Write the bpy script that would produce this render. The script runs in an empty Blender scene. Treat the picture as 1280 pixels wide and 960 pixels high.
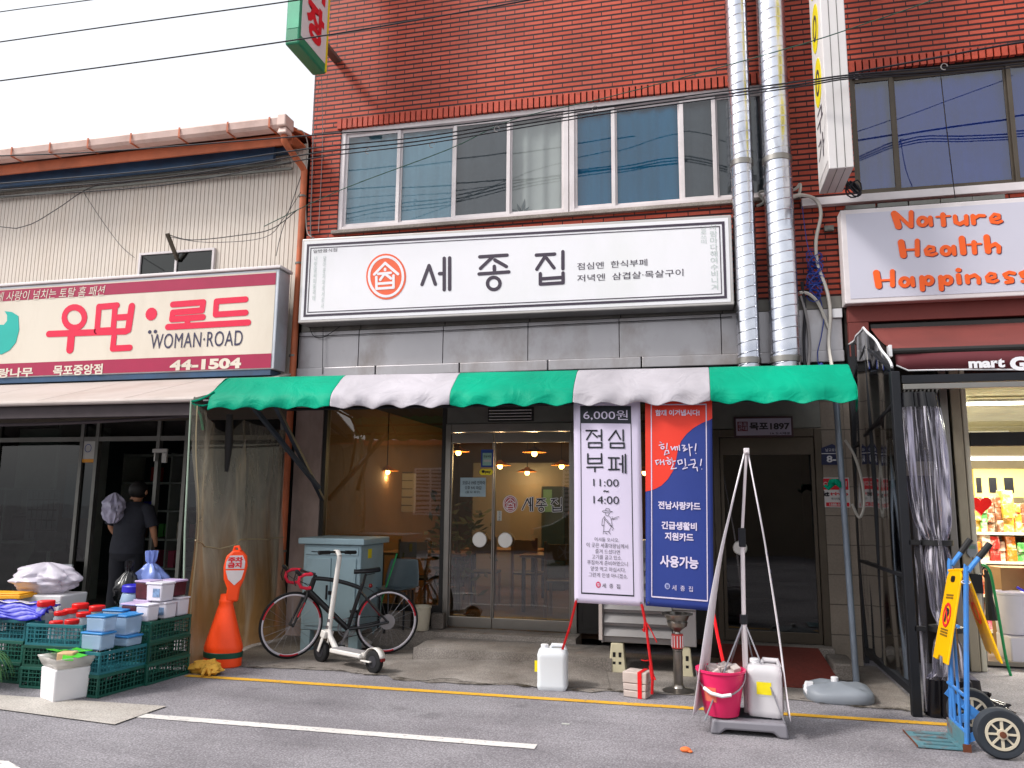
import bpy, bmesh, math, random
from mathutils import Vector, Matrix, Euler, noise
R = math.radians
sc = bpy.context.scene
col = sc.collection
random.seed(7)

# ------------------------------------------------------------------ camera, sky, sun, exposure
FPX, CAMY, CAMZ = 970.0, -8.8, 1.6
YAW, PITCH, ROLL = R(-13.4425), R(8.71145), R(-0.55201)
cy, sy, cp, sp = math.cos(YAW), math.sin(YAW), math.cos(PITCH), math.sin(PITCH)
fwd = Vector((sy*cp, cy*cp, sp)); right = Vector((cy, -sy, 0)); down = fwd.cross(right)
cr, sr = math.cos(ROLL), math.sin(ROLL)
CX, CD = right*cr + down*sr, -right*sr + down*cr
cam = bpy.data.objects.new('camera', bpy.data.cameras.new('camera'))
col.objects.link(cam)
cam.matrix_world = Matrix.Translation((0, CAMY, CAMZ)) @ Matrix((CX, -CD, -fwd)).transposed().to_4x4()
cam.data.sensor_width = 36; cam.data.lens = FPX*36/1280
cam.data.clip_end = 600; cam.data.clip_start = .05
sc.camera = cam

w = bpy.data.worlds.new('World'); sc.world = w; w.use_nodes = True
nt = w.node_tree; nt.nodes.clear()
SUN_EL, SUN_AZ = R(46), R(236)      # azimuth clockwise from +Y: light comes from the left and from behind the camera
sky = nt.nodes.new('ShaderNodeTexSky'); sky.sky_type = 'NISHITA'; sky.sun_disc = False
sky.sun_elevation = SUN_EL; sky.sun_rotation = SUN_AZ; sky.dust_density = 6; sky.air_density = 1.0; sky.ozone_density = 1
hsv = nt.nodes.new('ShaderNodeHueSaturation'); hsv.inputs['Saturation'].default_value = .3   # bright hazy overcast
bg = nt.nodes.new('ShaderNodeBackground'); bg.inputs['Strength'].default_value = .14
wo = nt.nodes.new('ShaderNodeOutputWorld')
veil = nt.nodes.new('ShaderNodeMix'); veil.data_type = 'RGBA'; veil.inputs[0].default_value = .62; veil.inputs[7].default_value = (4.75, 4.9, 5.15, 1)   # even white cloud veil
nt.links.new(sky.outputs[0], hsv.inputs['Color']); nt.links.new(hsv.outputs[0], veil.inputs[6]); nt.links.new(veil.outputs[2], bg.inputs[0]); nt.links.new(bg.outputs[0], wo.inputs[0])
sl = bpy.data.lights.new('sun', 'SUN'); sl.energy = 1.5; sl.angle = R(10); sl.color = (1, .955, .91)
so = bpy.data.objects.new('sun', sl); col.objects.link(so)
sdir = Vector((math.sin(SUN_AZ)*math.cos(SUN_EL), math.cos(SUN_AZ)*math.cos(SUN_EL), math.sin(SUN_EL)))
so.rotation_euler = sdir.to_track_quat('Z', 'Y').to_euler(); so.location = (-10, -16, 20)
vs = sc.view_settings; vs.view_transform = 'Standard'; vs.look = 'None'; vs.gamma = 1; vs.exposure = 0.9
vs.use_curve_mapping = False
sc.render.engine = 'CYCLES'
sc.cycles.use_denoising = True
sc.cycles.max_bounces = 8; sc.cycles.transparent_max_bounces = 16
sc.cycles.sample_clamp_indirect = 6; sc.cycles.caustics_reflective = False; sc.cycles.caustics_refractive = False

# ------------------------------------------------------------------ helpers
def ray(px, py):
    return CX*((px-640)/FPX) + CD*((py-480)/FPX) + fwd
def F(px, py, Y=0.0):
    d = ray(px, py); t = (Y-CAMY)/d.y
    return Vector((d.x*t, Y, CAMZ+d.z*t))
def G(px, py, Z=0.0):
    d = ray(px, py); t = (Z-CAMZ)/d.z
    return Vector((d.x*t, CAMY+d.y*t, Z))
def SX(px, py, X):
    d = ray(px, py); t = X/d.x
    return Vector((X, CAMY+d.y*t, CAMZ+d.z*t))
def zm(ox, oy, s): return lambda x, y: (ox+x/s, oy+y/s)

def lin(h):
    h = h.lstrip('#'); out = []
    for i in (0, 2, 4):
        v = int(h[i:i+2], 16)/255
        out.append(v/12.92 if v <= .04045 else ((v+.055)/1.055)**2.4)
    return (*out, 1)

MATS = {}
def new_mat(name):
    m = bpy.data.materials.new(name); m.use_nodes = True
    n = m.node_tree; n.nodes.clear()
    out = n.nodes.new('ShaderNodeOutputMaterial')
    MATS[name] = m
    return m, n, out
def N(n, t, **kw):
    x = n.nodes.new(t)
    for k, v in kw.items():
        if k in x.inputs: x.inputs[k].default_value = v
        else: setattr(x, k, v)
    return x
def L(n, a, b): n.links.new(a, b)

def pm(name, colr, rough=.55, metal=0.0, var=.12, scale=5, bump=0.0, bscale=80, spec=.4, dirt=None, dscale=1.6, damt=.5, coat=0, alpha=None, trans=0, streak=0):
    """principled with a little uneven colour, optional dirt patches and fine bump"""
    if name in MATS: return MATS[name]
    m, n, out = new_mat(name)
    c = lin(colr) if isinstance(colr, str) else (*colr, 1)
    b = N(n, 'ShaderNodeBsdfPrincipled', Roughness=rough, Metallic=metal)
    b.inputs['Specular IOR Level'].default_value = spec
    b.inputs['Coat Weight'].default_value = coat
    tc = N(n, 'ShaderNodeTexCoord')
    vec = tc.outputs['Object']
    if streak:
        mp = N(n, 'ShaderNodeMapping'); mp.inputs['Scale'].default_value = (1, 1, 1/streak); L(n, vec, mp.inputs[0]); vec = mp.outputs[0]
    nz = N(n, 'ShaderNodeTexNoise', Scale=scale, Detail=5.0, Roughness=.6); L(n, vec, nz.inputs['Vector'])
    rmp = N(n, 'ShaderNodeMapRange'); rmp.inputs['From Min'].default_value = .3; rmp.inputs['From Max'].default_value = .7
    rmp.inputs['To Min'].default_value = 1-var; rmp.inputs['To Max'].default_value = 1+var
    L(n, nz.outputs[0], rmp.inputs[0])
    mx = N(n, 'ShaderNodeMix', data_type='RGBA', blend_type='MULTIPLY'); mx.inputs[0].default_value = 1
    mx.inputs[6].default_value = c
    L(n, rmp.outputs[0], mx.inputs[7])
    cur = mx.outputs[2]
    if dirt:
        n2 = N(n, 'ShaderNodeTexNoise', Scale=dscale, Detail=8.0, Roughness=.65); L(n, vec, n2.inputs['Vector'])
        r2 = N(n, 'ShaderNodeMapRange'); r2.inputs['From Min'].default_value = .48; r2.inputs['From Max'].default_value = .72
        r2.inputs['To Max'].default_value = damt; L(n, n2.outputs[0], r2.inputs[0])
        m2 = N(n, 'ShaderNodeMix', data_type='RGBA'); m2.inputs[7].default_value = lin(dirt)
        L(n, r2.outputs[0], m2.inputs[0]); L(n, cur, m2.inputs[6]); cur = m2.outputs[2]
    L(n, cur, b.inputs['Base Color'])
    if bump:
        n3 = N(n, 'ShaderNodeTexNoise', Scale=bscale, Detail=4.0); L(n, tc.outputs['Object'], n3.inputs['Vector'])
        bp = N(n, 'ShaderNodeBump', Strength=bump, Distance=.02); L(n, n3.outputs[0], bp.inputs['Height']); L(n, bp.outputs[0], b.inputs['Normal'])
    if trans: b.inputs['Transmission Weight'].default_value = trans
    last = b.outputs[0]
    if alpha is not None:
        t = N(n, 'ShaderNodeBsdfTransparent'); mixs = N(n, 'ShaderNodeMixShader'); mixs.inputs[0].default_value = alpha
        L(n, t.outputs[0], mixs.inputs[1]); L(n, last, mixs.inputs[2]); last = mixs.outputs[0]
    L(n, last, out.inputs[0])
    return m

def em(name, colr, strength):
    if name in MATS: return MATS[name]
    m, n, out = new_mat(name)
    e = N(n, 'ShaderNodeEmission', Color=lin(colr), Strength=strength); L(n, e.outputs[0], out.inputs[0])
    return m

def glass(name, tint='#c8d4d0', refl=.12, rough=.02):
    """thin pane: mostly clear with a mirror-like sheen that grows at grazing angles"""
    if name in MATS: return MATS[name]
    m, n, out = new_mat(name)
    t = N(n, 'ShaderNodeBsdfTransparent', Color=lin(tint)); g = N(n, 'ShaderNodeBsdfGlossy', Roughness=rough)
    lw = N(n, 'ShaderNodeLayerWeight', Blend=.25)
    mr = N(n, 'ShaderNodeMapRange'); mr.inputs['To Min'].default_value = refl; mr.inputs['To Max'].default_value = 1
    L(n, lw.outputs['Fresnel'], mr.inputs[0])
    tc = N(n, 'ShaderNodeTexCoord'); nz = N(n, 'ShaderNodeTexNoise', Scale=1.3, Detail=1.0); L(n, tc.outputs['Object'], nz.inputs['Vector'])
    bp = N(n, 'ShaderNodeBump', Strength=.05, Distance=.05); L(n, nz.outputs[0], bp.inputs['Height']); L(n, bp.outputs[0], g.inputs['Normal'])
    x = N(n, 'ShaderNodeMixShader'); L(n, mr.outputs[0], x.inputs[0]); L(n, t.outputs[0], x.inputs[1]); L(n, g.outputs[0], x.inputs[2]); L(n, x.outputs[0], out.inputs[0])
    return m

class MB:
    def __init__(s): s.v = []; s.f = []
    def add(s, vs, fs):
        o = len(s.v); s.v += [Vector(v) for v in vs]; s.f += [tuple(i+o for i in f) for f in fs]; return s
    def box(s, x0, x1, y0, y1, z0, z1):
        return s.add([(x0,y0,z0),(x1,y0,z0),(x1,y1,z0),(x0,y1,z0),(x0,y0,z1),(x1,y0,z1),(x1,y1,z1),(x0,y1,z1)],
                     [(0,3,2,1),(4,5,6,7),(0,1,5,4),(1,2,6,5),(2,3,7,6),(3,0,4,7)])
    def obox(s, c, d, rz=0, rx=0, ry=0, taper=1):
        m = Euler((rx, ry, rz)).to_matrix(); c = Vector(c); a, b, h = d[0]/2, d[1]/2, d[2]/2
        vs = []
        for sz in (-1, 1):
            k = 1 if sz < 0 else taper
            for sx, sy_ in ((-1,-1),(1,-1),(1,1),(-1,1)): vs.append(c + m @ Vector((sx*a*k, sy_*b*k, sz*h)))
        return s.add(vs, [(0,3,2,1),(4,5,6,7),(0,1,5,4),(1,2,6,5),(2,3,7,6),(3,0,4,7)])
    def bar(s, p, q, wd, ht):
        """rectangular bar from p to q"""
        p, q = Vector(p), Vector(q); d = (q-p).normalized()
        up = Vector((0,0,1)) if abs(d.z) < .9 else Vector((0,1,0))
        a = d.cross(up).normalized()*wd/2; b = a.normalized().cross(d)*ht/2
        vs = [e+k for e in (p, q) for k in (-a-b, a-b, a+b, -a+b)]
        return s.add(vs, [(0,1,2,3),(7,6,5,4),(0,4,5,1),(1,5,6,2),(2,6,7,3),(3,7,4,0)])
    def tube(s, pts, r, n=8, closed=False, flat=1.0):
        pts = [Vector(p) for p in pts]; k = len(pts)
        rs = r if isinstance(r, (list, tuple)) else [r]*k
        vs = []; prev = None
        for i, p in enumerate(pts):
            if closed: t = (pts[(i+1) % k]-pts[i-1]).normalized()
            else: t = (pts[min(i+1, k-1)]-pts[max(i-1, 0)]).normalized()
            if prev is None:
                a = t.orthogonal().normalized()
                if abs(t.z) < .9: a = t.cross(Vector((0,0,1))).normalized()
            else: a = (prev-t*prev.dot(t)).normalized()
            prev = a; b = t.cross(a)
            for j in range(n):
                th = 2*math.pi*j/n
                vs.append(p+(a*math.cos(th)+b*math.sin(th)*flat)*rs[i])
        fs = []
        for i in range(k if closed else k-1):
            i2 = (i+1) % k
            for j in range(n): fs.append((i*n+j, i*n+(j+1) % n, i2*n+(j+1) % n, i2*n+j))
        if not closed: fs += [tuple(range(n-1,-1,-1)), tuple(range((k-1)*n, k*n))]
        return s.add(vs, fs)
    def cyl(s, p, q, r, n=16, r2=None): return s.tube([p, q], [r, r if r2 is None else r2], n)
    def lathe(s, prof, c=(0,0,0), n=24, sx=1, sy_=1, m=None, wob=0):
        vs = []; c = Vector(c); k = len(prof)
        for r, z in prof:
            for j in range(n):
                th = 2*math.pi*j/n
                rr = r*(1+wob*math.sin(3*th+z*40))
                v = Vector((rr*math.cos(th)*sx, rr*math.sin(th)*sy_, z))
                vs.append(c+(m @ v if m else v))
        fs = [(i*n+j, i*n+(j+1) % n, (i+1)*n+(j+1) % n, (i+1)*n+j) for i in range(k-1) for j in range(n)]
        fs += [tuple(range(n-1,-1,-1)), tuple(range((k-1)*n, k*n))]
        return s.add(vs, fs)
    def ball(s, c, r, n=12, sx=1, sy_=1, sz=1):
        pr = [(max(r*math.sin(math.pi*i/n), 1e-4), -r*math.cos(math.pi*i/n)*sz) for i in range(n+1)]
        return s.lathe(pr, c, n+4, sx, sy_)
    def prism(s, poly, O, U, V, depth):
        """polygon in plane (O,U,V), thickened along the normal U x V by depth"""
        O, U, V = Vector(O), Vector(U).normalized(), Vector(V).normalized(); nn = U.cross(V).normalized()*depth
        k = len(poly); a = [O+U*x+V*y for x, y in poly]; vs = a+[p+nn for p in a]
        fs = [tuple(range(k-1,-1,-1)), tuple(range(k, 2*k))]+[(i, (i+1) % k, k+(i+1) % k, k+i) for i in range(k)]
        return s.add(vs, fs)
    def poly3(s, pts, off):
        pts = [Vector(p) for p in pts]; off = Vector(off); k = len(pts)
        return s.add(pts+[p+off for p in pts], [tuple(range(k)), tuple(range(2*k-1, k-1, -1))]+[(i, k+i, k+(i+1) % k, (i+1) % k) for i in range(k)])
    def grid(s, rows):
        k = len(rows[0]); vs = [p for r in rows for p in r]
        return s.add(vs, [(i*k+j, i*k+j+1, (i+1)*k+j+1, (i+1)*k+j) for i in range(len(rows)-1) for j in range(k-1)])
    def ring(s, c, ru, rv, ri, h, U=(1,0,0), V=(0,0,1), n=40):
        """flat elliptical ring, ri = inner fraction"""
        c, U, V = Vector(c), Vector(U), Vector(V); nn = U.cross(V).normalized()*h
        vs = []
        for kk, off in ((1, 0), (ri, 0), (1, 1), (ri, 1)):
            for j in range(n):
                th = 2*math.pi*j/n; vs.append(c+U*ru*kk*math.cos(th)+V*rv*kk*math.sin(th)+nn*off)
        fs = []
        for j in range(n):
            q = (j+1) % n
            fs += [(2*n+j, 2*n+q, 3*n+q, 3*n+j), (j, q, 2*n+q, 2*n+j), (n+q, n+j, 3*n+j, 3*n+q), (q, j, n+j, n+q)]
        return s.add(vs, fs)
    def capsule(s, a, b, r, N0, h, n=7):
        """flat stroke with round ends from a to b lying on a plane with normal N0"""
        a, b, N0 = Vector(a), Vector(b), Vector(N0).normalized(); d = b-a
        if d.length < 1e-5: d = Vector((0,0,1)).cross(N0)*1e-4 if abs(N0.z) < .9 else Vector((1e-4,0,0))
        d = d.normalized(); e = N0.cross(d)
        p = [b+(d*math.cos(t)+e*math.sin(t))*r for t in [-math.pi/2+math.pi*i/n for i in range(n+1)]]
        p += [a+(-d*math.cos(t)-e*math.sin(t))*r for t in [-math.pi/2+math.pi*i/n for i in range(n+1)]]
        return s.poly3([q+N0*h for q in p], -N0*h)
    def move(s, m):
        s.v = [m @ v for v in s.v]; return s
    def build(s, name, mat, parent=None, smooth=True, bevel=0, solid=0, sub=0, seg=2, angle=35, at=None):
        off = Vector((0,0,0)); p = parent
        while p is not None: off += p.location; p = p.parent
        me = bpy.data.meshes.new(name)
        org = Vector(at) if at is not None else Vector((0,0,0))
        me.from_pydata([v-off-org for v in s.v], [], s.f); me.validate()
        bm = bmesh.new(); bm.from_mesh(me)
        if not solid: bmesh.ops.recalc_face_normals(bm, faces=bm.faces)
        bm.to_mesh(me); bm.free()
        if smooth:
            me.polygons.foreach_set('use_smooth', [True]*len(me.polygons)); me.set_sharp_from_angle(angle=R(angle))
        o = bpy.data.objects.new(name, me); col.objects.link(o); o.location = org
        if mat: me.materials.append(mat if not isinstance(mat, str) else MATS[mat])
        if solid:
            md = o.modifiers.new('solid', 'SOLIDIFY'); md.thickness = solid; md.offset = 0
        if bevel:
            md = o.modifiers.new('bevel', 'BEVEL'); md.width = bevel; md.segments = seg; md.limit_method = 'ANGLE'; md.angle_limit = R(40); md.harden_normals = False
        if sub:
            md = o.modifiers.new('sub', 'SUBSURF'); md.levels = sub; md.render_levels = sub
        if parent is not None: o.parent = parent
        return o

def tag(o, label=None, cat=None, group=None, kind=None):
    if label: o['label'] = label
    if cat: o['category'] = cat
    if group: o['group'] = group
    if kind: o['kind'] = kind
    return o
def thing(name, label, cat, loc=(0,0,0), rz=0, group=None):
    o = bpy.data.objects.new(name, None); col.objects.link(o); o.location = loc; o.rotation_euler.z = rz
    o.empty_display_size = .1
    return tag(o, label, cat, group)
KIDS = {}
def copy_tree(o, parent=None):
    c = o.copy(); col.objects.link(c); c.parent = parent
    for ch in list(o.children): copy_tree(ch, c)
    return c

TSC = bpy.data.scenes.new('lettering_workbench')   # scratch scene where type is turned into meshes
def text_mesh(s, bold=0.0, shear=0.0, spacing=1.0, lines=1.0, align='CENTER'):
    cu = bpy.data.curves.new('t', 'FONT'); cu.body = s; cu.size = 1; cu.offset = bold; cu.shear = shear; cu.space_character = spacing
    cu.space_line = lines; cu.align_x = align; cu.resolution_u = 4; cu.fill_mode = 'FRONT'; cu.extrude = .0
    o = bpy.data.objects.new('t', cu); TSC.collection.objects.link(o)
    vl = TSC.view_layers[0]; vl.update()
    me = bpy.data.meshes.new_from_object(o.evaluated_get(vl.depsgraph))
    vs = [v.co.copy() for v in me.vertices]; fs = [tuple(p.vertices) for p in me.polygons]
    bpy.data.objects.remove(o); bpy.data.curves.remove(cu); bpy.data.meshes.remove(me)
    return vs, fs
def text(s, bl, br, tl, mat, parent, name='lettering', lift=.003, bold=.02, shear=0, spacing=1, lines=1, align='CENTER', fit='both', label=None):
    """words fitted into the parallelogram bottom-left, bottom-right, top-left (3D points); raised from the face by lift"""
    vs, fs = text_mesh(s, bold, shear, spacing, lines, align)
    bl, br, tl = Vector(bl), Vector(br), Vector(tl); U, V = br-bl, tl-bl; nn = U.cross(V).normalized()*lift
    x0 = min(v.x for v in vs); x1 = max(v.x for v in vs); y0 = min(v.y for v in vs); y1 = max(v.y for v in vs)
    if fit == 'h':          # keep the letters' own proportions inside the box, centred
        k = min(U.length/(x1-x0), V.length/(y1-y0)); fx = (x1-x0)*k/U.length; fy = (y1-y0)*k/V.length
    else: fx = fy = 1
    pts = [bl+U*(.5+((v.x-x0)/(x1-x0)-.5)*fx)+V*(.5+((v.y-y0)/(y1-y0)-.5)*fy)+nn for v in vs]
    mb = MB(); mb.add(pts, fs)
    o = mb.build(name, mat, parent, smooth=False)
    if label: o['label'] = label
    return o
def ptext(s, p_bl, p_tr, Y, mat, parent, **kw):
    """words on a street-facing plane at depth Y, box given by two picture corners"""
    a, b = F(*p_bl, Y), F(*p_tr, Y)
    return text(s, a, (b.x, Y, a.z), (a.x, Y, b.z), mat, parent, **kw)
def strokes(mb, lst, mp, Y, wpx, lift=.003, dx=0, dy=0):
    """brush strokes on a street-facing plane: lists of picture points"""
    k = 0
    for item in lst:
        if isinstance(item, tuple) and item and item[0] == 'w': pts, wd = item[2], item[1]
        else: pts, wd = item, wpx
        P = [F(*mp(x+dx, y+dy), Y) for x, y in pts]
        x, y = pts[0]; r = (F(*mp(x+wd/2, y), Y)-F(*mp(x-wd/2, y), Y)).length/2
        if len(P) == 1: P = P*2
        for a, b in zip(P, P[1:]):
            mb.capsule(a, b, r, (0,-1,0), lift+(k % 9)*.00012); k += 1
    return mb
def circ(cx, cy_, rx, ry, n=18): return [(cx+rx*math.cos(2*math.pi*i/n), cy_+ry*math.sin(2*math.pi*i/n)) for i in range(n+1)]
def jit(p, a): return Vector(p)+Vector((random.uniform(-a,a), random.uniform(-a,a), random.uniform(-a,a)))
def sag(p, q, d, n=14):
    p, q = Vector(p), Vector(q); return [p.lerp(q, i/n)-Vector((0,0,d*4*(i/n)*(1-i/n))) for i in range(n+1)]
def bez(p0, p1, p2, p3, n=12):
    p0, p1, p2, p3 = map(Vector, (p0, p1, p2, p3))
    return [p0*(1-t)**3+p1*3*t*(1-t)**2+p2*3*t*t*(1-t)+p3*t**3 for t in [i/n for i in range(n+1)]]
def smooth_path(pts, n=6):
    P = [Vector(p) for p in pts]; out = []
    for i in range(len(P)-1):
        a, b, c, d = P[max(i-1, 0)], P[i], P[i+1], P[min(i+2, len(P)-1)]
        for k in range(n):
            t = k/n
            out.append(.5*((2*b)+(c-a)*t+(2*a-5*b+4*c-d)*t*t+(3*b-a-3*c+d)*t**3))
    return out+[P[-1]]

# ------------------------------------------------------------------ ground
def ground_mat(name, base, speck, scale, patch, pvar, bump, crack=False):
    m, n, out = new_mat(name)
    b = N(n, 'ShaderNodeBsdfPrincipled', Roughness=.85); b.inputs['Specular IOR Level'].default_value = .25
    tc = N(n, 'ShaderNodeTexCoord'); o = tc.outputs['Object']
    n1 = N(n, 'ShaderNodeTexNoise', Scale=scale, Detail=3.0, Roughness=.7); L(n, o, n1.inputs['Vector'])
    r1 = N(n, 'ShaderNodeValToRGB'); e = r1.color_ramp.elements
    e[0].position = .32; e[0].color = lin(base); e[1].position = .75; e[1].color = lin(speck); L(n, n1.outputs[0], r1.inputs[0])
    ng = N(n, 'ShaderNodeTexVoronoi', Scale=scale*.75); L(n, o, ng.inputs['Vector'])
    rg = N(n, 'ShaderNodeMapRange'); rg.inputs['From Min'].default_value = .1; rg.inputs['From Max'].default_value = .7; rg.inputs['To Min'].default_value = 1.15; rg.inputs['To Max'].default_value = .76; L(n, ng.outputs[0], rg.inputs[0])
    mg = N(n, 'ShaderNodeMix', data_type='RGBA', blend_type='MULTIPLY'); mg.inputs[0].default_value = 1; L(n, r1.outputs[0], mg.inputs[6]); L(n, rg.outputs[0], mg.inputs[7])
    wm = N(n, 'ShaderNodeMapping'); wm.inputs['Scale'].default_value = (.25, 1.6, 1); L(n, o, wm.inputs[0])
    wn_ = N(n, 'ShaderNodeTexNoise', Scale=1.7, Detail=7.0, Roughness=.6, Distortion=.6); L(n, wm.outputs[0], wn_.inputs['Vector'])
    wr_ = N(n, 'ShaderNodeMapRange'); wr_.inputs['From Min'].default_value = .3; wr_.inputs['From Max'].default_value = .7; wr_.inputs['To Min'].default_value = .84; wr_.inputs['To Max'].default_value = 1.12; L(n, wn_.outputs[0], wr_.inputs[0])
    mw = N(n, 'ShaderNodeMix', data_type='RGBA', blend_type='MULTIPLY'); mw.inputs[0].default_value = 1; L(n, mg.outputs[2], mw.inputs[6]); L(n, wr_.outputs[0], mw.inputs[7])
    n2 = N(n, 'ShaderNodeTexNoise', Scale=.9, Detail=8.0, Roughness=.62); L(n, o, n2.inputs['Vector'])
    r2 = N(n, 'ShaderNodeMapRange'); r2.inputs['From Min'].default_value = .35; r2.inputs['From Max'].default_value = .68; L(n, n2.outputs[0], r2.inputs[0])
    mx = N(n, 'ShaderNodeMix', data_type='RGBA', blend_type='MULTIPLY'); mx.inputs[7].default_value = lin(patch)
    mu = N(n, 'ShaderNodeMath', operation='MULTIPLY'); mu.inputs[1].default_value = pvar; L(n, r2.outputs[0], mu.inputs[0])
    L(n, mu.outputs[0], mx.inputs[0]); L(n, mw.outputs[2], mx.inputs[6]); cur = mx.outputs[2]
    so_ = N(n, 'ShaderNodeTexNoise', Scale=2.3, Detail=3.0, Roughness=.5); L(n, o, so_.inputs['Vector'])
    sr_ = N(n, 'ShaderNodeMapRange'); sr_.inputs['From Min'].default_value = .66; sr_.inputs['From Max'].default_value = .74; sr_.inputs['To Min'].default_value = 1; sr_.inputs['To Max'].default_value = .72; L(n, so_.outputs[0], sr_.inputs[0])
    ms_ = N(n, 'ShaderNodeMix', data_type='RGBA', blend_type='MULTIPLY'); ms_.inputs[0].default_value = 1; L(n, cur, ms_.inputs[6]); L(n, sr_.outputs[0], ms_.inputs[7]); cur = ms_.outputs[2]
    if crack:
        v = N(n, 'ShaderNodeTexVoronoi', feature='DISTANCE_TO_EDGE', Scale=.55); 
        dn = N(n, 'ShaderNodeTexNoise', Scale=2.5, Detail=6.0); L(n, o, dn.inputs['Vector'])
        mm = N(n, 'ShaderNodeMix', data_type='VECTOR'); mm.inputs[0].default_value = .12; L(n, o, mm.inputs[4]); L(n, dn.outputs[1], mm.inputs[5]); L(n, mm.outputs[1], v.inputs['Vector'])
        cr_ = N(n, 'ShaderNodeMapRange'); cr_.inputs['From Max'].default_value = .006; cr_.inputs['To Min'].default_value = .55; L(n, v.outputs[0], cr_.inputs[0])
        m3 = N(n, 'ShaderNodeMix', data_type='RGBA', blend_type='MULTIPLY'); m3.inputs[0].default_value = 1; L(n, cur, m3.inputs[6]); L(n, cr_.outputs[0], m3.inputs[7]); cur = m3.outputs[2]
    L(n, cur, b.inputs['Base Color'])
    bp = N(n, 'ShaderNodeBump', Strength=bump, Distance=.01); L(n, n1.outputs[0], bp.inputs['Height']); L(n, bp.outputs[0], b.inputs['Normal'])
    L(n, b.outputs[0], out.inputs[0])
    return m
ground_mat('asphalt', '#757276', '#bab6bb', 85, '#a8a4a8', .6, .5)
ground_mat('concrete', '#8b857f', '#b0a8a2', 105, '#837a72', .8, .3)
ground_mat('pale_concrete', '#989089', '#bab1a9', 105, '#8a8178', .75, .3)
ground_mat('patch_concrete', '#b9b3ac', '#d0cac3', 105, '#aca49c', .6, .25)

def paint_mat(name, colr, wear, under):
    m, n, out = new_mat(name)
    b = N(n, 'ShaderNodeBsdfPrincipled', Roughness=.7); tc = N(n, 'ShaderNodeTexCoord')
    n1 = N(n, 'ShaderNodeTexNoise', Scale=28.0, Detail=8.0, Roughness=.75); L(n, tc.outputs['Object'], n1.inputs['Vector'])
    r = N(n, 'ShaderNodeMapRange'); r.inputs['From Min'].default_value = wear; r.inputs['From Max'].default_value = wear+.14; L(n, n1.outputs[0], r.inputs[0])
    n2 = N(n, 'ShaderNodeTexNoise', Scale=3.0, Detail=4.0); L(n, tc.outputs['Object'], n2.inputs['Vector'])
    r2 = N(n, 'ShaderNodeMapRange'); r2.inputs['To Min'].default_value = .75; r2.inputs['To Max'].default_value = 1.15; L(n, n2.outputs[0], r2.inputs[0])
    m0 = N(n, 'ShaderNodeMix', data_type='RGBA', blend_type='MULTIPLY'); m0.inputs[0].default_value = 1; m0.inputs[6].default_value = lin(colr); L(n, r2.outputs[0], m0.inputs[7])
    mx = N(n, 'ShaderNodeMix', data_type='RGBA'); mx.inputs[7].default_value = lin(under); L(n, m0.outputs[2], mx.inputs[6])
    L(n, r.outputs[0], mx.inputs[0]); L(n, mx.outputs[2], b.inputs['Base Color']); L(n, b.outputs[0], out.inputs[0])
paint_mat('yellow_paint', '#dba62a', .53, '#6c6762')
paint_mat('white_paint', '#d8d4d0', .54, '#77737a')

g = MB(); g.add([(-150,-150,0),(150,-150,0),(150,150,0),(-150,150,0)], [(0,1,2,3)])
tag(g.build('road', 'asphalt', smooth=False), 'grey worn asphalt street in front of the shops', kind='structure')
fr = []
x = -4.9
while x < 1.75:
    fr.append((x, -1.72+.05*math.sin(x*3.1)+random.uniform(-.03,.03)-(.12 if -2.8 < x < -.9 else 0), .006)); x += .12
g = MB(); k = len(fr); vs = fr+[(p[0], 0.0, .006) for p in fr]
g.add(vs, [(i, i+1, k+i+1, k+i) for i in range(k-1)])
tag(g.build('pavement', 'concrete', smooth=False), 'rough concrete strip along the shop fronts', kind='structure')
def edge_strip(a, b, wd, z, n=60, rag=.004):
    a, b = Vector(a), Vector(b); d = (b-a).normalized(); e = Vector((-d.y, d.x, 0))*wd/2
    m = MB(); r1, r2 = [], []
    for i in range(n+1):
        p = a.lerp(b, i/n); r1.append(p-e*(1+random.uniform(-rag,rag)*18)+Vector((0,0,z))); r2.append(p+e*(1+random.uniform(-rag,rag)*18)+Vector((0,0,z)))
    m.grid([r1, r2]); return m
tag(edge_strip((-4.62,-2.235,0), (9,-2.01,0), .085, .005).build('yellow_line', 'yellow_paint', smooth=False), 'yellow painted line along the kerb side', kind='structure')
tag(edge_strip((-4.3,-3.5,0), (-1.09,-3.46,0), .10, .005).build('white_line', 'white_paint', smooth=False), 'white painted road line ending mid-street', kind='structure')
g = MB(); pts = [G(-60,866), G(60,874), G(208,884), G(143,907), G(60,896), G(-60,880)]
g.add([p+Vector((0,0,.009)) for p in pts], [tuple(range(6))])
tag(g.build('pale_patch', 'patch_concrete', smooth=False), 'pale concrete patch in the road by the crates', kind='structure')
g = MB(); pts = [G(-40,950), G(10,953), G(48,975), G(-40,975)]
g.add([p+Vector((0,0,.009)) for p in pts], [(0,1,2,3)])
tag(g.build('road_marking', 'white_paint', smooth=False), kind='structure')
m, n, out = new_mat('grime')
tc = N(n, 'ShaderNodeTexCoord'); nz = N(n, 'ShaderNodeTexNoise', Scale=7.0, Detail=9.0, Roughness=.7); L(n, tc.outputs['Object'], nz.inputs['Vector'])
mr = N(n, 'ShaderNodeMapRange'); mr.inputs['From Min'].default_value = .5; mr.inputs['From Max'].default_value = .66; mr.inputs['To Max'].default_value = .8; L(n, nz.outputs[0], mr.inputs[0])
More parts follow.
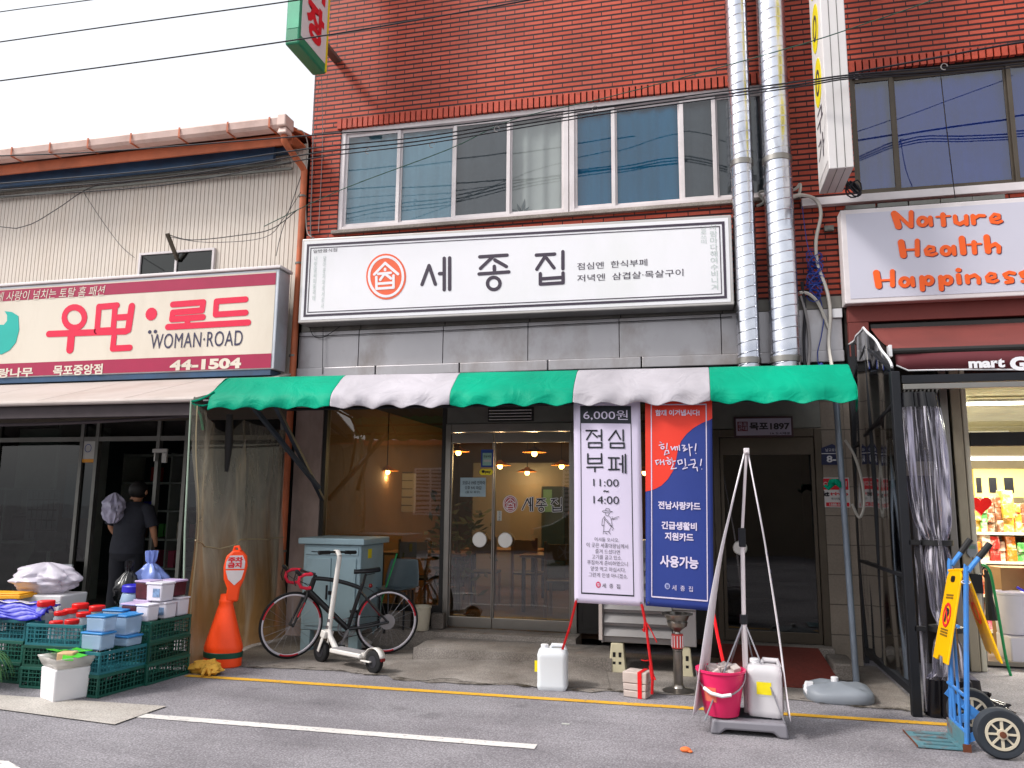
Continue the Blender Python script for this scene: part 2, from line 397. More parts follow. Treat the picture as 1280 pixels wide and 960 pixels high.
d_ = N(n, 'ShaderNodeBsdfDiffuse', Color=lin('#3a3328')); t_ = N(n, 'ShaderNodeBsdfTransparent'); x_ = N(n, 'ShaderNodeMixShader'); L(n, mr.outputs[0], x_.inputs[0]); L(n, t_.outputs[0], x_.inputs[1]); L(n, d_.outputs[0], x_.inputs[2]); L(n, x_.outputs[0], out.inputs[0])
g = MB(); g.grid([[Vector((p_[0], p_[1]+dy, .0105)) for p_ in fr] for dy in (-.05, .09)])
tag(g.build('kerb_grime', 'grime', smooth=False), 'dark dirt and moss gathered along the pavement edge', kind='structure')
# step and apron
t = thing('doorstep', 'broad grey concrete step in front of the glass doors', 'step', (-1.85,-.5,0))
g = MB()
def rough_block(m, x0, x1, y0, y1, z1, nx=24, ny=8, a=.008):
    rows = []
    for j in range(ny+1):
        rows.append([Vector((x0+(x1-x0)*i/nx+(random.uniform(-a,a) if 0 < i < nx else 0), y0+(y1-y0)*j/ny+(random.uniform(-a,a)*1.5 if j == 0 else 0), z1+random.uniform(-a,a)*.5)) for i in range(nx+1)])
    skirt = [Vector((p.x, p.y-.015, -.01)) for p in rows[0]]
    m.grid([skirt]+rows)
    m.grid([[Vector((r[0].x-.01, r[0].y, -.01)) for r in rows], [r[0] for r in rows]])
    m.grid([[r[-1] for r in rows], [Vector((r[-1].x+.01, r[-1].y, -.01)) for r in rows]])
rough_block(g, -2.87, -.85, -1.0, -.34, .13)
g.build('step_slab', 'concrete', t)
g = MB(); rough_block(g, -4.48, -1.3, -.34, .04, .185, 40, 3)
g.build('threshold', 'pale_concrete', t)
g = MB(); rows = []
for j in range(7):
    f = j/6; rows.append([Vector((-2.95+2.05*i/24+(.12*f if i == 24 else -.15*f if i == 0 else 0), -1.0-.78*f+(.06*math.sin(i*.9)+random.uniform(-.04,.04) if j == 6 else 0), (.02+.05*i/24)*(1-f)**1.2*(.9+.2*math.sin(i*1.3))*min(1, i/4, (24-i)/2)+.010)) for i in range(25)])
g.grid(rows); g.build('apron', 'concrete', t)

# ------------------------------------------------------------------ building materials
def brick_mat(name, c1, c2, mortar, bw, rh, ms, rot=False):
    m, n, out = new_mat(name)
    b = N(n, 'ShaderNodeBsdfPrincipled', Roughness=.6); b.inputs['Specular IOR Level'].default_value = .35
    tc = N(n, 'ShaderNodeTexCoord'); sp_ = N(n, 'ShaderNodeSeparateXYZ'); L(n, tc.outputs['Object'], sp_.inputs[0])
    ad = N(n, 'ShaderNodeMath', operation='ADD'); L(n, sp_.outputs[0], ad.inputs[0]); L(n, sp_.outputs[1], ad.inputs[1])
    cb = N(n, 'ShaderNodeCombineXYZ')
    L(n, ad.outputs[0], cb.inputs[0]); L(n, sp_.outputs[2], cb.inputs[1])
    sc_ = N(n, 'ShaderNodeVectorMath', operation='MULTIPLY'); sc_.inputs[1].default_value = (2.2, 1, 1); L(n, cb.outputs[0], sc_.inputs[0])
    br = N(n, 'ShaderNodeTexBrick', Scale=1.0); br.inputs['Color1'].default_value = lin(c1); br.inputs['Color2'].default_value = lin(c2); br.inputs['Mortar'].default_value = lin(mortar)
    br.inputs['Mortar Size'].default_value = ms; br.inputs['Mortar Smooth'].default_value = .15; br.inputs['Bias'].default_value = -.1
    br.inputs['Brick Width'].default_value = bw*2.2; br.inputs['Row Height'].default_value = rh
    if rot: br.offset = 0
    L(n, sc_.outputs[0], br.inputs['Vector'])
    nz = N(n, 'ShaderNodeTexNoise', Scale=1.1, Detail=6.0, Roughness=.6); L(n, tc.outputs['Object'], nz.inputs['Vector'])
    mr = N(n, 'ShaderNodeMapRange'); mr.inputs['From Min'].default_value = .3; mr.inputs['From Max'].default_value = .7; mr.inputs['To Min'].default_value = .78; mr.inputs['To Max'].default_value = 1.15; L(n, nz.outputs[0], mr.inputs[0])
    mx = N(n, 'ShaderNodeMix', data_type='RGBA', blend_type='MULTIPLY'); mx.inputs[0].default_value = 1; L(n, br.outputs[0], mx.inputs[6]); L(n, mr.outputs[0], mx.inputs[7])
    n3 = N(n, 'ShaderNodeTexNoise', Scale=45.0, Detail=3.0); L(n, tc.outputs['Object'], n3.inputs['Vector'])
    m3 = N(n, 'ShaderNodeMapRange'); m3.inputs['To Min'].default_value = .8; m3.inputs['To Max'].default_value = 1.2; L(n, n3.outputs[0], m3.inputs[0])
    mx2 = N(n, 'ShaderNodeMix', data_type='RGBA', blend_type='MULTIPLY'); mx2.inputs[0].default_value = 1; L(n, mx.outputs[2], mx2.inputs[6]); L(n, m3.outputs[0], mx2.inputs[7])
    L(n, mx2.outputs[2], b.inputs['Base Color'])
    iv = N(n, 'ShaderNodeMath', operation='SUBTRACT'); iv.inputs[0].default_value = 1; L(n, br.outputs['Fac'], iv.inputs[1])
    bp = N(n, 'ShaderNodeBump', Strength=1.0, Distance=.02); L(n, iv.outputs[0], bp.inputs['Height']); L(n, bp.outputs[0], b.inputs['Normal'])
    L(n, b.outputs[0], out.inputs[0]); return m
brick_mat('red_brick', '#b0432c', '#be543f', '#2c080c', .245, .0635, .0125)
pm('soldier_brick', '#b0452f', .6, 0, .22, 9, .1, 60)
pm('mortar_dark', '#1c0e0e', .9)
pm('steel_panel', '#a9a6a9', .38, .5, .12, .8, .03, 20, dirt='#6e5f4f', dscale=1.5, damt=.65, streak=1.6)
pm('frame_white', '#d6cfd0', .45, 0, .06, 3, dirt='#a29a92', damt=.3)
pm('dark_frame', '#262423', .5, .1, .2)
pm('grey_metal', '#6d6d68', .45, .5, .15, 3, dirt='#4a463f', damt=.4)
pm('bronze_metal', '#544c42', .45, .5, .15, 3)
pm('stainless', '#8f8c87', .32, .85, .08, 4, .03, 60)
pm('pier_paint', '#9c8a83', .8, 0, .15, 3, .1, 40, dirt='#4b3d33', damt=.6, streak=2)
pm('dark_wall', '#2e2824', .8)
pm('int_wall', '#785a3a', .85, 0, .1, 2)
pm('int_white', '#8d8478', .8, 0, .06, 2)
pm('int_floor', '#5a4433', .5, 0, .2, 4)
pm('int_ceiling', '#3a332d', .9)
pm('white_plastic', '#d9d9dc', .4, 0, .04)
pm('black', '#121214', .5, 0, .1)
pm('black_gloss', '#101013', .25)
pm('curtain_blue', '#a9d3e4', .9, 0, .12, 3, streak=6)
pm('curtain_teal', '#1f8cb8', .9, 0, .18, 3, streak=6)
pm('curtain_grey', '#6b6e72', .9, 0, .1)
pm('lit_room_beige', '#b3aca4', .9, 0, .1, 1.5)  # beige sheet standing in for the lit room behind the fourth pane
pm('sky_reflection_blue', '#3f70bc', .9, 0, .25, 1.2)  # blue sheet and glass tint put the reflected sky into the colour
glass('glass_clear', '#b0b4aa', .11)
glass('glass_win', '#e2ecf0', .07)
glass('glass_dark', '#7d8884', .03)
glass('glass_blue', '#9fbce8', .12)

# ------------------------------------------------------------------ brick building
B = thing('brick_building', 'red brick building with white framed upper windows above a street-level restaurant', 'building', (-1.5,0,0))
def wallbox(x0, x1, z0, z1, mat='red_brick', y0=0.0, y1=.25, name='wall'):
    return MB().box(x0, x1, y0, y1, z0, z1).build(name, mat, B, smooth=False)
m = MB()
WZ0, WZ1 = 5.04, 6.44
XL, XR = -4.87, 9.0
m.box(XL, XR, 0, .25, WZ1+.14, 10.5)
m.box(XL, -4.45, 0, .25, 3.85, WZ1+.14)
m.box(1.12, 1.78, 0, .25, 3.85, WZ1+.14)
m.box(-4.45, 1.12, 0, .25, 3.85, WZ0)
m.box(1.78, XR, 0, .25, 3.85, 5.0)
m.box(XL, XL+.25, .25, 9, 0, 10.5)
m.box(XR-.25, XR, .25, 9, 0, 10.5)
m.box(XL+.25, XR-.25, 8.75, 9, 0, 10.5)
m.build('wall', 'red_brick', B, smooth=False)
MB().box(XL-.05, XR+.05, -.05, 9.05, 10.5, 10.7).build('roof', 'concrete', B, smooth=False)
m = MB(); m.box(-4.5, 1.15, .012, .25, WZ1, WZ1+.14); m.box(1.78, XR, .012, .25, WZ1, WZ1+.14); m.build('soldier_joint', 'mortar_dark', B, smooth=False)
for xa, xb_ in ((-4.5, 1.15), (1.78, XR)):
    x = xa; m = MB()
    while x < xb_-.05: m.obox((x+.033, .0, WZ1+.068+random.uniform(-.002,.002)), (.056, .05+random.uniform(-.004,.004), .138)); x += .0735
    m.build('soldier_course', 'soldier_brick', B, smooth=False)
MB().box(XL+.25, XR-.25, .27, 8.75, 3.3, 3.4).build('floor_slab', 'concrete', B, smooth=False)
# sills
m = MB(); m.box(-4.5, 1.2, -.06, .2, WZ0-.05, WZ0-.003); m.build('sill', 'pale_concrete', B, smooth=False, bevel=.006)
m = MB(); m.box(1.2, XR, -.09, -.003, 4.88, 4.97); m.build('ledge', 'frame_white', B, smooth=False, bevel=.006)

def frame_rect(mb, x0, x1, z0, z1, t, y0, y1):
    mb.box(x0, x0+t, y0, y1, z0, z1); mb.box(x1-t, x1, y0, y1, z0, z1)
    mb.box(x0+t, x1-t, y0, y1, z0, z0+t); mb.box(x0+t, x1-t, y0, y1, z1-t, z1)
def fold_sheet(x0, x1, z0, z1, y, amp=.02, per=.12, n=40):
    mb = MB(); rows = []
    ph = random.uniform(0, 6)
    for z in (z0, (z0+z1)/2, z1):
        rows.append([Vector((x0+(x1-x0)*i/n, y+amp*math.sin(ph+2*math.pi*(x1-x0)*i/n/per+.4*math.sin(i*.5)), z)) for i in range(n+1)])
    return mb.grid(rows)
def window_unit(x0, x1, splits, mats, label, fm='frame_white', gm='glass_win', z0=WZ0, z1=WZ1, yf=.02, fw=.062):
    wn = MB(); frame_rect(wn, x0, x1, z0, z1, fw, yf, yf+.12)
    o = wn.build('window', fm, B, smooth=False, bevel=.004); o['label'] = label
    xs = [x0+fw]+splits+[x1-fw]
    for i in range(len(xs)-1):
        a, b = xs[i], xs[i+1]; y = yf+.03+(.03 if i % 2 else 0)
        s_ = MB(); frame_rect(s_, a-.012, b+.012, z0+fw-.002, z1-fw+.002, .045, y, y+.028)
        s_.build('sash', fm, o, smooth=False, bevel=.003)
        p = MB(); p.add([(a+.02, y+.012, z0+fw+.03), (b-.02, y+.012, z0+fw+.03), (b-.02, y+.012, z1-fw-.03), (a+.02, y+.012, z1-fw-.03)], [(0,1,2,3)])
        p.build('pane', gm, o, smooth=False)
        if mats[i]: fold_sheet(a-.02, b+.02, z0+.02, z1-.02, yf+.13, .012 if 'beige' in mats[i] or 'grey' in mats[i] else .016, .2).build('curtain', mats[i], o)
    return o
window_unit(-4.45, -1.43, [-3.64, -2.9, -2.18], ['curtain_blue','curtain_blue','curtain_grey','lit_room_beige'], 'left white window of four panes with pale blue curtains')
window_unit(-1.42, 1.12, [-.88, -.09, .3], ['curtain_teal','curtain_teal','curtain_grey','curtain_grey'], 'right white window with teal curtains, partly behind the steel ducts')
window_unit(1.78, 8.7, [2.24, 3.4, 4.6, 6, 7.4], ['sky_reflection_blue']*6, 'dark framed window reflecting the sky', fm='bronze_metal', gm='glass_blue', z0=5.0, yf=.05, fw=.04)
# fascia of steel panels above the ground floor
FZ0, FZ1 = 3.12, 3.85
m = MB(); xs = [-4.87, -4.05, -2.95, -1.9, -.83, .3, 1.56]
for a, b in zip(xs, xs[1:]):
    m.box(a, b-.008, -.05, .2, FZ0+.13, FZ1-.14)
m.build('fascia', 'steel_panel', B, smooth=False, bevel=.004)
m = MB()
for a, b in zip(xs, xs[1:]): m.box(a+.02, b+.012, -.046, .2, FZ1-.135, FZ1)
m.build('fascia_top', pm('steel_dull', '#77746f', .5, .4, .15, 1.4, .05, 30, dirt='#4f473d', dscale=2, damt=.6, streak=2), B, smooth=False, bevel=.004)
m = MB()
for a in range(6):
    x0 = -4.87+a*1.073; m.box(x0, x0+1.06, -.09, -.052, FZ0, FZ0+.125)
m.build('fascia_trim', 'steel_panel', B, smooth=False, bevel=.01)
m = MB(); m.box(-4.87, 1.56, -.04, .2, FZ0-.1, FZ0-.004); m.build('lintel', 'dark_frame', B, smooth=False)
# ground floor piers and room
m = MB(); m.box(XL, -4.5, -.03, .2, 0, FZ0-.104); m.build('pier', 'pier_paint', B, smooth=False, bevel=.008)
m = MB(); m.box(.08, .17, 0, .2, 0, FZ0-.104); m.build('pier', 'bronze_metal', B, smooth=False)
tile = brick_mat('beige_tile', '#8f8478', '#968b7f', '#5c554d', .3, .3, .004, rot=True)
m = MB(); m.box(1.29, 1.58, -.02, .25, 0, FZ0-.104); m.build('pier', 'beige_tile', B, smooth=False)
m = MB(); m.box(-4.62, -4.6, .25, 6, .1, 3.3); m.box(.12, .14, .2, 6, .1, 3.3); m.box(-4.6, .12, 6, 6.05, .1, 3.3)
m.build('interior_wall', 'int_wall', B, smooth=False)
MB().box(-4.6, .12, .2, 6, .1, .17).build('interior_floor', 'int_floor', B, smooth=False)
MB().box(-4.6, .12, .2, 6, 2.95, 3.0).build('interior_ceiling', 'int_ceiling', B, smooth=False)
# pale partition and grey counter block seen through the doors
MB().box(-3.9, -2.05, 4.6, 4.7, .17, 2.3).build('interior_partition', 'int_white', B, smooth=False)
# big shop window left of the doors
o = MB(); frame_rect(o, -4.5, -2.9, .19, 2.8, .05, -.01, .07); o.box(-4.45, -2.95, -.005, .06, .24, .42)
win = o.build('window', 'dark_frame', B, smooth=False); win['label'] = 'big dark shop window left of the glass doors'
MB().add([(-4.45,.03,.42),(-2.95,.03,.42),(-2.95,.03,2.75),(-4.45,.03,2.75)], [(0,1,2,3)]).build('pane', 'glass_clear', win, smooth=False)
o = MB(); frame_rect(o, -1.33, .08, .19, 2.8, .05, -.01, .07); o.box(-1.28, .03, -.005, .06, .24, .7)
win2 = o.build('window', 'dark_frame', B, smooth=False); win2['label'] = 'shop window hidden behind the two hanging banners'
MB().add([(-1.28,.03,.7),(.03,.03,.7),(.03,.03,2.75),(-1.28,.03,2.75)], [(0,1,2,3)]).build('pane', 'glass_clear', win2, smooth=False)
m = MB(); m.box(-4.5, -2.9, 0, .1, 2.805, FZ0-.104); m.box(-1.33, .08, 0, .1, 2.805, FZ0-.104); m.build('header', 'dark_wall', B, smooth=False)
# lintel panel with vent over the doors
m = MB(); m.box(-2.89, -1.34, -.02, .1, 2.52, FZ0-.104); m.build('door_header', 'grey_metal', B, smooth=False, bevel=.004)
m = MB()
a, b = F(612,524,-.03), F(665,512,-.03)
m.box(a.x-.02, b.x+.02, -.03, -.022, a.z-.03, b.z+.03)
v = m.build('vent', 'dark_frame', B, smooth=False)
m = MB()
for i in range(4): m.obox(((a.x+b.x)/2, -.045, a.z+.035*i), (b.x-a.x, .035, .008), rx=.5)
m.build('slat', 'steel_panel', v, smooth=False)
# double glass doors
m = MB(); m.box(-2.895, -2.83, -.04, .06, .17, 2.52); m.box(-1.405, -1.335, -.04, .06, .17, 2.52); m.box(-2.83, -1.405, -.035, .06, 2.42, 2.52)
m.build('door_frame', 'stainless', B, smooth=False, bevel=.006)
def glass_door(x0, x1, topz, hx, z0=.195):
    d = MB(); d.box(x0, x1, -.02, .025, z0, z0+.115); d.box(x0, x1, -.02, .025, topz-.12, topz); d.box(x0, x0+.014, -.018, .023, z0+.115, topz-.12); d.box(x1-.014, x1, -.018, .023, z0+.115, topz-.12)
    o = d.build('door', 'stainless', B, smooth=False, bevel=.003)
    MB().add([(x0+.01,.002,z0+.11),(x1-.01,.002,z0+.11),(x1-.01,.002,topz-.115),(x0+.01,.002,topz-.115)], [(0,1,2,3)]).build('pane', 'glass_clear', o, smooth=False)
    h = MB(); rt = Matrix.Rotation(R(90), 3, 'X')
    h.lathe([(.088,0),(.088,.012),(.082,.018),(.02,.02),(.0005,.02)], (hx,-.05,1.18), 32, m=rt); h.cyl((hx,-.05,1.18), (hx,0,1.18), .02)
    h.build('handle', 'brushed', o)
    return o
m, n, out = new_mat('brushed')   # turned steel discs
b_ = N(n, 'ShaderNodeBsdfAnisotropic', Roughness=.3, Anisotropy=.8); b_.inputs['Color'].default_value = (.72,.7,.67,1); L(n, b_.outputs[0], out.inputs[0])
glass_door(-2.828, -2.312, 2.415, F(600,661,-.05).x)['label'] = 'left glass door leaf with notices'
d2 = glass_door(-2.306, -1.408, 2.415, F(632,662,-.05).x); d2['label'] = 'right glass door leaf with the restaurant emblem'
# dark side door at the right
m = MB(); m.box(.17, .235, -.03, .1, 0, 2.42); m.box(1.215, 1.29, -.03, .1, 0, 2.42); m.box(.235, 1.215, -.03, .1, 2.33, 2.42)
m.build('door_frame', 'bronze_metal', B, smooth=False, bevel=.008)
m = MB(); m.box(.17, 1.29, -.02, .1, 2.425, FZ0-.104); m.build('door_header', 'grey_metal', B, smooth=False, bevel=.004)
d = MB(); d.box(.24, 1.21, -.01, .03, .19, .3); d.box(.24, 1.21, -.01, .03, 2.14, 2.325); d.box(.24, .275, -.008, .028, .3, 2.14); d.box(1.175, 1.21, -.008, .028, .3, 2.14)
o = d.build('door', 'bronze_metal', B, smooth=False, bevel=.003); o['label'] = 'dark side door behind the banner stand'
MB().add([(.27,.012,.3),(1.18,.012,.3),(1.18,.012,2.14),(.27,.012,2.14)], [(0,1,2,3)]).build('pane', glass('glass_black', '#4a5252', .03), o, smooth=False)
h = MB(); rt = Matrix.Rotation(R(90), 3, 'X'); hx = F(925,685,-.04).x
h.lathe([(.075,0),(.075,.012),(.068,.018),(.0005,.018)], (hx,-.03,1.15), 28, m=rt); h.build('handle', 'brushed', o)
m = MB(); m.box(.1, 1.3, 1.6, 1.65, 0, 3); m.box(.16, .18, .1, 1.6, 0, 3); m.box(1.27, 1.29, .26, 1.6, 0, 3); m.box(.18, 1.27, .12, 1.6, 2.9, 2.95)
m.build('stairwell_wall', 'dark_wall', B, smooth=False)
m = MB()
for i in range(5): m.box(.19, 1.26, .35+.25*i, 1.59, .17*i, .17*(i+1)-.003)
m.build('stair', 'concrete', B, smooth=False)
MB().box(.17, 1.29, -.2, .1, .01, .185).build('threshold', 'pale_concrete', B, smooth=False, bevel=.01)

# shop at the right in the same building: recess, jambs, bright room
pm('mart_wall', '#cfc8b4', .7, 0, .06, 2); pm('mart_floor', '#8d857a', .4); pm('mart_ceiling', '#e0dac4', .8)
pm('jamb', '#a49a86', .4, .3, .12, 3, dirt='#6a5c48', damt=.4, streak=3)
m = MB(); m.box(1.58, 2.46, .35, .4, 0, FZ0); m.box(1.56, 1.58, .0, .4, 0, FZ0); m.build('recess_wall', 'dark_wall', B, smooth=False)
m = MB(); m.box(1.9, 2.44, .3, .348, 1.93, 2.08); m.build('recess_panel', 'jamb', B, smooth=False)
m = MB(); m.box(2.46, 2.535, -.02, .4, 0, FZ0); m.build('door_frame', 'stainless', B, smooth=False, bevel=.01)
m = MB(); m.box(2.565, 2.66, .0, .3, 0, FZ0); m.build('jamb', 'jamb', B, smooth=False, bevel=.012)
m = MB(); m.box(2.675, 2.725, .03, .3, 0, FZ0); m.build('jamb', 'mart_wall', B, smooth=False, bevel=.01)
m = MB(); m.box(2.73, XR-.3, .02, .12, 2.22, 2.36); m.build('transom', 'dark_frame', B, smooth=False)
m = MB(); m.box(1.58, XR, -.05, .2, FZ0, FZ1); m.build('fascia', 'dark_wall', B, smooth=False)
m = MB(); m.box(2.655, 2.675, .31, 8.5, .05, 3.3); m.box(XR-.3, XR-.28, .3, 8.5, .05, 3.3); m.box(2.675, XR-.3, 8.4, 8.45, .05, 3.3); m.build('interior_wall', 'mart_wall', B, smooth=False)
MB().box(2.675, XR-.3, .3, 8.4, .02, .06).build('interior_floor', 'mart_floor', B, smooth=False)
MB().box(2.675, XR-.3, .3, 8.4, 2.9, 2.95).build('interior_ceiling', 'mart_ceiling', B, smooth=False)
MB().add([(2.73,.07,2.36),(XR-.3,.07,2.36),(XR-.3,.07,3.1),(2.73,.07,3.1)], [(0,1,2,3)]).build('pane', 'glass_clear', B, smooth=False)

# ------------------------------------------------------------------ left building: ribbed tin upper wall over an open shop
T = thing('tin_building', 'low building with cream ribbed tin upper wall and terracotta gutter', 'building', (-8,0,0))
pm('tin_cream', '#d2c8bd', .55, .1, .08, 1.2, .03, 40, dirt='#a8937c', dscale=1.2, damt=.4, streak=5)
pm('gutter_pink', '#d6bab0', .5, 0, .1, 3, dirt='#8c5a44', damt=.5)
pm('terracotta', '#b9633f', .6, 0, .18, 3, dirt='#7a4632', damt=.5)
pm('blue_tin', '#33506f', .5, .2, .2, 3, dirt='#3c3634', damt=.6)
m = MB(); rows = []
x = -13.0
prof = []
while x < -4.97:
    prof += [(x, .018), (x+.052, .018), (x+.054, .03), (x+.06, .03), (x+.062, .018)]; x += .0625
m.grid([[Vector((a, b, z)) for a, b in prof] for z in (2.9, 6.3)])
m.build('wall', 'tin_cream', T, smooth=False)
m = MB(); m.box(-13, -4.95, .05, .2, 2.9, 6.3); m.box(-13, -12.9, .2, 8, 0, 6.3); m.box(-12.9, -4.95, 7.9, 8, 0, 6.3); m.box(-4.97,-4.93,.2,7.9,0,6.3)
m.build('wall', 'dark_wall', T, smooth=False)
m = MB(); m.poly3([(-13.1,-.42,6.29),(-4.94,-.42,6.29),(-4.94,3.5,7.2),(-13.1,3.5,7.2)], (0,0,.05)); m.poly3([(-13.1,3.5,7.2),(-4.94,3.5,7.2),(-4.94,8.2,6.0),(-13.1,8.2,6.0)], (0,0,.05))
m.build('roof', 'terracotta', T, smooth=False)
m = MB(); m.box(-13.1, -4.95, -.36, -.33, 6.12, 6.26); m.box(-13.1, -4.95, -.33, .0, 6.23, 6.26); m.build('fascia_board', 'terracotta', T, smooth=False)
m = MB(); m.box(-13.1, -5.3, -.2, -.14, 6.02, 6.2); m.box(-13.1, -5.1, -.14, 0, 6.16, 6.2); m.build('flashing', 'blue_tin', T, smooth=False)
m = MB(); m.bar((-13.1,-.1,6.0), (-5.1,-.1,6.0), .05, .03); m.bar((-13.1,-.06,5.93), (-5.1,-.06,5.93), .03, .03); m.build('rail', 'grey_metal', T, smooth=False)
# gutter: open trough with brackets
GD = -.075
gp = [(-.56,6.47),(-.575,6.45),(-.56,6.37),(-.52,6.34),(-.40,6.34),(-.37,6.36),(-.37,6.5),(-.38,6.5),(-.38,6.37),(-.41,6.355),(-.515,6.355),(-.545,6.38),(-.55,6.46)]
gp = [(y, z+GD) for y, z in gp]
m = MB(); m.add([(-13.1,y,z) for y, z in gp]+[(-4.98,y,z) for y, z in gp], [(i, (i+1) % 13, 13+(i+1) % 13, 13+i) for i in range(13)]+[tuple(range(12,-1,-1)), tuple(range(13,26))])
gt = m.build('gutter', 'gutter_pink', T, smooth=False)
for px in (17, 64, 111, 164, 224, 284, 336):
    m = MB(); X = F(px, 180, -.56).x; m.box(X-.012, X+.012, -.583, -.578, 6.345+GD, 6.47+GD); m.box(X-.012, X+.012, -.583, -.38, 6.33+GD, 6.338+GD)
    m.build('bracket', 'terracotta', gt, smooth=False)
m = MB(); m.obox((-4.985,-.47,6.345), (.12,.22,.155)); m.obox((-4.985,-.47,6.22), (.13,.18,.08), taper=.8)
m.build('outlet_box', 'gutter_pink', T, smooth=False, bevel=.015)
dp = [(-4.985,-.47,6.2),(-4.985,-.47,6.1),(-4.93,-.3,5.97),(-4.89,-.14,5.87),(-4.885,-.12,5.75),(-4.885,-.12,4.8),(-4.90,-.12,3.0),(-4.91,-.12,.1)]
m = MB(); m.tube(smooth_path(dp, 4), .042, 12); m.build('downpipe', 'terracotta', T)
m = MB()
for z in (5.5, 4.6, 3.4, 2.2, 1.0): m.lathe([(.046,-.012),(.05,-.012),(.05,.012),(.046,.012)], (-4.888-(.02 if z<4 else 0),-.12,z), 14)
m.build('pipe_clip', 'grey_metal', T)
# small window above the sign
w0, w1 = F(175,317,.0), F(269,312,.0)
m = MB(); frame_rect(m, w0.x, w1.x, 4.3, w0.z, .03, -.02, .04); m.box((w0.x+w1.x)/2-.015, (w0.x+w1.x)/2+.015, -.015, .035, 4.33, w0.z-.03)
wn = m.build('window', 'frame_white', T, smooth=False)
MB().box(w0.x+.03, w1.x-.03, .005, .011, 4.33, w0.z-.03).build('pane', 'glass_dark', wn, smooth=False)
MB().box(w0.x+.02, w1.x-.02, .012, .02, 4.3, w0.z-.01).build('blind', 'curtain_grey', wn, smooth=False)
m = MB(); m.bar(tuple(F(209,292,-.25)), tuple(F(222,325,-.02)), .04, .04); m.build('bracket_arm', 'bronze_metal', T, smooth=False)
# open shop room
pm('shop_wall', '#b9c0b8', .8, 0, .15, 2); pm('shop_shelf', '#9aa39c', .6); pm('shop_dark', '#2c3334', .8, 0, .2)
pm('shop_blue', '#6f8290', .6, .2, .1, 2)
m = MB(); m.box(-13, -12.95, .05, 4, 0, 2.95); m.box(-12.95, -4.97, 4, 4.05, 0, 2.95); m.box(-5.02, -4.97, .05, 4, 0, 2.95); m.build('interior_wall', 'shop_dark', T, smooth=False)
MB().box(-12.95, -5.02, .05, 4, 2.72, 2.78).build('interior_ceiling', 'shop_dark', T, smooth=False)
MB().box(-12.95, -5.02, .0, 4, .01, .1).build('interior_floor', 'concrete', T, smooth=False)
m = MB(); m.box(-13, -4.98, -.03, .05, 2.62, 2.895); m.build('header', 'bronze_metal', T, smooth=False)
m = MB()
for X in (-12.92, -11.18, -9.4, -8.02, -7.78, -6.84, -6.42, -5.06): m.box(X-.025, X+.025, -.02, .05, .1, 2.62)
m.box(-12.9, -5.06, -.015, .04, 2.36, 2.42); m.build('shopfront_frame', 'grey_metal', T, smooth=False)
m = MB()
for a, b in ((-12.9,-11.2),(-11.16,-9.42),(-9.38,-8.04),(-8.0,-7.8),(-6.40,-5.08)): m.add([(a,.015,.14),(b,.015,.14),(b,.015,2.36),(a,.015,2.36)], [(0,1,2,3)])
m.add([(-12.9,.015,2.42),(-5.08,.015,2.42),(-5.08,.015,2.62),(-12.9,.015,2.62)], [(0,1,2,3)])
m.build('shopfront_pane', 'glass_dark', T, smooth=False)
m = MB(); m.box(-6.38, -5.1, .3, .33, .1, 2.35)
m.build('sliding_panel', 'shop_blue', T, smooth=False)
m = MB(); m.box(-10.6, -9.0, 1.5, 1.56, .1, 2.7); m.box(-9.0, -8.94, .6, 1.56, .1, 2.7); m.build('interior_partition', 'shop_wall', T, smooth=False)

# things in the open shop
t = thing('wall_shelf', 'pale shelves with a dark bin against the shop back wall at far left', 'shelf', (-9.8,1.2,.1))
m = MB(); m.box(-10.5, -9.05, 1.15, 1.49, 1.72, 1.76); m.box(-10.5, -9.05, 1.15, 1.49, .92, .96); m.build('shelf_board', 'shop_shelf', t, smooth=False)
m = MB(); m.box(-10.46,-10.42,1.2,1.48,.1,1.72); m.box(-9.1,-9.06,1.2,1.48,.1,1.72); m.build('upright', 'shop_shelf', t, smooth=False)
m = MB(); m.obox((-10.0,1.32,1.17), (.55,.28,.4)); tag(m.build('storage_bin', pm('bin_dark', '#1f2c30', .5), None, bevel=.05), 'dark rounded bin standing on the shop shelf', 'bin')
def poster(name, label, cat, p0, p1, Y, base, extra):
    a, b = F(*p0, Y), F(*p1, Y)
    t = thing(name, label, cat, ((a.x+b.x)/2, Y, min(a.z,b.z)))
    MB().box(a.x, b.x, Y, Y+.006, b.z, a.z).build('sheet', base, t, smooth=False)
    return t, a, b
pm('paper', '#b9bab4', .8, 0, .05); pm('paper_grey', '#7b8286', .8, 0, .1); pm('paper_blue', '#9fb4bd', .8, 0, .05)
pm('ink', '#26242a', .7); pm('ink_red', '#b02a2f', .6); pm('ink_blue', '#23458f', .6); pm('ink_orange', '#d8932a', .6)
t, a, b = poster('notice_poster', 'white poster with blue ring and orange foot on the left shop glass', 'poster', (102,551), (118,578), -.005, 'paper', None)
m = MB(); m.ring(((a.x+b.x)/2,-.007,a.z-.1), .052, .055, .86, .002); m.build('blue_ring', 'ink_blue', t, smooth=False)
m = MB(); m.box(a.x, b.x, -.009, -.0055, b.z, b.z+.045); m.build('orange_band', 'ink_orange', t, smooth=False)
t, a, b = poster('price_board', 'grey board ruled with a faint grid leaning behind the left shop glass', 'board', (36,612), (70,676), .5, 'paper_grey', None)
m = MB()
for i in range(1, 6): X = a.x+(b.x-a.x)*i/6; m.box(X-.006, X+.006, .494, .499, b.z+.03, a.z-.03)
for i in range(1, 5): Z = b.z+(a.z-b.z)*i/5; m.box(a.x+.03, b.x-.03, .489, .4935, Z-.01, Z+.01)
m.build('ruling', 'ink', t, smooth=False)
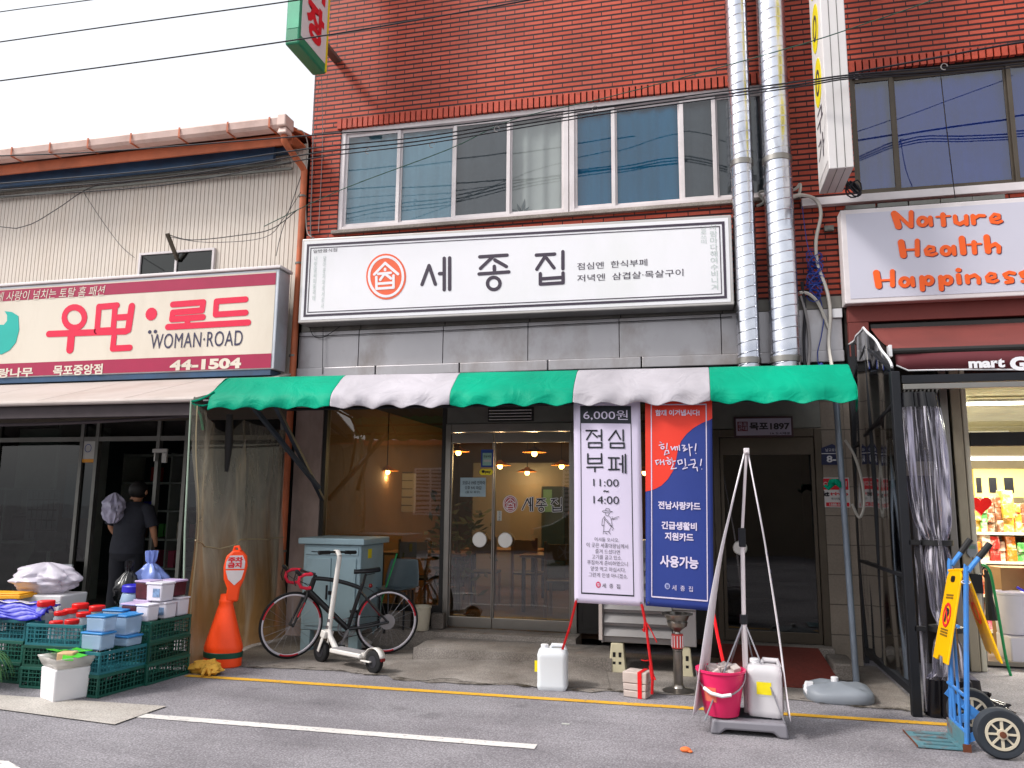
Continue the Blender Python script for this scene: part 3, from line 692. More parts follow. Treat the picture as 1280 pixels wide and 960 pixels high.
t, a, b = poster('picture_print', 'dim printed picture sheet low behind the left shop glass', 'poster', (45,664), (82,690), .42, pm('print', '#5a5a5c', .7, 0, .5, 9), None)
t, a, b = poster('partition_sheet', 'pale grey blue sheet hanging beside the shop doorway', 'sheet', (84,580), (113,648), .45, 'shop_blue', None)
m = MB(); m.obox((-8.02,-.25,.385), (.42,.03,.77), rx=-.12); tag(m.build('foam_board', pm('foam', '#c9cdd2', .8, 0, .05), bevel=.006), 'white foam board leaning upright behind the red lidded jars', 'board')
m = MB(); m.ball((-9.1,.9,.62), .42, 16, 1, .7, .9); tag(m.build('dark_sack', 'black', None), 'big dark sack slumped inside the left shop', 'sack')
t = thing('angle_bracket', 'cream corner bracket at the top of the shop doorway', 'bracket', tuple(F(196,575,-.05)))
a = F(191,561,-.05); m = MB(); m.box(a.x, a.x+.22, -.06, -.03, a.z-.05, a.z); m.box(a.x+.15, a.x+.22, -.062, -.03, a.z-.18, a.z-.052); m.build('plate', 'paper', t, smooth=False, bevel=.005)
m = MB(); m.box(a.x+.03, a.x+.05, -.056, -.036, a.z-.16, a.z-.055); m.build('peg', 'stainless', t, smooth=False)

# left canopy
pm('canopy_white', '#b5aaa4', .6, 0, .06, 2, dirt='#8f7c70', dscale=1.1, damt=.4)
pm('shop_beam', '#3a3134', .7, 0, .2)
t = thing('shop_canopy', 'cream sheet canopy sloping out over the left shop', 'canopy', (-8,-1,2.6))
m = MB()
xs = [-13, -10.6, -9.4, -8.2, -7.0, -5.9, -4.99]
for a, b in zip(xs, xs[1:]): m.poly3([(a+.006,-1.9,2.63),(b-.006,-1.9,2.63),(b-.006+(.12 if b>-5 else 0),-.2,3.16),(a+.006,-.2,3.16)], (0,.003,-.02))
m.build('roof_sheet', 'canopy_white', t, smooth=False)
m = MB(); m.tube([(-13,-1.9,2.615),(-4.98,-1.9,2.615)], .028, 10); m.build('front_roll', 'canopy_white', t)
m = MB(); m.box(-13, -4.97, -1.86, -1.78, 2.46, 2.585); m.build('beam', 'shop_beam', t, smooth=False)
m = MB()
for X in (-11, -9, -7, -5.05): m.bar((X,-1.8,2.52), (X,-.04,3.02), .05, .05)
m.build('rafter', 'shop_beam', t, smooth=False)
m = MB(); m.tube(sag((-9.2,-1.75,2.44),(-5.1,-1.75,2.47),.05), .02, 6); m.build('rolled_tarp', 'shop_beam', t)

# ------------------------------------------------------------------ signs
pm('sign_white', '#e3e2e6', .35, 0, .02, 1, dirt='#cfd3cc', dscale=1.1, damt=.35, streak=2); pm('sign_cream', '#d6cdbe', .4, 0, .03, 1, dirt='#b09f8c', dscale=1.4, damt=.3, streak=3)
pm('sign_pink', '#9c1844', .45, 0, .05); pm('sign_red', '#d6103f', .45, 0, .04); pm('sign_teal', '#12a79b', .45, 0, .04)
pm('sign_navy', '#33304e', .5, 0, .05); pm('sign_dark', '#3b3140', .5, 0, .05); pm('sign_coral', '#e2603a', .5, 0, .03)
pm('sign_case', '#b7b3b0', .4, .5, .1, 3, dirt='#8b8076', damt=.3); pm('sign_orange', '#ee5f16', .45, 0, .03)
pm('sign_lav', '#c2c1ce', .4, 0, .03, 1); pm('sign_purple', '#5a2f4e', .5); pm('ink_pale', '#b9c4c0', .7); pm('sign_mint', '#cfe3dc', .45, 0, .03)
# 1. main restaurant sign
YS = -.32
S1 = thing('shop_sign', 'long white sign board with black lettering and orange emblem over the green awning', 'sign', (-2.2,-.15,3.85))
a, b = F(377,299,YS), F(915,268,YS); c, d = F(373,404,YS), F(917,381,YS)
x0, x1, zt, zb = (a.x+c.x)/2, (b.x+d.x)/2, (a.z+b.z)/2, (c.z+d.z)/2
tl, tr, br_, bl_ = Vector((x0,YS,a.z)), Vector((x1,YS,b.z)), Vector((x1,YS,d.z)), Vector((x0,YS,c.z))
m = MB(); m.poly3([bl_, br_, tr, tl], (0,.25,0)); m.build('case', 'sign_case', S1, smooth=False, bevel=.012)
def inset(k, dy):   # parallelogram inset by k metres
    return [bl_+Vector((k,dy,k)), br_+Vector((-k,dy,k)), tr+Vector((-k,dy,-k)), tl+Vector((k,dy,-k))]
m = MB(); m.poly3(inset(.035,-.004), (0,.006,0)); m.build('face', 'sign_white', S1, smooth=False)
def border(k, t_, dy, mat):
    o, i = inset(k, dy), inset(k+t_, dy); m = MB()
    for q in range(4):
        r_ = (q+1) % 4; m.poly3([o[q], o[r_], i[r_], i[q]], (0,.003,0))
    return m.build('border', mat, S1, smooth=False)
border(.075, .028, -.008, 'sign_dark'); border(.125, .009, -.008, 'sign_dark')
YF = YS-.005
z1 = zm(440,290,1280/280)
m = MB(); P = [F(*z1(*p), YF) for p in circ(195,255,114,131,36)[:-1]]; m.poly3([p+Vector((0,-.003,0)) for p in P], (0,.003,0))
em_ = m.build('emblem', 'sign_coral', S1, smooth=False)
m = MB(); strokes(m, [circ(195,255,97,113,32)], z1, YF, 14, .005)
strokes(m, [[(128,243),(190,178),(264,241)],[(190,212),(190,218)],[(150,240),(222,234)],[(188,238),(162,274)],[(190,240),(224,266)],[(140,258),(141,325),(238,318),(238,250)],[(141,297),(238,290)]], z1, YF, 14, .006)
m.build('emblem_glyph', 'sign_white', em_, smooth=False)
def letters(lst, mp, Y, wpx, mat, parent):
    for q in lst: m = MB(); strokes(m, q, mp, Y, wpx); m.build('letter', mat, parent, smooth=False)
letters([[[(440,192),(400,300)],[(442,196),(476,298)],[(527,150),(527,330)],[(500,238),(524,237)],[(558,148),(558,328)]],
  [[(730,142),(886,132)],[(806,140),(734,208)],[(816,160),(882,197)],[(813,196),(813,214)],[(814,205),(814,232)],[(726,240),(896,228)],circ(810,294,36,35)],
  [[(1053,132),(1158,126)],[(1104,138),(1056,213)],[(1112,150),(1154,205)],[(1205,112),(1205,210)],[(1076,238),(1076,298),(1206,290),(1206,234)],[(1076,268),(1206,259)]]], z1, YF, 19, 'sign_dark', S1)
ptext('점심엔  한식부페', (721.5,337.5), (809,323.5), YF, 'sign_dark', S1, bold=.0)
ptext('저녁엔  삼겹살·목살구이', (721.5,352.5), (854,336), YF, 'sign_dark', S1, bold=.0)
ptext('일반음식점', (391.5,316.5), (421.5,310), YF, 'sign_dark', S1, bold=.0)
for x, y0, y1, s in ((394,320,376,'나\n랏\n말\n싸\n미\n듕\n귁\n에'),(405,320,386,'달\n아\n문\n자\n와\n로\n서\n르\n사'),(893,280,363,'사\n람\n마\n다\n해\n여\n수\n비\n니\n겨'),(880,282,305,'날\n로\n쓰\n미')):
    ptext(s, (x-4,y1), (x+3,y0), YF, 'ink_pale', S1, bold=0)
m = MB()
for X in (x0+.3, (x0+x1)/2, x1-.3): m.bar((X,YS+.24,c.z+.1), (X,-.04,c.z+.1), .05, .05); m.bar((X,YS+.24,a.z-.15), (X,.01,a.z-.15), .05, .05)
m.build('bracket', 'grey_metal', S1, smooth=False)

# 2. left clothes shop sign
YS2 = -.47
S2 = thing('shop_sign', 'long cream sign with crimson bands and red lettering above the left shop', 'sign', (-7.2,-.3,3.2))
def Ls(x, y): return F(*zm(0,330,1280/360)(x, y), YS2)
a, c = Ls(1245,30), Ls(1220,462)
x1 = -4.955; x0 = -11.2; zt = 4.43; zb = 3.175
m = MB(); m.box(x0, x1, YS2, -.2, zb, zt); m.build('case', pm('case_pale', '#b9bec6', .4, .4, .1, 3, dirt='#867b70', damt=.4), S2, smooth=False, bevel=.01)
m = MB(); m.box(x0, x1-.04, YS2-.004, YS2+.003, zb+.012, zt-.03); m.build('face', 'sign_cream', S2, smooth=False)
m = MB(); m.box(x0, x1-.04, YS2-.007, YS2-.0042, Ls(600,130).z, zt-.05); m.box(x0, x1-.04, YS2-.007, YS2-.0042, zb+.015, Ls(600,421).z)
m.build('band', 'sign_pink', S2, smooth=False)
m = MB(); m.box(x0-.02, x1+.03, YS2-.03, -.19, zt+.003, zt+.04); m.build('top_rail', 'frame_white', S2, smooth=False, bevel=.008)
m = MB(); m.box(x0, x1-.05, YS2+.01, -.22, zb-.07, zb-.003); m.build('bottom_rail', 'blue_tin', S2, smooth=False)
z2 = zm(0,330,1280/360); YF2 = YS2-.006
letters([[circ(331,238,45,46),[(217,311),(560,299)],('w',32,[(318,312),(311,380)])],[[(440,190),(431,298)],[(440,191),(520,184)],[(512,188),(503,298)],[(436,297),(505,294)],('w',28,[(586,188),(570,292)]),[(525,238),(578,234)],[(507,322),(501,376),(577,372)]],[('w',50,[(672,222),(673,223)])],[[(768,180),(904,170),(898,206),(768,216),(764,246),(902,236)],[(834,246),(831,276)],[(746,280),(1103,260)]],[[(958,224),(962,166),(1092,157)],[(958,225),(1092,216)]]], z2, YF2, 24, 'sign_red', S2)
ptext('WOMAN·ROAD', (187.5,436.5), (304,412.5), YF2, 'sign_navy', S2, bold=0, spacing=1.06)
m = MB(); strokes(m, [[(665,302),(666,302)],[(690,300),(691,300)]], z2, YF2, 14); m.build('lettering', 'sign_navy', S2, smooth=False)
YF2b = YS2-.008
ptext('44-1504', (212,463.5), (302,447), YF2b, 'sign_cream', S2, bold=.05)
ptext('목포중앙점', (66,470), (129,454.5), YF2b, 'sign_cream', S2, bold=.03)
ptext('사랑나무', (-18,473), (42,459), YF2b, 'sign_cream', S2, bold=.03)
ptext('사랑속에 사랑이 넘치는 토탈 홈 패션', (-34,379.5), (132,356.5), YF2b, 'sign_cream', S2, bold=.0, shear=.15)
m = MB(); P = [F(*p, YF2) for p in [(23,395),(24,412),(20,428),(12,438),(2,443),(-12,441),(-24,430),(-28,414),(-24,399),(-15,390),(-8,389),(-6,398),(-1,406),(5,406),(9,401),(9,394),(6,389),(15,390)]]
m.poly3([p+Vector((0,-.003,0)) for p in P], (0,.003,0)); m.build('emblem', 'sign_teal', S2, smooth=False)

# 3. right sign
YS3 = -.25
S3 = thing('shop_sign', 'lilac white sign with orange English lettering above the brown awning', 'sign', (3,-.15,3.8))
a, c = F(1050,263,YS3), F(1053,380,YS3); zt, zb = a.z, c.z
m = MB(); m.box(a.x, 7.5, YS3, -.06, zb, zt); m.build('case', 'frame_white', S3, smooth=False, bevel=.01)
m = MB(); m.box(a.x+.055, 7.45, YS3-.004, YS3+.002, zb+.05, zt-.05); m.build('face', 'sign_lav', S3, smooth=False)
z3 = zm(1060,240,1280/220); YF3 = YS3-.005
WK = 1.36
def sh(l, dx, dy):
    return [('w', i[1], [(x+dx, y+dy) for x, y in i[2]]) if isinstance(i, tuple) else [(x+dx, y+dy) for x, y in i] for i in l]
W = lambda wd, *p: ('w', wd*WK, list(p))
la = [W(22, *circ(540,215,30,29,14)), W(24,(596,186),(602,240))]
le = [W(18,(1040,205),(1098,190),(1096,168),(1062,161),(1036,188),(1045,220),(1088,225),(1115,213))]
lt = [W(12,(642,182),(738,175)), W(27,(688,164),(694,240))]
lp = [W(28,(535,622),(541,708)), W(22,*circ(584,644,29,28,14))]
lh = [W(36,(385,366),(402,462)), W(13,(415,422),(500,418)), W(26,(502,355),(503,458))]
ls = [W(22,(1206,592),(1170,585),(1136,600),(1150,622),(1190,632),(1192,652),(1150,658))]
LET = [[W(36,(335,158),(366,252)), W(20,(352,158),(452,252)), W(26,(458,148),(458,250))], la, lt, [W(24,(776,178),(782,222),(812,234),(850,214)), W(24,(858,176),(861,234))], [W(26,(906,175),(913,228)), W(20,(917,193),(950,172),(988,174))], le,
  lh, sh(le,-475,235), sh(la,170,212), [W(34,(826,338),(838,442))], sh(lt,226,202), [W(34,(1006,328),(1018,432)), W(24,(1032,396),(1070,378),(1096,398),(1095,436))],
  sh(lh,-180,222), sh(la,-130,440), lp, sh(lp,138,-2), [W(26,(798,568),(806,568)), W(27,(801,606),(808,660))], [W(26,(864,612),(870,658)), W(22,(880,620),(920,604),(948,625),(950,662))], sh(le,-30,430), ls, sh(ls,118,-8)]
for q in LET:
    m = MB(); strokes(m, q, z3, YF3, 20, .0065); o = m.build('letter', 'sign_orange', S3, smooth=False)
    m = MB(); strokes(m, q, z3, YF3, 20, .002, 7, 4); m.build('letter_shadow', 'sign_purple', o, smooth=False)
m = MB()
for k in range(5): p = F(1075+k*40, 258-k*4, -.2); m.obox((p.x,-.17,zt+.035), (.3,.1,.05)); 
m.build('lamp_box', 'grey_metal', S3, smooth=False, bevel=.006)

# 4. vertical signs standing out from the wall
pm('sign_green', '#1f7f5c', .45, 0, .05); pm('sign_yellow', '#e7d51a', .45); pm('sign_facewhite', '#dcd9d8', .45, 0, .02); pm('vred', '#d81f2f', .45)
V1 = thing('vertical_sign', 'vertical projecting sign with green edge and red lettering at top left', 'sign', (-4.5,-.85,6.9))
vx0, vx1, vy0, vy1, vz = -4.62, -4.44, -1.2, -.5, 6.93
m = MB(); m.box(vx0, vx1, vy0, vy1, vz, 10.2); m.build('case', 'sign_green', V1, smooth=False, bevel=.02)
m = MB(); m.box(vx1-.002, vx1+.004, vy0+.04, vy1-.04, vz+.12, 10.15); m.build('face', 'sign_facewhite', V1, smooth=False)
m = MB(); m.box(vx1-.002, vx1+.006, vy1-.035, vy1+.004, vz+.02, 10.15); m.build('edge_strip', 'sign_yellow', V1, smooth=False)
m = MB(); m.box(vx0+.02, vx1-.01, vy0-.004, vy0+.002, vz+.2, 10.1); m.build('front_strip', pm('sign_green2', '#3fa27c', .45), V1, smooth=False)
for i, ch in enumerate('장시앙중'):
    zb_ = vz+.22+i*.62
    text(ch, (vx1+.005,vy0+.14,zb_), (vx1+.005,vy1-.12,zb_), (vx1+.005,vy0+.14,zb_+.52), 'vred', V1, bold=.05)
for z in (7.4, 9.0): m = MB(); m.box(-4.6,-4.5,vy1+.003,0,z,z+.05); m.build('bracket', 'grey_metal', V1, smooth=False)
V2 = thing('vertical_sign', 'white vertical projecting sign with yellow emblems beside the steel ducts', 'sign', (1.47,-.65,4.9))
vx0, vx1, vy0, vy1, vz = 1.345, 1.575, -1.0, -.35, 4.9
m = MB(); m.box(vx0, vx1, vy0, vy1, vz, 9.6); m.build('case', pm('sign_case2', '#cfcbca', .4, .1, .04, 2, dirt='#a29a90', damt=.25), V2, smooth=False, bevel=.008)
m = MB()
for k in (1, 2): X = vx0+(vx1-vx0)*k/3; m.box(X-.003, X+.003, vy0-.003, vy0+.001, vz+.01, 9.6); m.box(X-.003, X+.003, vy0+.01, vy1, vz-.003, vz+.001)
m.build('seam', 'grey_metal', V2, smooth=False)
m = MB(); m.box(vx0-.004, vx0+.002, vy0+.03, vy1-.03, vz+.1, 9.5); m.build('face', 'sign_facewhite', V2, smooth=False)
m = MB()
for q in range(4): m.ring((vx0-.005, (vy0+vy1)/2, 6.0+.62*q), .2, .26, .02, .004, (0,-1,0), (0,0,1))
m.build('emblem', 'sign_yellow', V2, smooth=False)
m = MB()
for q in range(4): m.ring((vx0-.0095, (vy0+vy1)/2, 6.0+.62*q), .11, .14, .7, .003, (0,-1,0), (0,0,1))
m.build('emblem_ring', 'sign_dark', V2, smooth=False)
for i, ch in enumerate(('가','구')):
    text(ch, (vx0-.005,vy1-.14,5.14+.3*i), (vx0-.005,vy0+.14,5.14+.3*i), (vx0-.005,vy1-.14,5.4+.3*i), 'sign_dark', V2, bold=.0)
for z in (5.6, 8.4): m = MB(); m.box(1.42,1.5,vy1,-.0,z,z+.05); m.build('bracket', 'grey_metal', V2, smooth=False)

# small signs on the ground floor
t = thing('door_sign', 'small dark framed white plate reading 목포1897 over the side door', 'sign', tuple(F(955,545,-.06)))
a, b = F(918,547,-.06), F(991,520,-.06)
m = MB(); m.box(a.x, b.x, -.06, -.021, a.z, b.z); m.build('frame', pm('plum', '#3a2026', .5), t, smooth=False, bevel=.006)
m = MB(); m.box(a.x+.022, b.x-.022, -.064, -.058, a.z+.022, b.z-.022); m.build('plate', pm('plate_lav', '#a79fb3', .5), t, smooth=False)
ptext('목포1897', (937,538), (987,527.5), -.065, 'ink', t, bold=.04)
ptext('1A 도시재생', (963,543.5), (987,539.8), -.065, 'ink', t, bold=.02)
a, b = F(922,539,-.066), F(934.5,527,-.066)
m = MB(); m.box(a.x, b.x, -.067, -.0645, a.z, b.z); m.build('stamp', pm('stamp_red', '#6a2028', .6, 0, .3, 60), t, smooth=False)
ptext('목포\n근대', (923,538), (934,528), -.0675, 'plate_lav', t, bold=.02)
t = thing('house_number_plate', 'dark blue house number plate with pointed top reading 8-1 on the tiled pier', 'plate', tuple(F(1040,581,-.03)))
P = [F(x, y, -.035) for x, y in ((1027,581),(1054,581),(1054,561),(1040,555),(1026.5,560))]
m = MB(); m.poly3(P, (0,.012,0)); m.build('plate', pm('plate_navy', '#16204a', .4), t, smooth=False)
ptext('8-1', (1033.5,578), (1050,569.5), -.036, 'sign_white', t, bold=.03, lift=.002)
ptext('남교로1길', (1032,564.5), (1049,560.5), -.036, 'sign_white', t, bold=0, lift=.002)
m = MB(); Q = F(1027,567,-.036), F(1053.5,567.5,-.036); m.box(Q[0].x, Q[1].x, -.0385, -.0355, Q[0].z-.004, Q[0].z+.004); m.build('rule', 'sign_white', t, smooth=False)
t = thing('security_sticker', 'red and white security camera sticker below the blue house number plate', 'sticker', tuple(F(1040,634,-.03)))
a, b = F(1026.5,634,-.026), F(1061,597,-.026)
m = MB(); m.box(a.x, b.x, -.026, -.021, a.z, b.z); m.build('sheet', 'sign_facewhite', t, smooth=False)
mid = F(1030,612,-.026).z; lo = F(1030,628,-.026).z
m = MB(); m.box(a.x+.01, b.x-.01, -.029, -.0265, mid, b.z-.01); m.build('red_band', 'vred', t, smooth=False)
m = MB(); m.box(a.x+.05, b.x-.01, -.029, -.0265, a.z+.01, lo); m.build('red_band', 'vred', t, smooth=False)
ptext('CCTV감시', (1029.5,608), (1058,601.5), -.0295, 'sign_facewhite', t, bold=.01, lift=.002)
ptext('kt', (1029,620.5), (1036.5,614), -.027, 'ink', t, bold=.06, lift=.002)
ptext('telecop', (1038,620.5), (1060,615), -.027, 'vred', t, bold=.05, lift=.002)
ptext('케이티텔레캅', (1039,625), (1056,622), -.027, 'ink', t, bold=.01, lift=.002)
ptext('1588-0112', (1037,632.2), (1057,629.3), -.0295, 'sign_facewhite', t, bold=.03, lift=.002)
m = MB(); p = F(1024.5,547,-.02)

# notices on the glass doors
t, a, b = poster('door_notice', 'pale blue paper notice with three printed lines on the left door', 'notice', (575.5,597), (607,621), -.03, 'paper_blue', None)
ptext('코로나 19로 인하여', (578,606), (606,601), -.031, 'ink', t, bold=.01, lift=.002)
ptext('오후 9시 마감', (581,612), (602,607.5), -.031, 'ink', t, bold=.01, lift=.002)
ptext('(월 요 휴무)', (582,617), (600,613.5), -.031, 'ink', t, bold=.0, lift=.002)
t, a, b = poster('blue_sticker', 'blue and pale green sticker high on the left glass door', 'sticker', (601.5,562), (616.5,584), -.03, 'ink_blue', None)
m = MB(); m.box(a.x+.02, b.x-.02, -.034, -.0305, b.z+.02, a.z-.04); m.build('panel', pm('mintp', '#8fb5a8', .6), t, smooth=False)
ptext('안심식당', (604.5,572), (614,569), -.035, 'ink', t, bold=.02, lift=.002)
m = MB(); p0, p1 = F(604.5,577.5,-.0355), F(614,574.5,-.0355); m.box(p0.x, p1.x, -.037, -.0345, p0.z, p1.z); m.build('panel', 'paper', t, smooth=False)
t = thing('pay_sticker', 'yellow rounded pay sticker on the left glass door', 'sticker', tuple(F(607,590,-.03)))
a, b = F(603,590,-.03), F(612.5,590,-.03); r_ = abs(F(603,593.8,-.03).z-a.z)
m = MB(); m.capsule(a, b, r_, (0,-1,0), .003); m.build('sheet', 'sign_yellow', t, smooth=False)
ptext('●pay', (602,592.2), (613.5,587.5), -.034, 'ink', t, bold=.03, lift=.002)
t, a, b = poster('pull_label', 'small white vertical label on the edge of the right door', 'label', (621.5,638.5), (627,651), -.03, 'paper', None)
ptext('당\n기\n세\n요', (623.2,650.5), (625.5,639), -.031, 'ink', t, bold=.01, lift=.002)
t = thing('door_emblem', 'red round emblem with outlined black lettering on the right glass door', 'decal', tuple(F(665,630,-.03)))
YD = -.028; z4 = zm(500,480,1280/240)
m = MB(); P = [F(*z4(*p), YD) for p in circ(735,800,49,58,30)[:-1]]; m.poly3(P, (0,.003,0)); m.build('disc', 'sign_white', t, smooth=False)
m = MB(); P = [F(*z4(*p), YD-.003) for p in circ(735,800,44,52,30)[:-1]]; m.poly3(P, (0,.002,0)); m.build('disc', pm('deepred', '#a01830', .5), t, smooth=False)
m = MB(); strokes(m, [circ(735,800,38,45,24)], z4, YD-.003, 4, .002)
strokes(m, [[(706,795),(735,765),(766,793)],[(735,778),(735,783)],[(718,795),(752,793)],[(735,795),(722,808)],[(736,795),(750,806)],[(713,802),(714,832),(757,830),(757,800)],[(714,817),(757,815)]], z4, YD-.003, 5.5, .0025)
m.build('glyph', 'sign_white', t, smooth=False)
G3 = [[(850,765),(815,838)],[(850,768),(862,795)],[(860,808),(874,808)],[(870,760),(870,845)],[(884,757),(884,845)],
      [(915,770),(968,766)],[(940,768),(912,795)],[(945,775),(970,793)],[(942,795),(942,803)],[(908,812),(978,808)],circ(942,835,16,14,12),
      [(1008,770),(1048,766)],[(1030,768),(1008,800)],[(1034,780),(1050,797)],[(1075,760),(1075,802)],[(1020,815),(1020,848),(1076,846),(1076,814)],[(1020,830),(1076,828)]]
m = MB(); strokes(m, G3, z4, YD, 15, .001); m.build('lettering_outline', 'sign_white', t, smooth=False)
m = MB(); strokes(m, G3, z4, YD, 8, .0035); m.build('lettering', 'ink', t, smooth=False)

# ------------------------------------------------------------------ green and white awning
def vinyl(name, colr, rough=.38):
    if name in MATS: return MATS[name]
    m, n, out = new_mat(name)
    b = N(n, 'ShaderNodeBsdfPrincipled', Roughness=rough); b.inputs['Specular IOR Level'].default_value = .12
    tr = N(n, 'ShaderNodeBsdfTranslucent', Color=lin(colr)); b.inputs['Base Color'].default_value = lin(colr)
    tc = N(n, 'ShaderNodeTexCoord'); nz = N(n, 'ShaderNodeTexNoise', Scale=3.4, Detail=4.0, Roughness=.5, Distortion=1.5); L(n, tc.outputs['Object'], nz.inputs['Vector'])
    bp = N(n, 'ShaderNodeBump', Strength=.5, Distance=.05); L(n, nz.outputs[0], bp.inputs['Height']); L(n, bp.outputs[0], b.inputs['Normal'])
    n2 = N(n, 'ShaderNodeTexNoise', Scale=1.4, Detail=7.0); L(n, tc.outputs['Object'], n2.inputs['Vector'])
    mr = N(n, 'ShaderNodeMapRange'); mr.inputs['From Min'].default_value = .35; mr.inputs['From Max'].default_value = .7; mr.inputs['To Min'].default_value = 1.06; mr.inputs['To Max'].default_value = .68; L(n, n2.outputs[0], mr.inputs[0])
    mx = N(n, 'ShaderNodeMix', data_type='RGBA', blend_type='MULTIPLY'); mx.inputs[0].default_value = 1; mx.inputs[6].default_value = lin(colr); L(n, mr.outputs[0], mx.inputs[7]); L(n, mx.outputs[2], b.inputs['Base Color'])
    x = N(n, 'ShaderNodeMixShader'); x.inputs[0].default_value = .15; L(n, b.outputs[0], x.inputs[1]); L(n, tr.outputs[0], x.inputs[2]); L(n, x.outputs[0], out.inputs[0])
    return m
vinyl('vinyl_green', '#00a380', .55); vinyl('vinyl_white', '#c4bfc6', .55)
pm('frame_blue', '#3b4450', .5, .4, .15); pm('frame_black', '#1d1f24', .5, .3, .15)
A = thing('striped_awning', 'green and white striped vinyl awning with scalloped edge over the restaurant front', 'awning', (-1.8,-1,2.5))
seams = [-4.82, -3.47, -2.25, -1.08, .125, 1.31]
def awn_pt(x, k):
    n0 = noise.noise(Vector((x*2.2, k*3.1, 1.7))); n1 = noise.noise(Vector((x*6.5, k*5.0, 4.2)))
    scl = .5-.5*math.cos(2*math.pi*(x+4.82)/.30)
    prof = [(-1.55, 2.865), (-1.64, 2.845), (-1.75, 2.755), (-1.85, 2.665), (-1.90, 2.605), (-1.912, 2.53), (-1.915, 2.468+.034*scl**.8)]
    y, z = prof[k]
    z += -.07*(x+1.8)/3.1*.35
    if k in (1, 2): z -= .014*(.5+.5*math.cos(2*math.pi*(x+.2)/1.2))*1.0
    amp = [.0, .010, .016, .016, .012, .02, .024][k]
    return Vector((x, y+amp*(n0+.5*n1)-(.02*math.sin(2*math.pi*(x+4.8)/.30+.4) if k >= 5 else 0), z+amp*.5*n1))
for i in range(5):
    a, b = seams[i], seams[i+1]; nx = 60
    m = MB(); m.grid([[awn_pt(a+(b-a)*j/nx, k) for j in range(nx+1)] for k in range(7)])
    m.build('fabric_panel', 'vinyl_green' if i % 2 == 0 else 'vinyl_white', A, solid=.004, angle=80, sub=1)
# ragged side flaps
m = MB(); rows = []
for k in range(7):
    p = awn_pt(1.31, k); rows.append([p+Vector((.015*j, .10*j+.02*math.sin(j*2+k), -.012*j*(k-2)*.3)) for j in range(5)])
m.grid(rows); m.build('side_flap', 'vinyl_green', A, solid=.004, angle=80)
m = MB(); rows = []
for k in range(5):
    p = awn_pt(-4.82, k); rows.append([p+Vector((-.03*j, .05*j*(k-1)*.3, -.03*j+.01*math.sin(j*3+k))) for j in range(4)])
m.grid(rows); m.build('side_flap', 'vinyl_green', A, solid=.004, angle=80)
# corrugated dark roof sheet behind
m = MB(); rows = []
for y, z in ((-1.5, 2.80), (-.06, 3.0)): rows.append([Vector((-4.85+.04*i, y, z+.014*math.cos(i*math.pi/2))) for i in range(154)])
m.grid(rows); m.build('roof_sheet', pm('roof_dark', '#343c46', .5, .3, .15), A, solid=.003)
m = MB(); m.tube([(-4.9,-1.86,2.60),(1.3,-1.86,2.54)], .02, 8); m.tube([(-4.9,-1.5,2.84),(1.3,-1.5,2.78)], .02, 8); m.tube([(-4.5,-.9,2.62),(1.28,-.9,2.62)], .016, 8)
for X in (-4.88, -4.3, -2.3, -.2, 1.28): m.tube([(X,-1.86,2.57),(X,-1.5,2.81),(X,-.06,2.96)], .016, 8)
m.build('frame', 'frame_black', A)
for p, q in ((F(345,508,-1.5), F(403,624,-.06)), (F(316,508,-1.55), F(399,610,-.5))):
    m = MB(); m.bar(p, q, .045, .045); m.build('strut', 'frame_blue', A, smooth=False, bevel=.004)
m = MB(); m.tube([(1.345,-.95,0),(1.30,-.95,2.7)], .028, 14); m.build('post', 'pole_blue' if 'pole_blue' in MATS else pm('pole_blue', '#7f8a99', .45, .5, .12, 6, dirt='#5b5349', damt=.4), A)
m = MB(); p = F(1043,604,-.98)
for k in range(5): m.tube([p+Vector((.05*math.cos(t*.8+k), .05*math.sin(t*.8+k), .03*math.sin(t*1.3+k*2))) for t in range(9)], .013, 6)
m.tube([p, p+Vector((-.06,-.02,-.05)), p+Vector((-.09,-.02,-.02))], .018, 6); m.build('knotted_cord', 'vinyl_green', A)

# dirty clear curtain on the left end of the awning
m, n, out = new_mat('dirty_vinyl')
tc = N(n, 'ShaderNodeTexCoord'); mp = N(n, 'ShaderNodeMapping'); mp.inputs['Scale'].default_value = (1.5,1.5,.35); L(n, tc.outputs['Object'], mp.inputs[0])
n1 = N(n, 'ShaderNodeTexNoise', Scale=3.2, Detail=8.0, Roughness=.62, Distortion=.8); L(n, mp.outputs[0], n1.inputs['Vector'])
sp_ = N(n, 'ShaderNodeSeparateXYZ'); L(n, tc.outputs['Object'], sp_.inputs[0])
rz = N(n, 'ShaderNodeMapRange'); rz.inputs['From Min'].default_value = .1; rz.inputs['From Max'].default_value = 2.3; rz.inputs['To Min'].default_value = .42; rz.inputs['To Max'].default_value = .0; L(n, sp_.outputs[2], rz.inputs[0])
ad = N(n, 'ShaderNodeMath', operation='ADD'); L(n, n1.outputs[0], ad.inputs[0]); L(n, rz.outputs[0], ad.inputs[1])
fr_ = N(n, 'ShaderNodeMapRange'); fr_.inputs['From Min'].default_value = .35; fr_.inputs['From Max'].default_value = .95; fr_.inputs['To Min'].default_value = .15; fr_.inputs['To Max'].default_value = .85; L(n, ad.outputs[0], fr_.inputs[0])
cr_ = N(n, 'ShaderNodeValToRGB'); e = cr_.color_ramp.elements; e[0].position = .35; e[0].color = lin('#a9a598'); e[1].position = .8; e[1].color = lin('#86643c')
n2 = N(n, 'ShaderNodeTexNoise', Scale=2.0, Detail=6.0); L(n, mp.outputs[0], n2.inputs['Vector'])
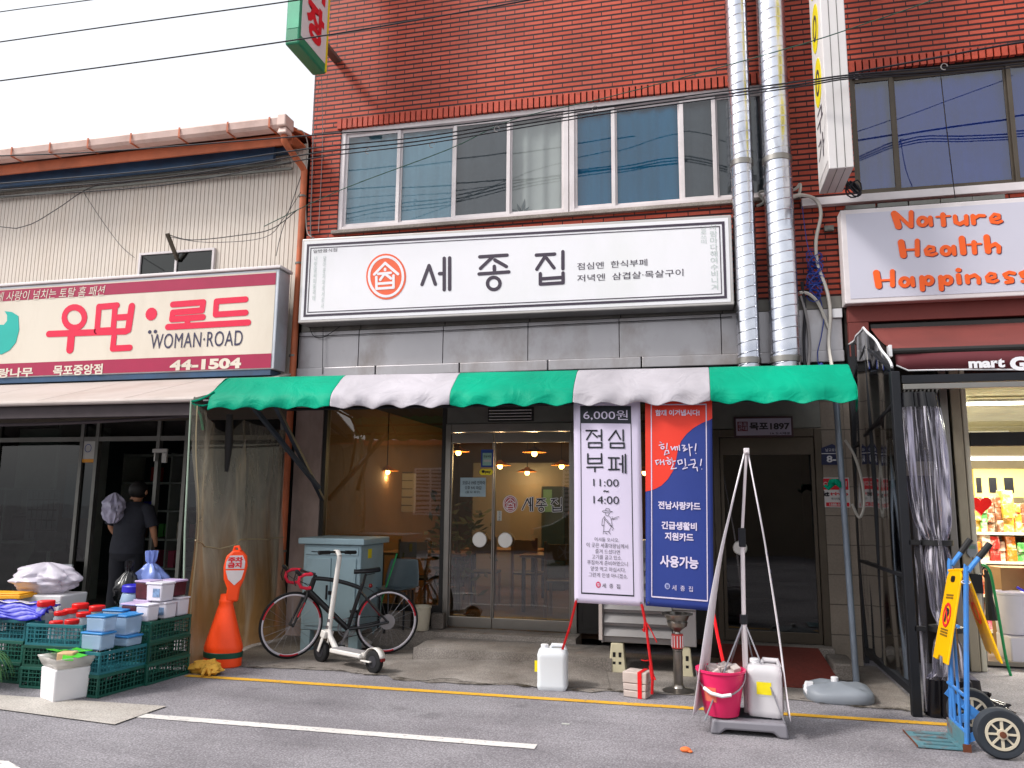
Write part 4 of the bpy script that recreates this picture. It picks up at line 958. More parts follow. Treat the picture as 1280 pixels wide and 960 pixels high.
hz = N(n, 'ShaderNodeMapRange'); hz.inputs['From Min'].default_value = .1; hz.inputs['From Max'].default_value = 1.9; hz.inputs['To Min'].default_value = .32; hz.inputs['To Max'].default_value = -.15; L(n, sp_.outputs[2], hz.inputs[0])
a2 = N(n, 'ShaderNodeMath', operation='ADD'); L(n, n2.outputs[0], a2.inputs[0]); L(n, hz.outputs[0], a2.inputs[1]); L(n, a2.outputs[0], cr_.inputs[0])
b_ = N(n, 'ShaderNodeBsdfPrincipled', Roughness=.3); b_.inputs['Specular IOR Level'].default_value = .5; L(n, cr_.outputs[0], b_.inputs['Base Color'])
tl_ = N(n, 'ShaderNodeBsdfTranslucent'); L(n, cr_.outputs[0], tl_.inputs[0])
ms_ = N(n, 'ShaderNodeMixShader'); ms_.inputs[0].default_value = .45; L(n, b_.outputs[0], ms_.inputs[1]); L(n, tl_.outputs[0], ms_.inputs[2])
t_ = N(n, 'ShaderNodeBsdfTransparent', Color=lin('#d8d2c0')); mm = N(n, 'ShaderNodeMixShader'); L(n, fr_.outputs[0], mm.inputs[0]); L(n, t_.outputs[0], mm.inputs[1]); L(n, ms_.outputs[0], mm.inputs[2]); L(n, mm.outputs[0], out.inputs[0])
t = thing('vinyl_side_curtain', 'grimy translucent vinyl curtain hanging from the left end of the awning', 'curtain', (-4.9,-1,0))
TP = [(-2.05, 2.58)]+[(q.y, q.z) for q in [SX(x, y_, -4.93) for x, y_ in ((256,520),(268,531),(281,541),(291,534),(300,524),(315,528),(335,536),(360,538))]]
m = MB(); rows = []; ny, nz_ = 90, 30
for j in range(nz_+1):
    f = j/nz_; r_ = []
    for i in range(ny+1):
        u = i/ny; y = -2.0+1.86*u
        top = TP[-1][1]
        for (ya, za), (yb, zb_) in zip(TP, TP[1:]):
            if ya <= y <= yb: top = za+(zb_-za)*(y-ya)/(yb-ya); break
        z = .03+(top-.03)*f
        fold = (.06*math.sin(u*17+.9*math.sin(f*2.5))*(.3+.7*f)+.02*math.sin(u*47+f*5)*f)*(1 if u < .55 else .35)+.07*noise.noise(Vector((u*4, f*2.5, 2)))
        r_.append(Vector((-4.93+.13*(1-f)+fold, y+.03*math.sin(f*5+u*9), z)))
    rows.append(r_)
m.grid(rows); m.build('sheet', 'dirty_vinyl', t, angle=80)
m = MB(); m.tube([r_+Vector((.006,0,.0)) for r_ in rows[14]], .008, 5); m.tube([r_[2]+Vector((.006,0,0)) for r_ in rows], .007, 5); m.build('seam', pm('seam_tan', '#a5977a', .6), t)
m = MB(); m.tube([(-4.95,-2.0,2.6),(-4.90,-2.02,1.3),(-4.82,-2.02,.02)], .009, 8); m.build('edge_pole', pm('cord_mint', '#95a896', .6), t)
m = MB(); m.tube(sag((-4.95,-2.0,2.58),(-4.8,-1.85,2.7),.02,6), .012, 6); m.tube([(-4.93,-1.99,2.56),(-4.88,-1.93,2.45),(-4.86,-1.9,2.3)], .012, 6); m.tube(sag((-4.95,-2.0,2.56),(-4.78,-1.8,2.62),.04,6), .01, 6); m.build('tie_cord', 'vinyl_green', t)
m = MB(); m.tube([(-4.8,-1.55,2.5),(-4.82,-1.5,2.2),(-4.86,-1.45,1.9)], [.035,.045,.02], 8, flat=.4); m.build('dark_strap', 'black', t)

# ------------------------------------------------------------------ spiral steel ducts
m, n, out = new_mat('duct_steel')
b_ = N(n, 'ShaderNodeBsdfPrincipled', Metallic=1.0, Roughness=.27); tc = N(n, 'ShaderNodeTexCoord')
nz = N(n, 'ShaderNodeTexNoise', Scale=4.0, Detail=6.0); L(n, tc.outputs['Object'], nz.inputs['Vector'])
rp = N(n, 'ShaderNodeValToRGB'); e = rp.color_ramp.elements; e[0].position = .3; e[0].color = lin('#b9bcc6'); e[1].position = .7; e[1].color = lin('#dcdde2'); L(n, nz.outputs[0], rp.inputs[0]); L(n, rp.outputs[0], b_.inputs['Base Color'])
rr = N(n, 'ShaderNodeMapRange'); rr.inputs['To Min'].default_value = .2; rr.inputs['To Max'].default_value = .28; L(n, nz.outputs[0], rr.inputs[0]); L(n, rr.outputs[0], b_.inputs['Roughness'])
bp = N(n, 'ShaderNodeBump', Strength=.03, Distance=.02); L(n, nz.outputs[0], bp.inputs['Height']); L(n, bp.outputs[0], b_.inputs['Normal']); L(n, b_.outputs[0], out.inputs[0])
YDU = -.27
for lab, pb, pt, r_ in (('slimmer left spiral steel duct running up the brick wall', (936,458), (920,0), .118), ('wider right spiral steel duct running up the brick wall', (984,456), (961,0), .152)):
    p, q = F(*pb, YDU), F(*pt, YDU)
    X = (p.x+q.x)/2; t = thing('steel_duct', lab, 'duct', (X, YDU, 2.9), group='steel exhaust ducts on the facade')
    m = MB(); prof = []; z = 2.86
    while z < 9.6: prof += [(r_, z), (r_, z+.104), (r_+.003, z+.106), (r_+.005, z+.111), (r_+.003, z+.116), (r_, z+.118)]; z += .118
    m.lathe(prof, (X,YDU,0), 32)
    sh_ = .028    # spiral pitch: shear the seams
    m.v = [Vector((v.x, v.y, v.z+sh_*(v.x-X)/r_)) for v in m.v]
    m.build('pipe', 'duct_steel', t)
    for z in (3.12, 5.35, 7.6):
        m = MB(); m.lathe([(r_+.002,z-.035),(r_+.008,z-.03),(r_+.008,z+.03),(r_+.002,z+.035)], (X,YDU,0), 32); m.box(X-.02, X+.02, YDU+r_, -.0, z-.02, z+.02); m.build('clamp', 'stainless', t)
m = MB(); m.lathe([(.155,2.84),(.162,2.86),(.162,2.93),(.155,2.95)], (F(984,456,YDU).x,YDU,0), 30)

# ------------------------------------------------------------------ hanging banners
pm('banner_lilac', '#c9c0d6', .55, 0, .02, 1.5); pm('banner_red', '#d8331f', .5, 0, .04, 2); pm('banner_blue', '#22367f', .5, 0, .08, 1.4)
YB0, YB1 = -1.79, -1.87
def ban(u, v, c, lift=0):
    """u 0..1 left to right, v 0..1 bottom to top on a banner with corners c"""
    bl, br, tr, tl = c
    p = bl.lerp(br, u).lerp(tl.lerp(tr, u), v)
    return p+Vector((0, .018*math.sin(u*5+v*3)*math.sin(v*math.pi)-lift, 0))
def banner(name, label, pts, mat):
    c = [F(*pts[0], YB1), F(*pts[1], YB1), F(*pts[2], YB0), F(*pts[3], YB0)]
    t = thing(name, label, 'banner', tuple((c[0]+c[1])/2))
    m = MB(); m.grid([[ban(i/14, j/40, c) for i in range(15)] for j in range(41)])
    m.build('cloth', mat, t, solid=.002, angle=80)
    return t, c
def bpatch(t, c, poly, mat, name, lift=.003, sub=10):
    """flat shape printed on a banner, as a thin raised skin following the cloth"""
    m = MB(); P = []
    for (u, v), (u2, v2) in zip(poly, poly[1:]+poly[:1]):
        k = max(1, int(max(abs(u2-u), abs(v2-v))*sub))
        P += [ban(u+(u2-u)*i/k, v+(v2-v)*i/k, c, lift) for i in range(k)]
    m.add(P, [tuple(range(len(P)))]); return m.build(name, mat, t, smooth=False)
def bquad(m, c, u0, u1, v0, v1, lift=.003, n=16):
    m.grid([[ban(u0+(u1-u0)*i/n, v0+(v1-v0)*j/n, c, lift) for i in range(n+1)] for j in range(n+1)])
def bstrokes(t, c, lst, mp, wpx, mat, name='lettering', lift=.006, box=None):
    m = MB(); k = 0; (ax, ay), (bx, by) = box
    def uv(x, y):
        p = mp(x, y); return (p[0]-ax)/(bx-ax), (p[1]-by)/(ay-by)
    for it in lst:
        pts, wd = (it[2], it[1]) if isinstance(it, tuple) else (it, wpx)
        P = [ban(*uv(x, y), c, lift) for x, y in pts]
        x, y = pts[0]; r_ = (ban(*uv(x+wd/2, y), c)-ban(*uv(x-wd/2, y), c)).length/2
        if len(P) == 1: P = P*2
        for a, b in zip(P, P[1:]): m.capsule(a, b, r_, (0,-1,0), (k % 9)*.00012, 6); k += 1
    m.build(name, mat, t, smooth=False)
def btext(t, c, s, u0, u1, v0, v1, mat, lift=.006, **kw):
    kw.setdefault('bold', .02)
    vs, fs = text_mesh(s, kw.get('bold'), kw.get('shear', 0), 1, kw.get('lines', 1))
    xa, xb = min(v.x for v in vs), max(v.x for v in vs); ya, yb = min(v.y for v in vs), max(v.y for v in vs)
    m = MB(); m.add([ban(u0+(u1-u0)*(v.x-xa)/(xb-xa), v0+(v1-v0)*(v.y-ya)/(yb-ya), c, lift) for v in vs], fs)
    m.build(kw.get('name', 'lettering'), mat, t, smooth=False)
BX1 = ((717.5,497),(804,757))
t1, c1 = banner('hanging_banner', 'lilac white lunch buffet banner with black lettering hanging under the awning', [(718,753),(805,758),(800,497),(717,497)], 'banner_lilac')
def bv(y): return 1-(y-497)/(757-497)
m = MB(); bquad(m, c1, .10, .865, bv(531), bv(508)); m.build('dark_band', pm('ban_dark', '#1b2128', .6), t1, smooth=False)
m = MB()
for u0, u1, v0, v1 in ((.10,.112,bv(746),bv(531)),(.853,.865,bv(746),bv(531)),(.112,.853,bv(746),bv(744.3))): bquad(m, c1, u0, u1, v0, v1)
m.build('border', 'ban_dark', t1, smooth=False)
btext(t1, c1, '6,000원', .15, .815, bv(527), bv(513.5), 'banner_lilac', bold=.0)
z5 = zm(700,480,6.4)
bstrokes(t1, c1, [[(217,388),(308,388)],[(265,392),(222,463)],[(276,412),(308,442)],[(345,380),(345,470)],[(318,432),(340,432)],[(237,490),(237,528),(347,527),(347,489),(237,490)],
  [(465,385),(405,466)],[(467,395),(500,456)],[(523,380),(523,470)],[(418,491),(418,528),(529,527),(529,489),(418,491)],
  [(230,582),(230,660),(344,657),(344,580)],[(232,620),(342,618)],[(222,692),(354,689)],[(288,692),(288,726)],
  [(402,612),(488,612)],[(425,612),(425,705)],[(460,612),(460,705)],[(402,708),(488,705)],[(490,660),(512,660)],[(516,592),(516,728)],[(539,582),(539,732)]], z5, 13, 'ban_dark', box=BX1)
btext(t1, c1, '11:00', .29, .67, bv(612), bv(602.7), 'ban_dark', bold=.0)
btext(t1, c1, '~', .44, .52, bv(619.5), bv(616.8), 'ban_dark')
btext(t1, c1, '14:00', .29, .67, bv(634), bv(624.3), 'ban_dark', bold=.0)
z6 = zm(700,620,6.4)
bstrokes(t1, c1, [[(345,148),(365,142),(428,150),(405,160),(355,158),(345,148)],[(370,142),(378,126),(400,126),(405,142)],[(372,160),(374,182),(395,186),(402,162)],[(365,190),(345,215),(340,265),(360,262)],[(405,190),(420,210),(470,190),(480,188)],[(425,190),(430,212),(468,205)],
  [(365,195),(350,330)],[(415,205),(425,260),(395,310)],[(370,205),(420,265)],[(362,210),(412,268)],[(355,310),(400,308)],[(365,320),(385,330)],[(395,310),(410,332)],[(410,260),(435,280),(425,300)]], z6, 3.2, 'ban_dark', 'figure_drawing', box=BX1)
for s, yb, yt, u0, u1 in (('어서들 오시오.',681,676,.30,.66),('이 곳은 세종대왕님께서',688.7,683,.18,.79),('즐겨 드셨다면',696,690.5,.31,.67),('고기를 굽고 있소.',703,697.5,.26,.70),('푸짐하게 준비하였으니',710,704.5,.19,.78),('양껏 먹고 마십시다.',717.5,712,.24,.75),('그런게 인생 아니겠소.',725,719.5,.21,.78)):
    btext(t1, c1, s, u0, u1, bv(yb), bv(yt), 'ban_dark', bold=-.005)
m = MB(); k0, k1 = .315, .385; m.add([ban(.35+.035*math.cos(q*math.pi/10), bv(734)+.0145*math.sin(q*math.pi/10), c1, .004) for q in range(20)], [tuple(range(20))]); m.build('seal', pm('seal_pink', '#c2385a', .6), t1, smooth=False)
btext(t1, c1, '집', .333, .367, bv(736), bv(732), 'banner_lilac')
btext(t1, c1, '세  종  집', .405, .665, bv(737.5), bv(732), 'ban_dark', bold=.0)
BX2 = ((806.5,496),(892,762))
t2, c2 = banner('hanging_banner', 'red over blue banner with white lettering hanging right of the lilac banner', [(807,757),(892,764),(890,495),(806.5,496)], 'banner_blue')
def bw(y): return 1-(y-496)/(761-496)
curve = [(0,1),(1,1),(1,bw(526)),(.92,bw(528)),(.82,bw(532)),(.72,bw(537.5)),(.62,bw(545)),(.54,bw(554)),(.49,bw(566)),(.46,bw(580)),(.42,bw(592)),(.34,bw(603)),(.24,bw(611.5)),(.12,bw(617)),(0,bw(619.5))]
cv = sorted([(v, u) for u, v in curve[2:]])
def redge(v):
    for (va, ua), (vb, ub) in zip(cv, cv[1:]):
        if va <= v <= vb: return ua+(ub-ua)*(v-va)/max(vb-va, 1e-6)
    return 1.0 if v > cv[-1][0] else 0.0
m = MB(); v0 = cv[0][0]; m.grid([[ban(redge(v0+(1-v0)*j/60)*i/16, v0+(1-v0)*j/60, c2, .0035) for i in range(17)] for j in range(61)]); m.build('red_field', 'banner_red', t2, smooth=False)
m = MB()
for u0, u1, v0, v1 in ((.085,.10,bw(750),bw(506)),(.905,.92,bw(750),bw(506)),(.10,.905,bw(750.3),bw(748.6)),(.10,.905,bw(507.6),bw(506))): bquad(m, c2, u0, u1, v0, v1, .006)
m.build('border', 'banner_lilac', t2, smooth=False)
btext(t2, c2, '함께 이겨냅시다!', .155, .815, bw(521.5), bw(513.5), 'banner_lilac', .007, bold=.03)
z7 = zm(800,550,12.8)
bstrokes(t2, c2, [[(330,75),(352,92)],[(315,130),(388,112)],circ(370,168,26,22,12),[(445,98),(438,190)],[(418,218),(402,288)],[(415,222),(462,215),(476,262),(405,286)],
  [(508,150),(530,206),(570,150),(580,208)],[(570,165),(610,150),(618,205)],[(642,130),(650,212)],
  [(690,128),(735,130),(706,176),(745,172),(714,222),(772,188)],[(800,108),(822,296)],[(815,168),(852,155)],[(914,100),(900,212)],[(911,256),(912,257)],
  [(250,385),(302,375)],[(256,388),(276,450),(325,400)],[(332,370),(336,445)],[(385,372),(396,450)],[(335,410),(385,400)],
  [(445,330),(466,345)],[(425,386),(498,370)],circ(478,420,26,22,12),[(515,338),(545,440)],[(545,395),(580,384)],[(545,440),(510,518),(596,502)],
  [(618,382),(636,442),(692,420),(680,366),(618,382)],[(735,350),(746,460),(700,516),(772,490)],
  [(830,366),(890,356),(902,420)],[(790,450),(905,418)],[(890,432),(862,490),(926,482),(936,540)],[(1000,350),(985,450)],[(1004,508),(1005,509)]], z7, 17, 'banner_lilac', box=BX2, lift=.008)
for s, yt, yb, u0, u1 in (('전남사랑카드',631,641,.19,.82),('긴급생활비',656,666,.24,.765),('지원카드',669.5,679.5,.29,.715),('사용가능',698,712.5,.215,.785)):
    btext(t2, c2, s, u0, u1, bw(yb), bw(yt), 'banner_lilac', .007, bold=.035)
m = MB(); m.add([ban(.325+.04*math.cos(q*math.pi/10), bw(735.5)+.0145*math.sin(q*math.pi/10), c2, .005) for q in range(20)], [tuple(range(20))]); m.build('seal', pm('seal_grey', '#8d93bd', .6), t2, smooth=False)
btext(t2, c2, '집', .305, .345, bw(737.5), bw(733.5), 'banner_blue', .007)
btext(t2, c2, '세  종  집', .395, .70, bw(740), bw(733.5), 'banner_lilac', .007, bold=0)
for tt, cc in ((t1, c1), (t2, c2)):
    m = MB(); m.tube([cc[3]+Vector((-.01,0,-.005)), cc[2]+Vector((.01,0,-.005))], .012, 8); m.build('top_rod', 'stainless', tt)
    m = MB()
    for u, v in ((.04,.015),(.96,.015)): p = ban(u, v, cc, .003); m.ring(p, .008, .008, .5, .002)
    m.build('eyelet', 'stainless', tt, smooth=False)

# ------------------------------------------------------------------ crates and goods at the left
pm('crate_green', '#175447', .5, 0, .1, 4); pm('crate_teal', '#1f6770', .5, 0, .1, 4); pm('crate_dark', '#0f4638', .5, 0, .1, 4)
def make_crate(mat, L_=.54, W_=.37, H=.178):
    t = thing('crate', 'x', 'crate', (0,0,0), group='stacked green plastic crates')
    m = MB(); a, b = L_/2, W_/2
    m.box(-a, a, -b, -b+.012, H-.028, H); m.box(-a, a, b-.012, b, H-.028, H); m.box(-a, -a+.012, -b+.012, b-.012, H-.028, H); m.box(a-.012, a, -b+.012, b-.012, H-.028, H)
    m.build('rim', mat, t, smooth=False, bevel=.003)
    m = MB(); a -= .004; b -= .004
    for s in (-1, 1):
        for z0, z1 in ((.0,.02),(.052,.058),(.088,.094),(.12,.126)):
            m.box(-a+.001, a-.001, s*b-(.008 if s > 0 else 0), s*b+(.008 if s < 0 else 0), z0, z1)
            m.box(s*a-(.008 if s > 0 else 0), s*a+(.008 if s < 0 else 0), -b+.009, b-.009, z0, z1)
        k = 14
        for i in range(k+1):
            X = -a+.002+(2*a-.012)*i/k; wd = .022 if i in (0, k) else (.012 if i % 4 == 2 else .005)
            m.box(X-wd/2+.004, X+wd/2+.004, s*b-(.0065 if s > 0 else -.0015), s*b+(.0065 if s < 0 else -.0015), .003, H-.0285)
        k = 10
        for i in range(k+1):
            Y = -b+.014+(2*b-.03)*i/k; wd = .02 if i in (0, k) else (.012 if i == 5 else .005)
            m.box(s*a-(.0065 if s > 0 else -.0015), s*a+(.0065 if s < 0 else -.0015), Y-wd/2, Y+wd/2, .003, H-.0285)
    m.build('lattice', mat, t, smooth=False)
    m = MB(); m.box(-a+.009, a-.009, -b+.009, b-.009, .004, .012); m.build('base', mat, t, smooth=False)
    return t
cr_protos = {}
def crate(x, y, z, rz, mat, label):
    if mat in cr_protos: o = copy_tree(cr_protos[mat])
    else: o = cr_protos[mat] = make_crate(mat)
    o.location = (x, y, z); o.rotation_euler.z = rz; o['label'] = label
    return o
H = .178
for k, (mt, lb) in enumerate((('crate_green','bottom crate of the three-high stack nearest the orange barrier'),('crate_dark','darkest green middle crate of the stack nearest the orange barrier'),('crate_green','top crate, holding kimchi tubs, nearest the orange barrier'))):
    crate(-4.86-.004*k, -2.40, H*k+.002, R(86+k), mt, lb)
for k, (mt, lb) in enumerate((('crate_green','bottom green crate directly behind the white foam box'),('crate_teal','blue green crate under the blue lidded clear boxes'))):
    crate(-4.93, -2.87+.003*k, H*k+.002, R(84-k), mt, lb)
for k, (mt, lb) in enumerate((('crate_green','bottom crate of the stack under the red lidded jars'),('crate_dark','dark middle crate of the stack under the red lidded jars'),('crate_teal','top crate full of red lidded jars'))):
    crate(-5.42+.01*k, -2.83, H*k+.002, R(2+k), mt, lb)
for k, (mt, lb) in enumerate((('crate_dark','bottom crate of the leftmost stack behind the green onions'),('crate_green','middle crate of the leftmost stack'),('crate_teal','top crate of the leftmost stack under the blue tarpaulin'))):
    crate(-6.05-.01*k, -2.72, H*k+.002, R(-3+2*k), mt, lb)
for k, lb in enumerate(('bottom crate hidden behind the pickle jar','middle crate hidden behind the pickle jar','top crate under the blue and black plastic bags')): crate(-5.46, -1.86, H*k+.002, R(3), 'crate_green', lb)
for k, lb in enumerate(('bottom crate of the rear stack under the shallow foam box','middle crate of the rear stack under the shallow foam box','top crate carrying the shallow foam box')): crate(-6.12, -2.31, H*k+.002, R(4), 'crate_dark', lb)
# foam box with tray of rice cake
pm('foam_white', '#dcdadc', .8, 0, .03, 8, .08, 120)
m = MB(); m.obox((-5.06,-3.2,.125), (.26,.26,.25), R(-25), taper=1.06); fb = m.build('foam_box', 'foam_white', None, bevel=.012, at=(-5.06,-3.2,0)); tag(fb, 'white styrofoam box on the road in front of the crates', 'box')
pm('tray_clear', '#d9d5d0', .25, 0, .05, alpha=.55)
t = thing('clear_tray', 'clear plastic tray with green leaf sheets on top of the foam box', 'tray', (-5.06,-3.2,.252), R(-25))
def loc(mb, rz, c): return mb.move(Matrix.Translation(c) @ Matrix.Rotation(rz, 4, 'Z'))
c0 = (-5.06,-3.2,.252)
m = MB()
for a in (((-.16,-.14),(.16,-.14)),((.16,-.14),(.16,.14)),((.16,.14),(-.16,.14)),((-.16,.14),(-.16,-.14))):
    (xa, ya), (xb, yb) = a; m.add([(xa*.88,ya*.88,.002),(xb*.88,yb*.88,.002),(xb*1.12,yb*1.12,.085),(xa*1.12,ya*1.12,.085)], [(0,1,2,3)])
m.add([(-.14,-.12,.002),(.14,-.12,.002),(.14,.12,.002),(-.14,.12,.002)], [(0,1,2,3)])
o = m.build('basin', 'tray_clear', None, solid=.003); o.parent = t
m = MB()
for i in range(7): q = random.uniform(0, 6.28); m.obox((.14*math.cos(q), .11*math.sin(q), .085+.004*i), (.13,.08,.003), q, random.uniform(-.25,.25), random.uniform(-.2,.2))
o = m.build('leaf_sheet', pm('leaf_green', '#45b52c', .5), None, smooth=False); o.parent = t
m = MB(); m.obox((.03,-.03,.078), (.13,.10,.075), .3); o = m.build('rice_cake_block', pm('ricecake', '#c9a67c', .7, 0, .1, 12), None, bevel=.01); o.location = c0; tag(o, 'tan block of rice cake in the clear tray', 'food')
# jars with red lids
pm('jar_clear', '#c9cfd8', .12, 0, .03, alpha=.42); pm('lid_red', '#d81c1a', .4, 0, .04)
def make_jar():
    t = thing('jar', 'x', 'jar', (0,0,0), group='clear jars with red lids')
    m = MB(); m.lathe([(.05,0),(.062,.012),(.062,.10),(.048,.122),(.048,.13)], (0,0,0), 20); m.build('glass', 'jar_clear', t)
    m = MB(); pr = [(.056,.122),(.058,.126),(.058,.155),(.054,.16),(.001,.161)]; m.lathe(pr, (0,0,0), 24); m.build('lid', 'lid_red', t)
    return t
j0 = None
jl = ['tall red lidded jar at the left end standing highest', 'red lidded jar at the back middle of the jar crate', 'red lidded jar at the back right beside the blue boxes', 'small red lidded jar second from left in the jar crate', 'small red lidded jar in the centre of the jar crate', 'red lidded jar at right centre of the jar crate', 'low red lidded jar at the front right of the jar crate', 'low red lidded jar at the front left of the jar crate']
for i, (px, py, y, dz, s) in enumerate(((265,240,-2.78,.0,1.25),(460,255,-2.62,0,1.2),(556,268,-2.66,0,1.15),(347,298,-2.80,0,.9),(402,285,-2.72,0,1.0),(478,305,-2.75,0,1.0),(412,346,-2.93,0,1.0),(322,354,-2.95,0,.95))):
    p = F(px/4.571, 700+py/4.571, y)
    if j0 is None: j0 = o = make_jar()
    else: o = copy_tree(j0)
    o.scale = (s, s, s); o.location = (p.x, y, max(p.z-.15*s, .37)); o['label'] = jl[i]
# clear food boxes with blue lids
pm('box_clear', '#a9c3e0', .2, 0, .03, alpha=.6); pm('lid_blue', '#2f7fc0', .4, 0, .05)
def clear_box(x, y, z, w_, d_, h_, rz, label):
    t = thing('food_container', label, 'container', (x,y,z), group='clear food boxes with blue lids')
    m = MB(); m.obox((x,y,z+h_/2), (w_*.96,d_*.96,h_), rz, taper=1.04); m.build('body', 'box_clear', t, bevel=.012)
    m = MB(); m.obox((x,y,z+h_+.008), (w_*1.06,d_*1.06,.016), rz); m.build('lid', 'lid_blue', t, bevel=.006)
clear_box(-4.93, -3.02, .36, .22, .15, .125, R(-6), 'lower clear box with blue lid at the front of the teal crate')
clear_box(-4.92, -3.01, .503, .19, .14, .115, R(-3), 'upper clear box with blue lid stacked at the front')
clear_box(-4.83, -2.80, .36, .17, .18, .07, R(84), 'low wide blue lidded box inside the teal crate')
clear_box(-4.86, -2.78, .448, .16, .19, .15, R(-4), 'clear box with blue lid behind the stacked pair')
clear_box(-5.05, -2.66, .50, .20, .16, .12, R(2), 'blue lidded clear box at the back beside the jars')
clear_box(-4.92, -2.62, .50, .13, .13, .10, R(2), 'small blue lidded clear box at the back right')
# kimchi tubs on the right stack
pm('tub_white', '#d6d2dc', .35, 0, .03); pm('kimchi', '#4b1a26', .4, 0, .4, 14); pm('lid_mauve', '#b8a5c8', .4)
def tub(x, y, z, w_, d_, h_, mat, lab, lid='lid_mauve', printed=False):
    t = thing('kimchi_tub', lab, 'tub', (x,y,z), group='plastic kimchi tubs on the crates')
    m = MB(); m.obox((x,y,z+h_/2), (w_*.92,d_*.92,h_), R(-5), taper=1.06); m.build('body', mat, t, bevel=.012)
    m = MB(); m.obox((x,y,z+h_+.008), (w_*1.05,d_*1.05,.018), R(-5)); m.build('lid', lid, t, bevel=.006)
    if printed:
        m = MB(); m.obox((x+w_*.12,y-d_*.478-.004,z+h_*.52), (w_*.42,.003,h_*.5), R(-5)); m.build('print', pm('tub_print', '#6d86a8', .5, 0, .5, 25), t, smooth=False)
tz = 3*H
tub(-4.96,-2.56,tz,.17,.17,.13,'kimchi','dark kimchi tub with pale lid low at the left of the tub pile')
tub(-4.80,-2.60,tz,.14,.14,.13,'tub_white','plain white tub at the front of the tub pile','tub_white')
tub(-4.78,-2.40,tz,.16,.15,.13,'tub_white','white printed tub at the middle of the tub pile','tub_white',True)
tub(-4.78,-2.22,tz,.16,.15,.15,'tub_white','white tub at the right end of the tub pile','tub_white')
tub(-4.98,-2.38,tz+.16,.17,.16,.15,'kimchi','dark maroon tub stacked second from left')
tub(-4.98,-2.38,tz,.17,.16,.14,'kimchi','maroon tub directly under the second from left maroon tub')
tub(-4.82,-2.42,tz+.151,.18,.17,.15,'tub_white','large white printed tub on top of the pile','tub_white',True)
tub(-4.86,-2.2,tz+.172,.2,.17,.13,'kimchi','dark tub with frosted lid at top right of the pile')
t = thing('pickle_jar', 'large clear jar with wide blue lid behind the kimchi tubs', 'jar', (-5.18,-2.3,tz))
m = MB(); m.lathe([(.10,0),(.125,.03),(.13,.12),(.115,.19),(.095,.21)], (-5.18,-2.3,tz), 24); m.build('body', 'box_clear', t)
m = MB(); m.lathe([(.11,.205),(.118,.21),(.118,.26),(.11,.27),(.001,.272)], (-5.18,-2.3,tz), 28); m.build('lid', pm('lid_deepblue', '#2a25b8', .4), t)
# plastic bags
def bag(name, label, c, r_, mat, seed, top=.5, sq=(1,.8,1), neck=True):
    rows = []; n_ = 44; k = 22; c = Vector(c)
    for i in range(k+1):
        f = i/k; prof = math.sin(math.pi*min(f*1.15+.08, 1))**.7*(1-f*.25) if f < .8 else .22+.3*(f-.8)
        if not neck: prof = max(.02, math.sin(math.pi*(f*.94+.06)))**.6
        row = []
        for j in range(n_+1):
            th = 2*math.pi*(j % n_)/n_; d = 1+.30*noise.noise(Vector((math.cos(th)*2, math.sin(th)*2, f*3+seed)))+.22*noise.noise(Vector((math.cos(th)*5, math.sin(th)*5, f*7+seed)))+.13*math.sin(th*7+f*5+seed+2*noise.noise(Vector((th, f*3, seed))))*(.25+f)
            row.append(c+Vector((r_*sq[0]*prof*d*math.cos(th), r_*sq[1]*prof*d*math.sin(th), r_*2*sq[2]*f*top*2)))
        rows.append(row)
    m = MB(); m.grid(rows); return tag(m.build(name, mat, None, angle=60, at=tuple(c)), label, 'bag')
pm('bag_blue', '#7e93d8', .3, 0, .15, 5, alpha=.8); pm('bag_white', '#c9c3cf', .35, 0, .1, 6, alpha=.8); pm('bag_silver', '#a6a3b8', .25, 0, .3, 9)
bag('plastic_bag', 'blue translucent plastic bag with tied top behind the pickle jar', (-5.42,-1.8,.54), .22, 'bag_blue', 2.3, .62)
bag('plastic_bag', 'black plastic bag knotted beside the blue bag', (-5.55,-1.95,.54), .15, 'black_gloss', 5.1, .75)
m = MB(); m.obox((-6.15,-2.35,.62), (.62,.36,.16), R(5), taper=1.03); tag(m.build('foam_box', 'foam_white', None, bevel=.012), 'shallow white foam box behind the blue tarpaulin', 'box')
bag('plastic_bag', 'white plastic bag lying puffed up on the shallow foam box', (-6.15,-2.35,.69), .26, 'bag_white', 8.4, .36, (1.25,.8,.8), False)
# folded blue tarpaulin, yellow tray
m = MB()
for q in range(5):
    rows = []
    for i in range(13):
        u = i/12; rows.append([Vector((-6.35+.72*u, -2.96+.05*q+.02*math.sin(u*9+q)+.05*v_, .55+.03*math.sin(v_*math.pi)+.022*q+.014*math.sin(u*14+q*2+v_*4))) for v_ in [j/8*1.0 for j in range(9)]])
    m.grid(rows)
tag(m.build('blue_tarpaulin', pm('tarp_blue', '#2c2fae', .4, 0, .2, 5), None, solid=.006, angle=80), 'folded bright blue tarpaulin lying on the leftmost crates', 'tarpaulin')
m = MB(); m.grid([[Vector((-6.3+.62*i/10, -2.78+.04*j, .665+.01*math.sin(i*1.7+j))) for j in range(4)] for i in range(11)])
tag(m.build('plastic_sheet', 'bag_white', None, solid=.003), 'pale plastic sheet lying over the blue tarpaulin', 'sheet')
m = MB(); m.obox((-6.35,-2.62,.70), (.5,.24,.035), R(8)); m.obox((-6.35,-2.62,.725), (.46,.2,.012), R(8)); tag(m.build('yellow_tray', pm('tray_yellow', '#e8a51f', .45), None, bevel=.012), 'flat yellow tray on top of the blue tarpaulin', 'tray')
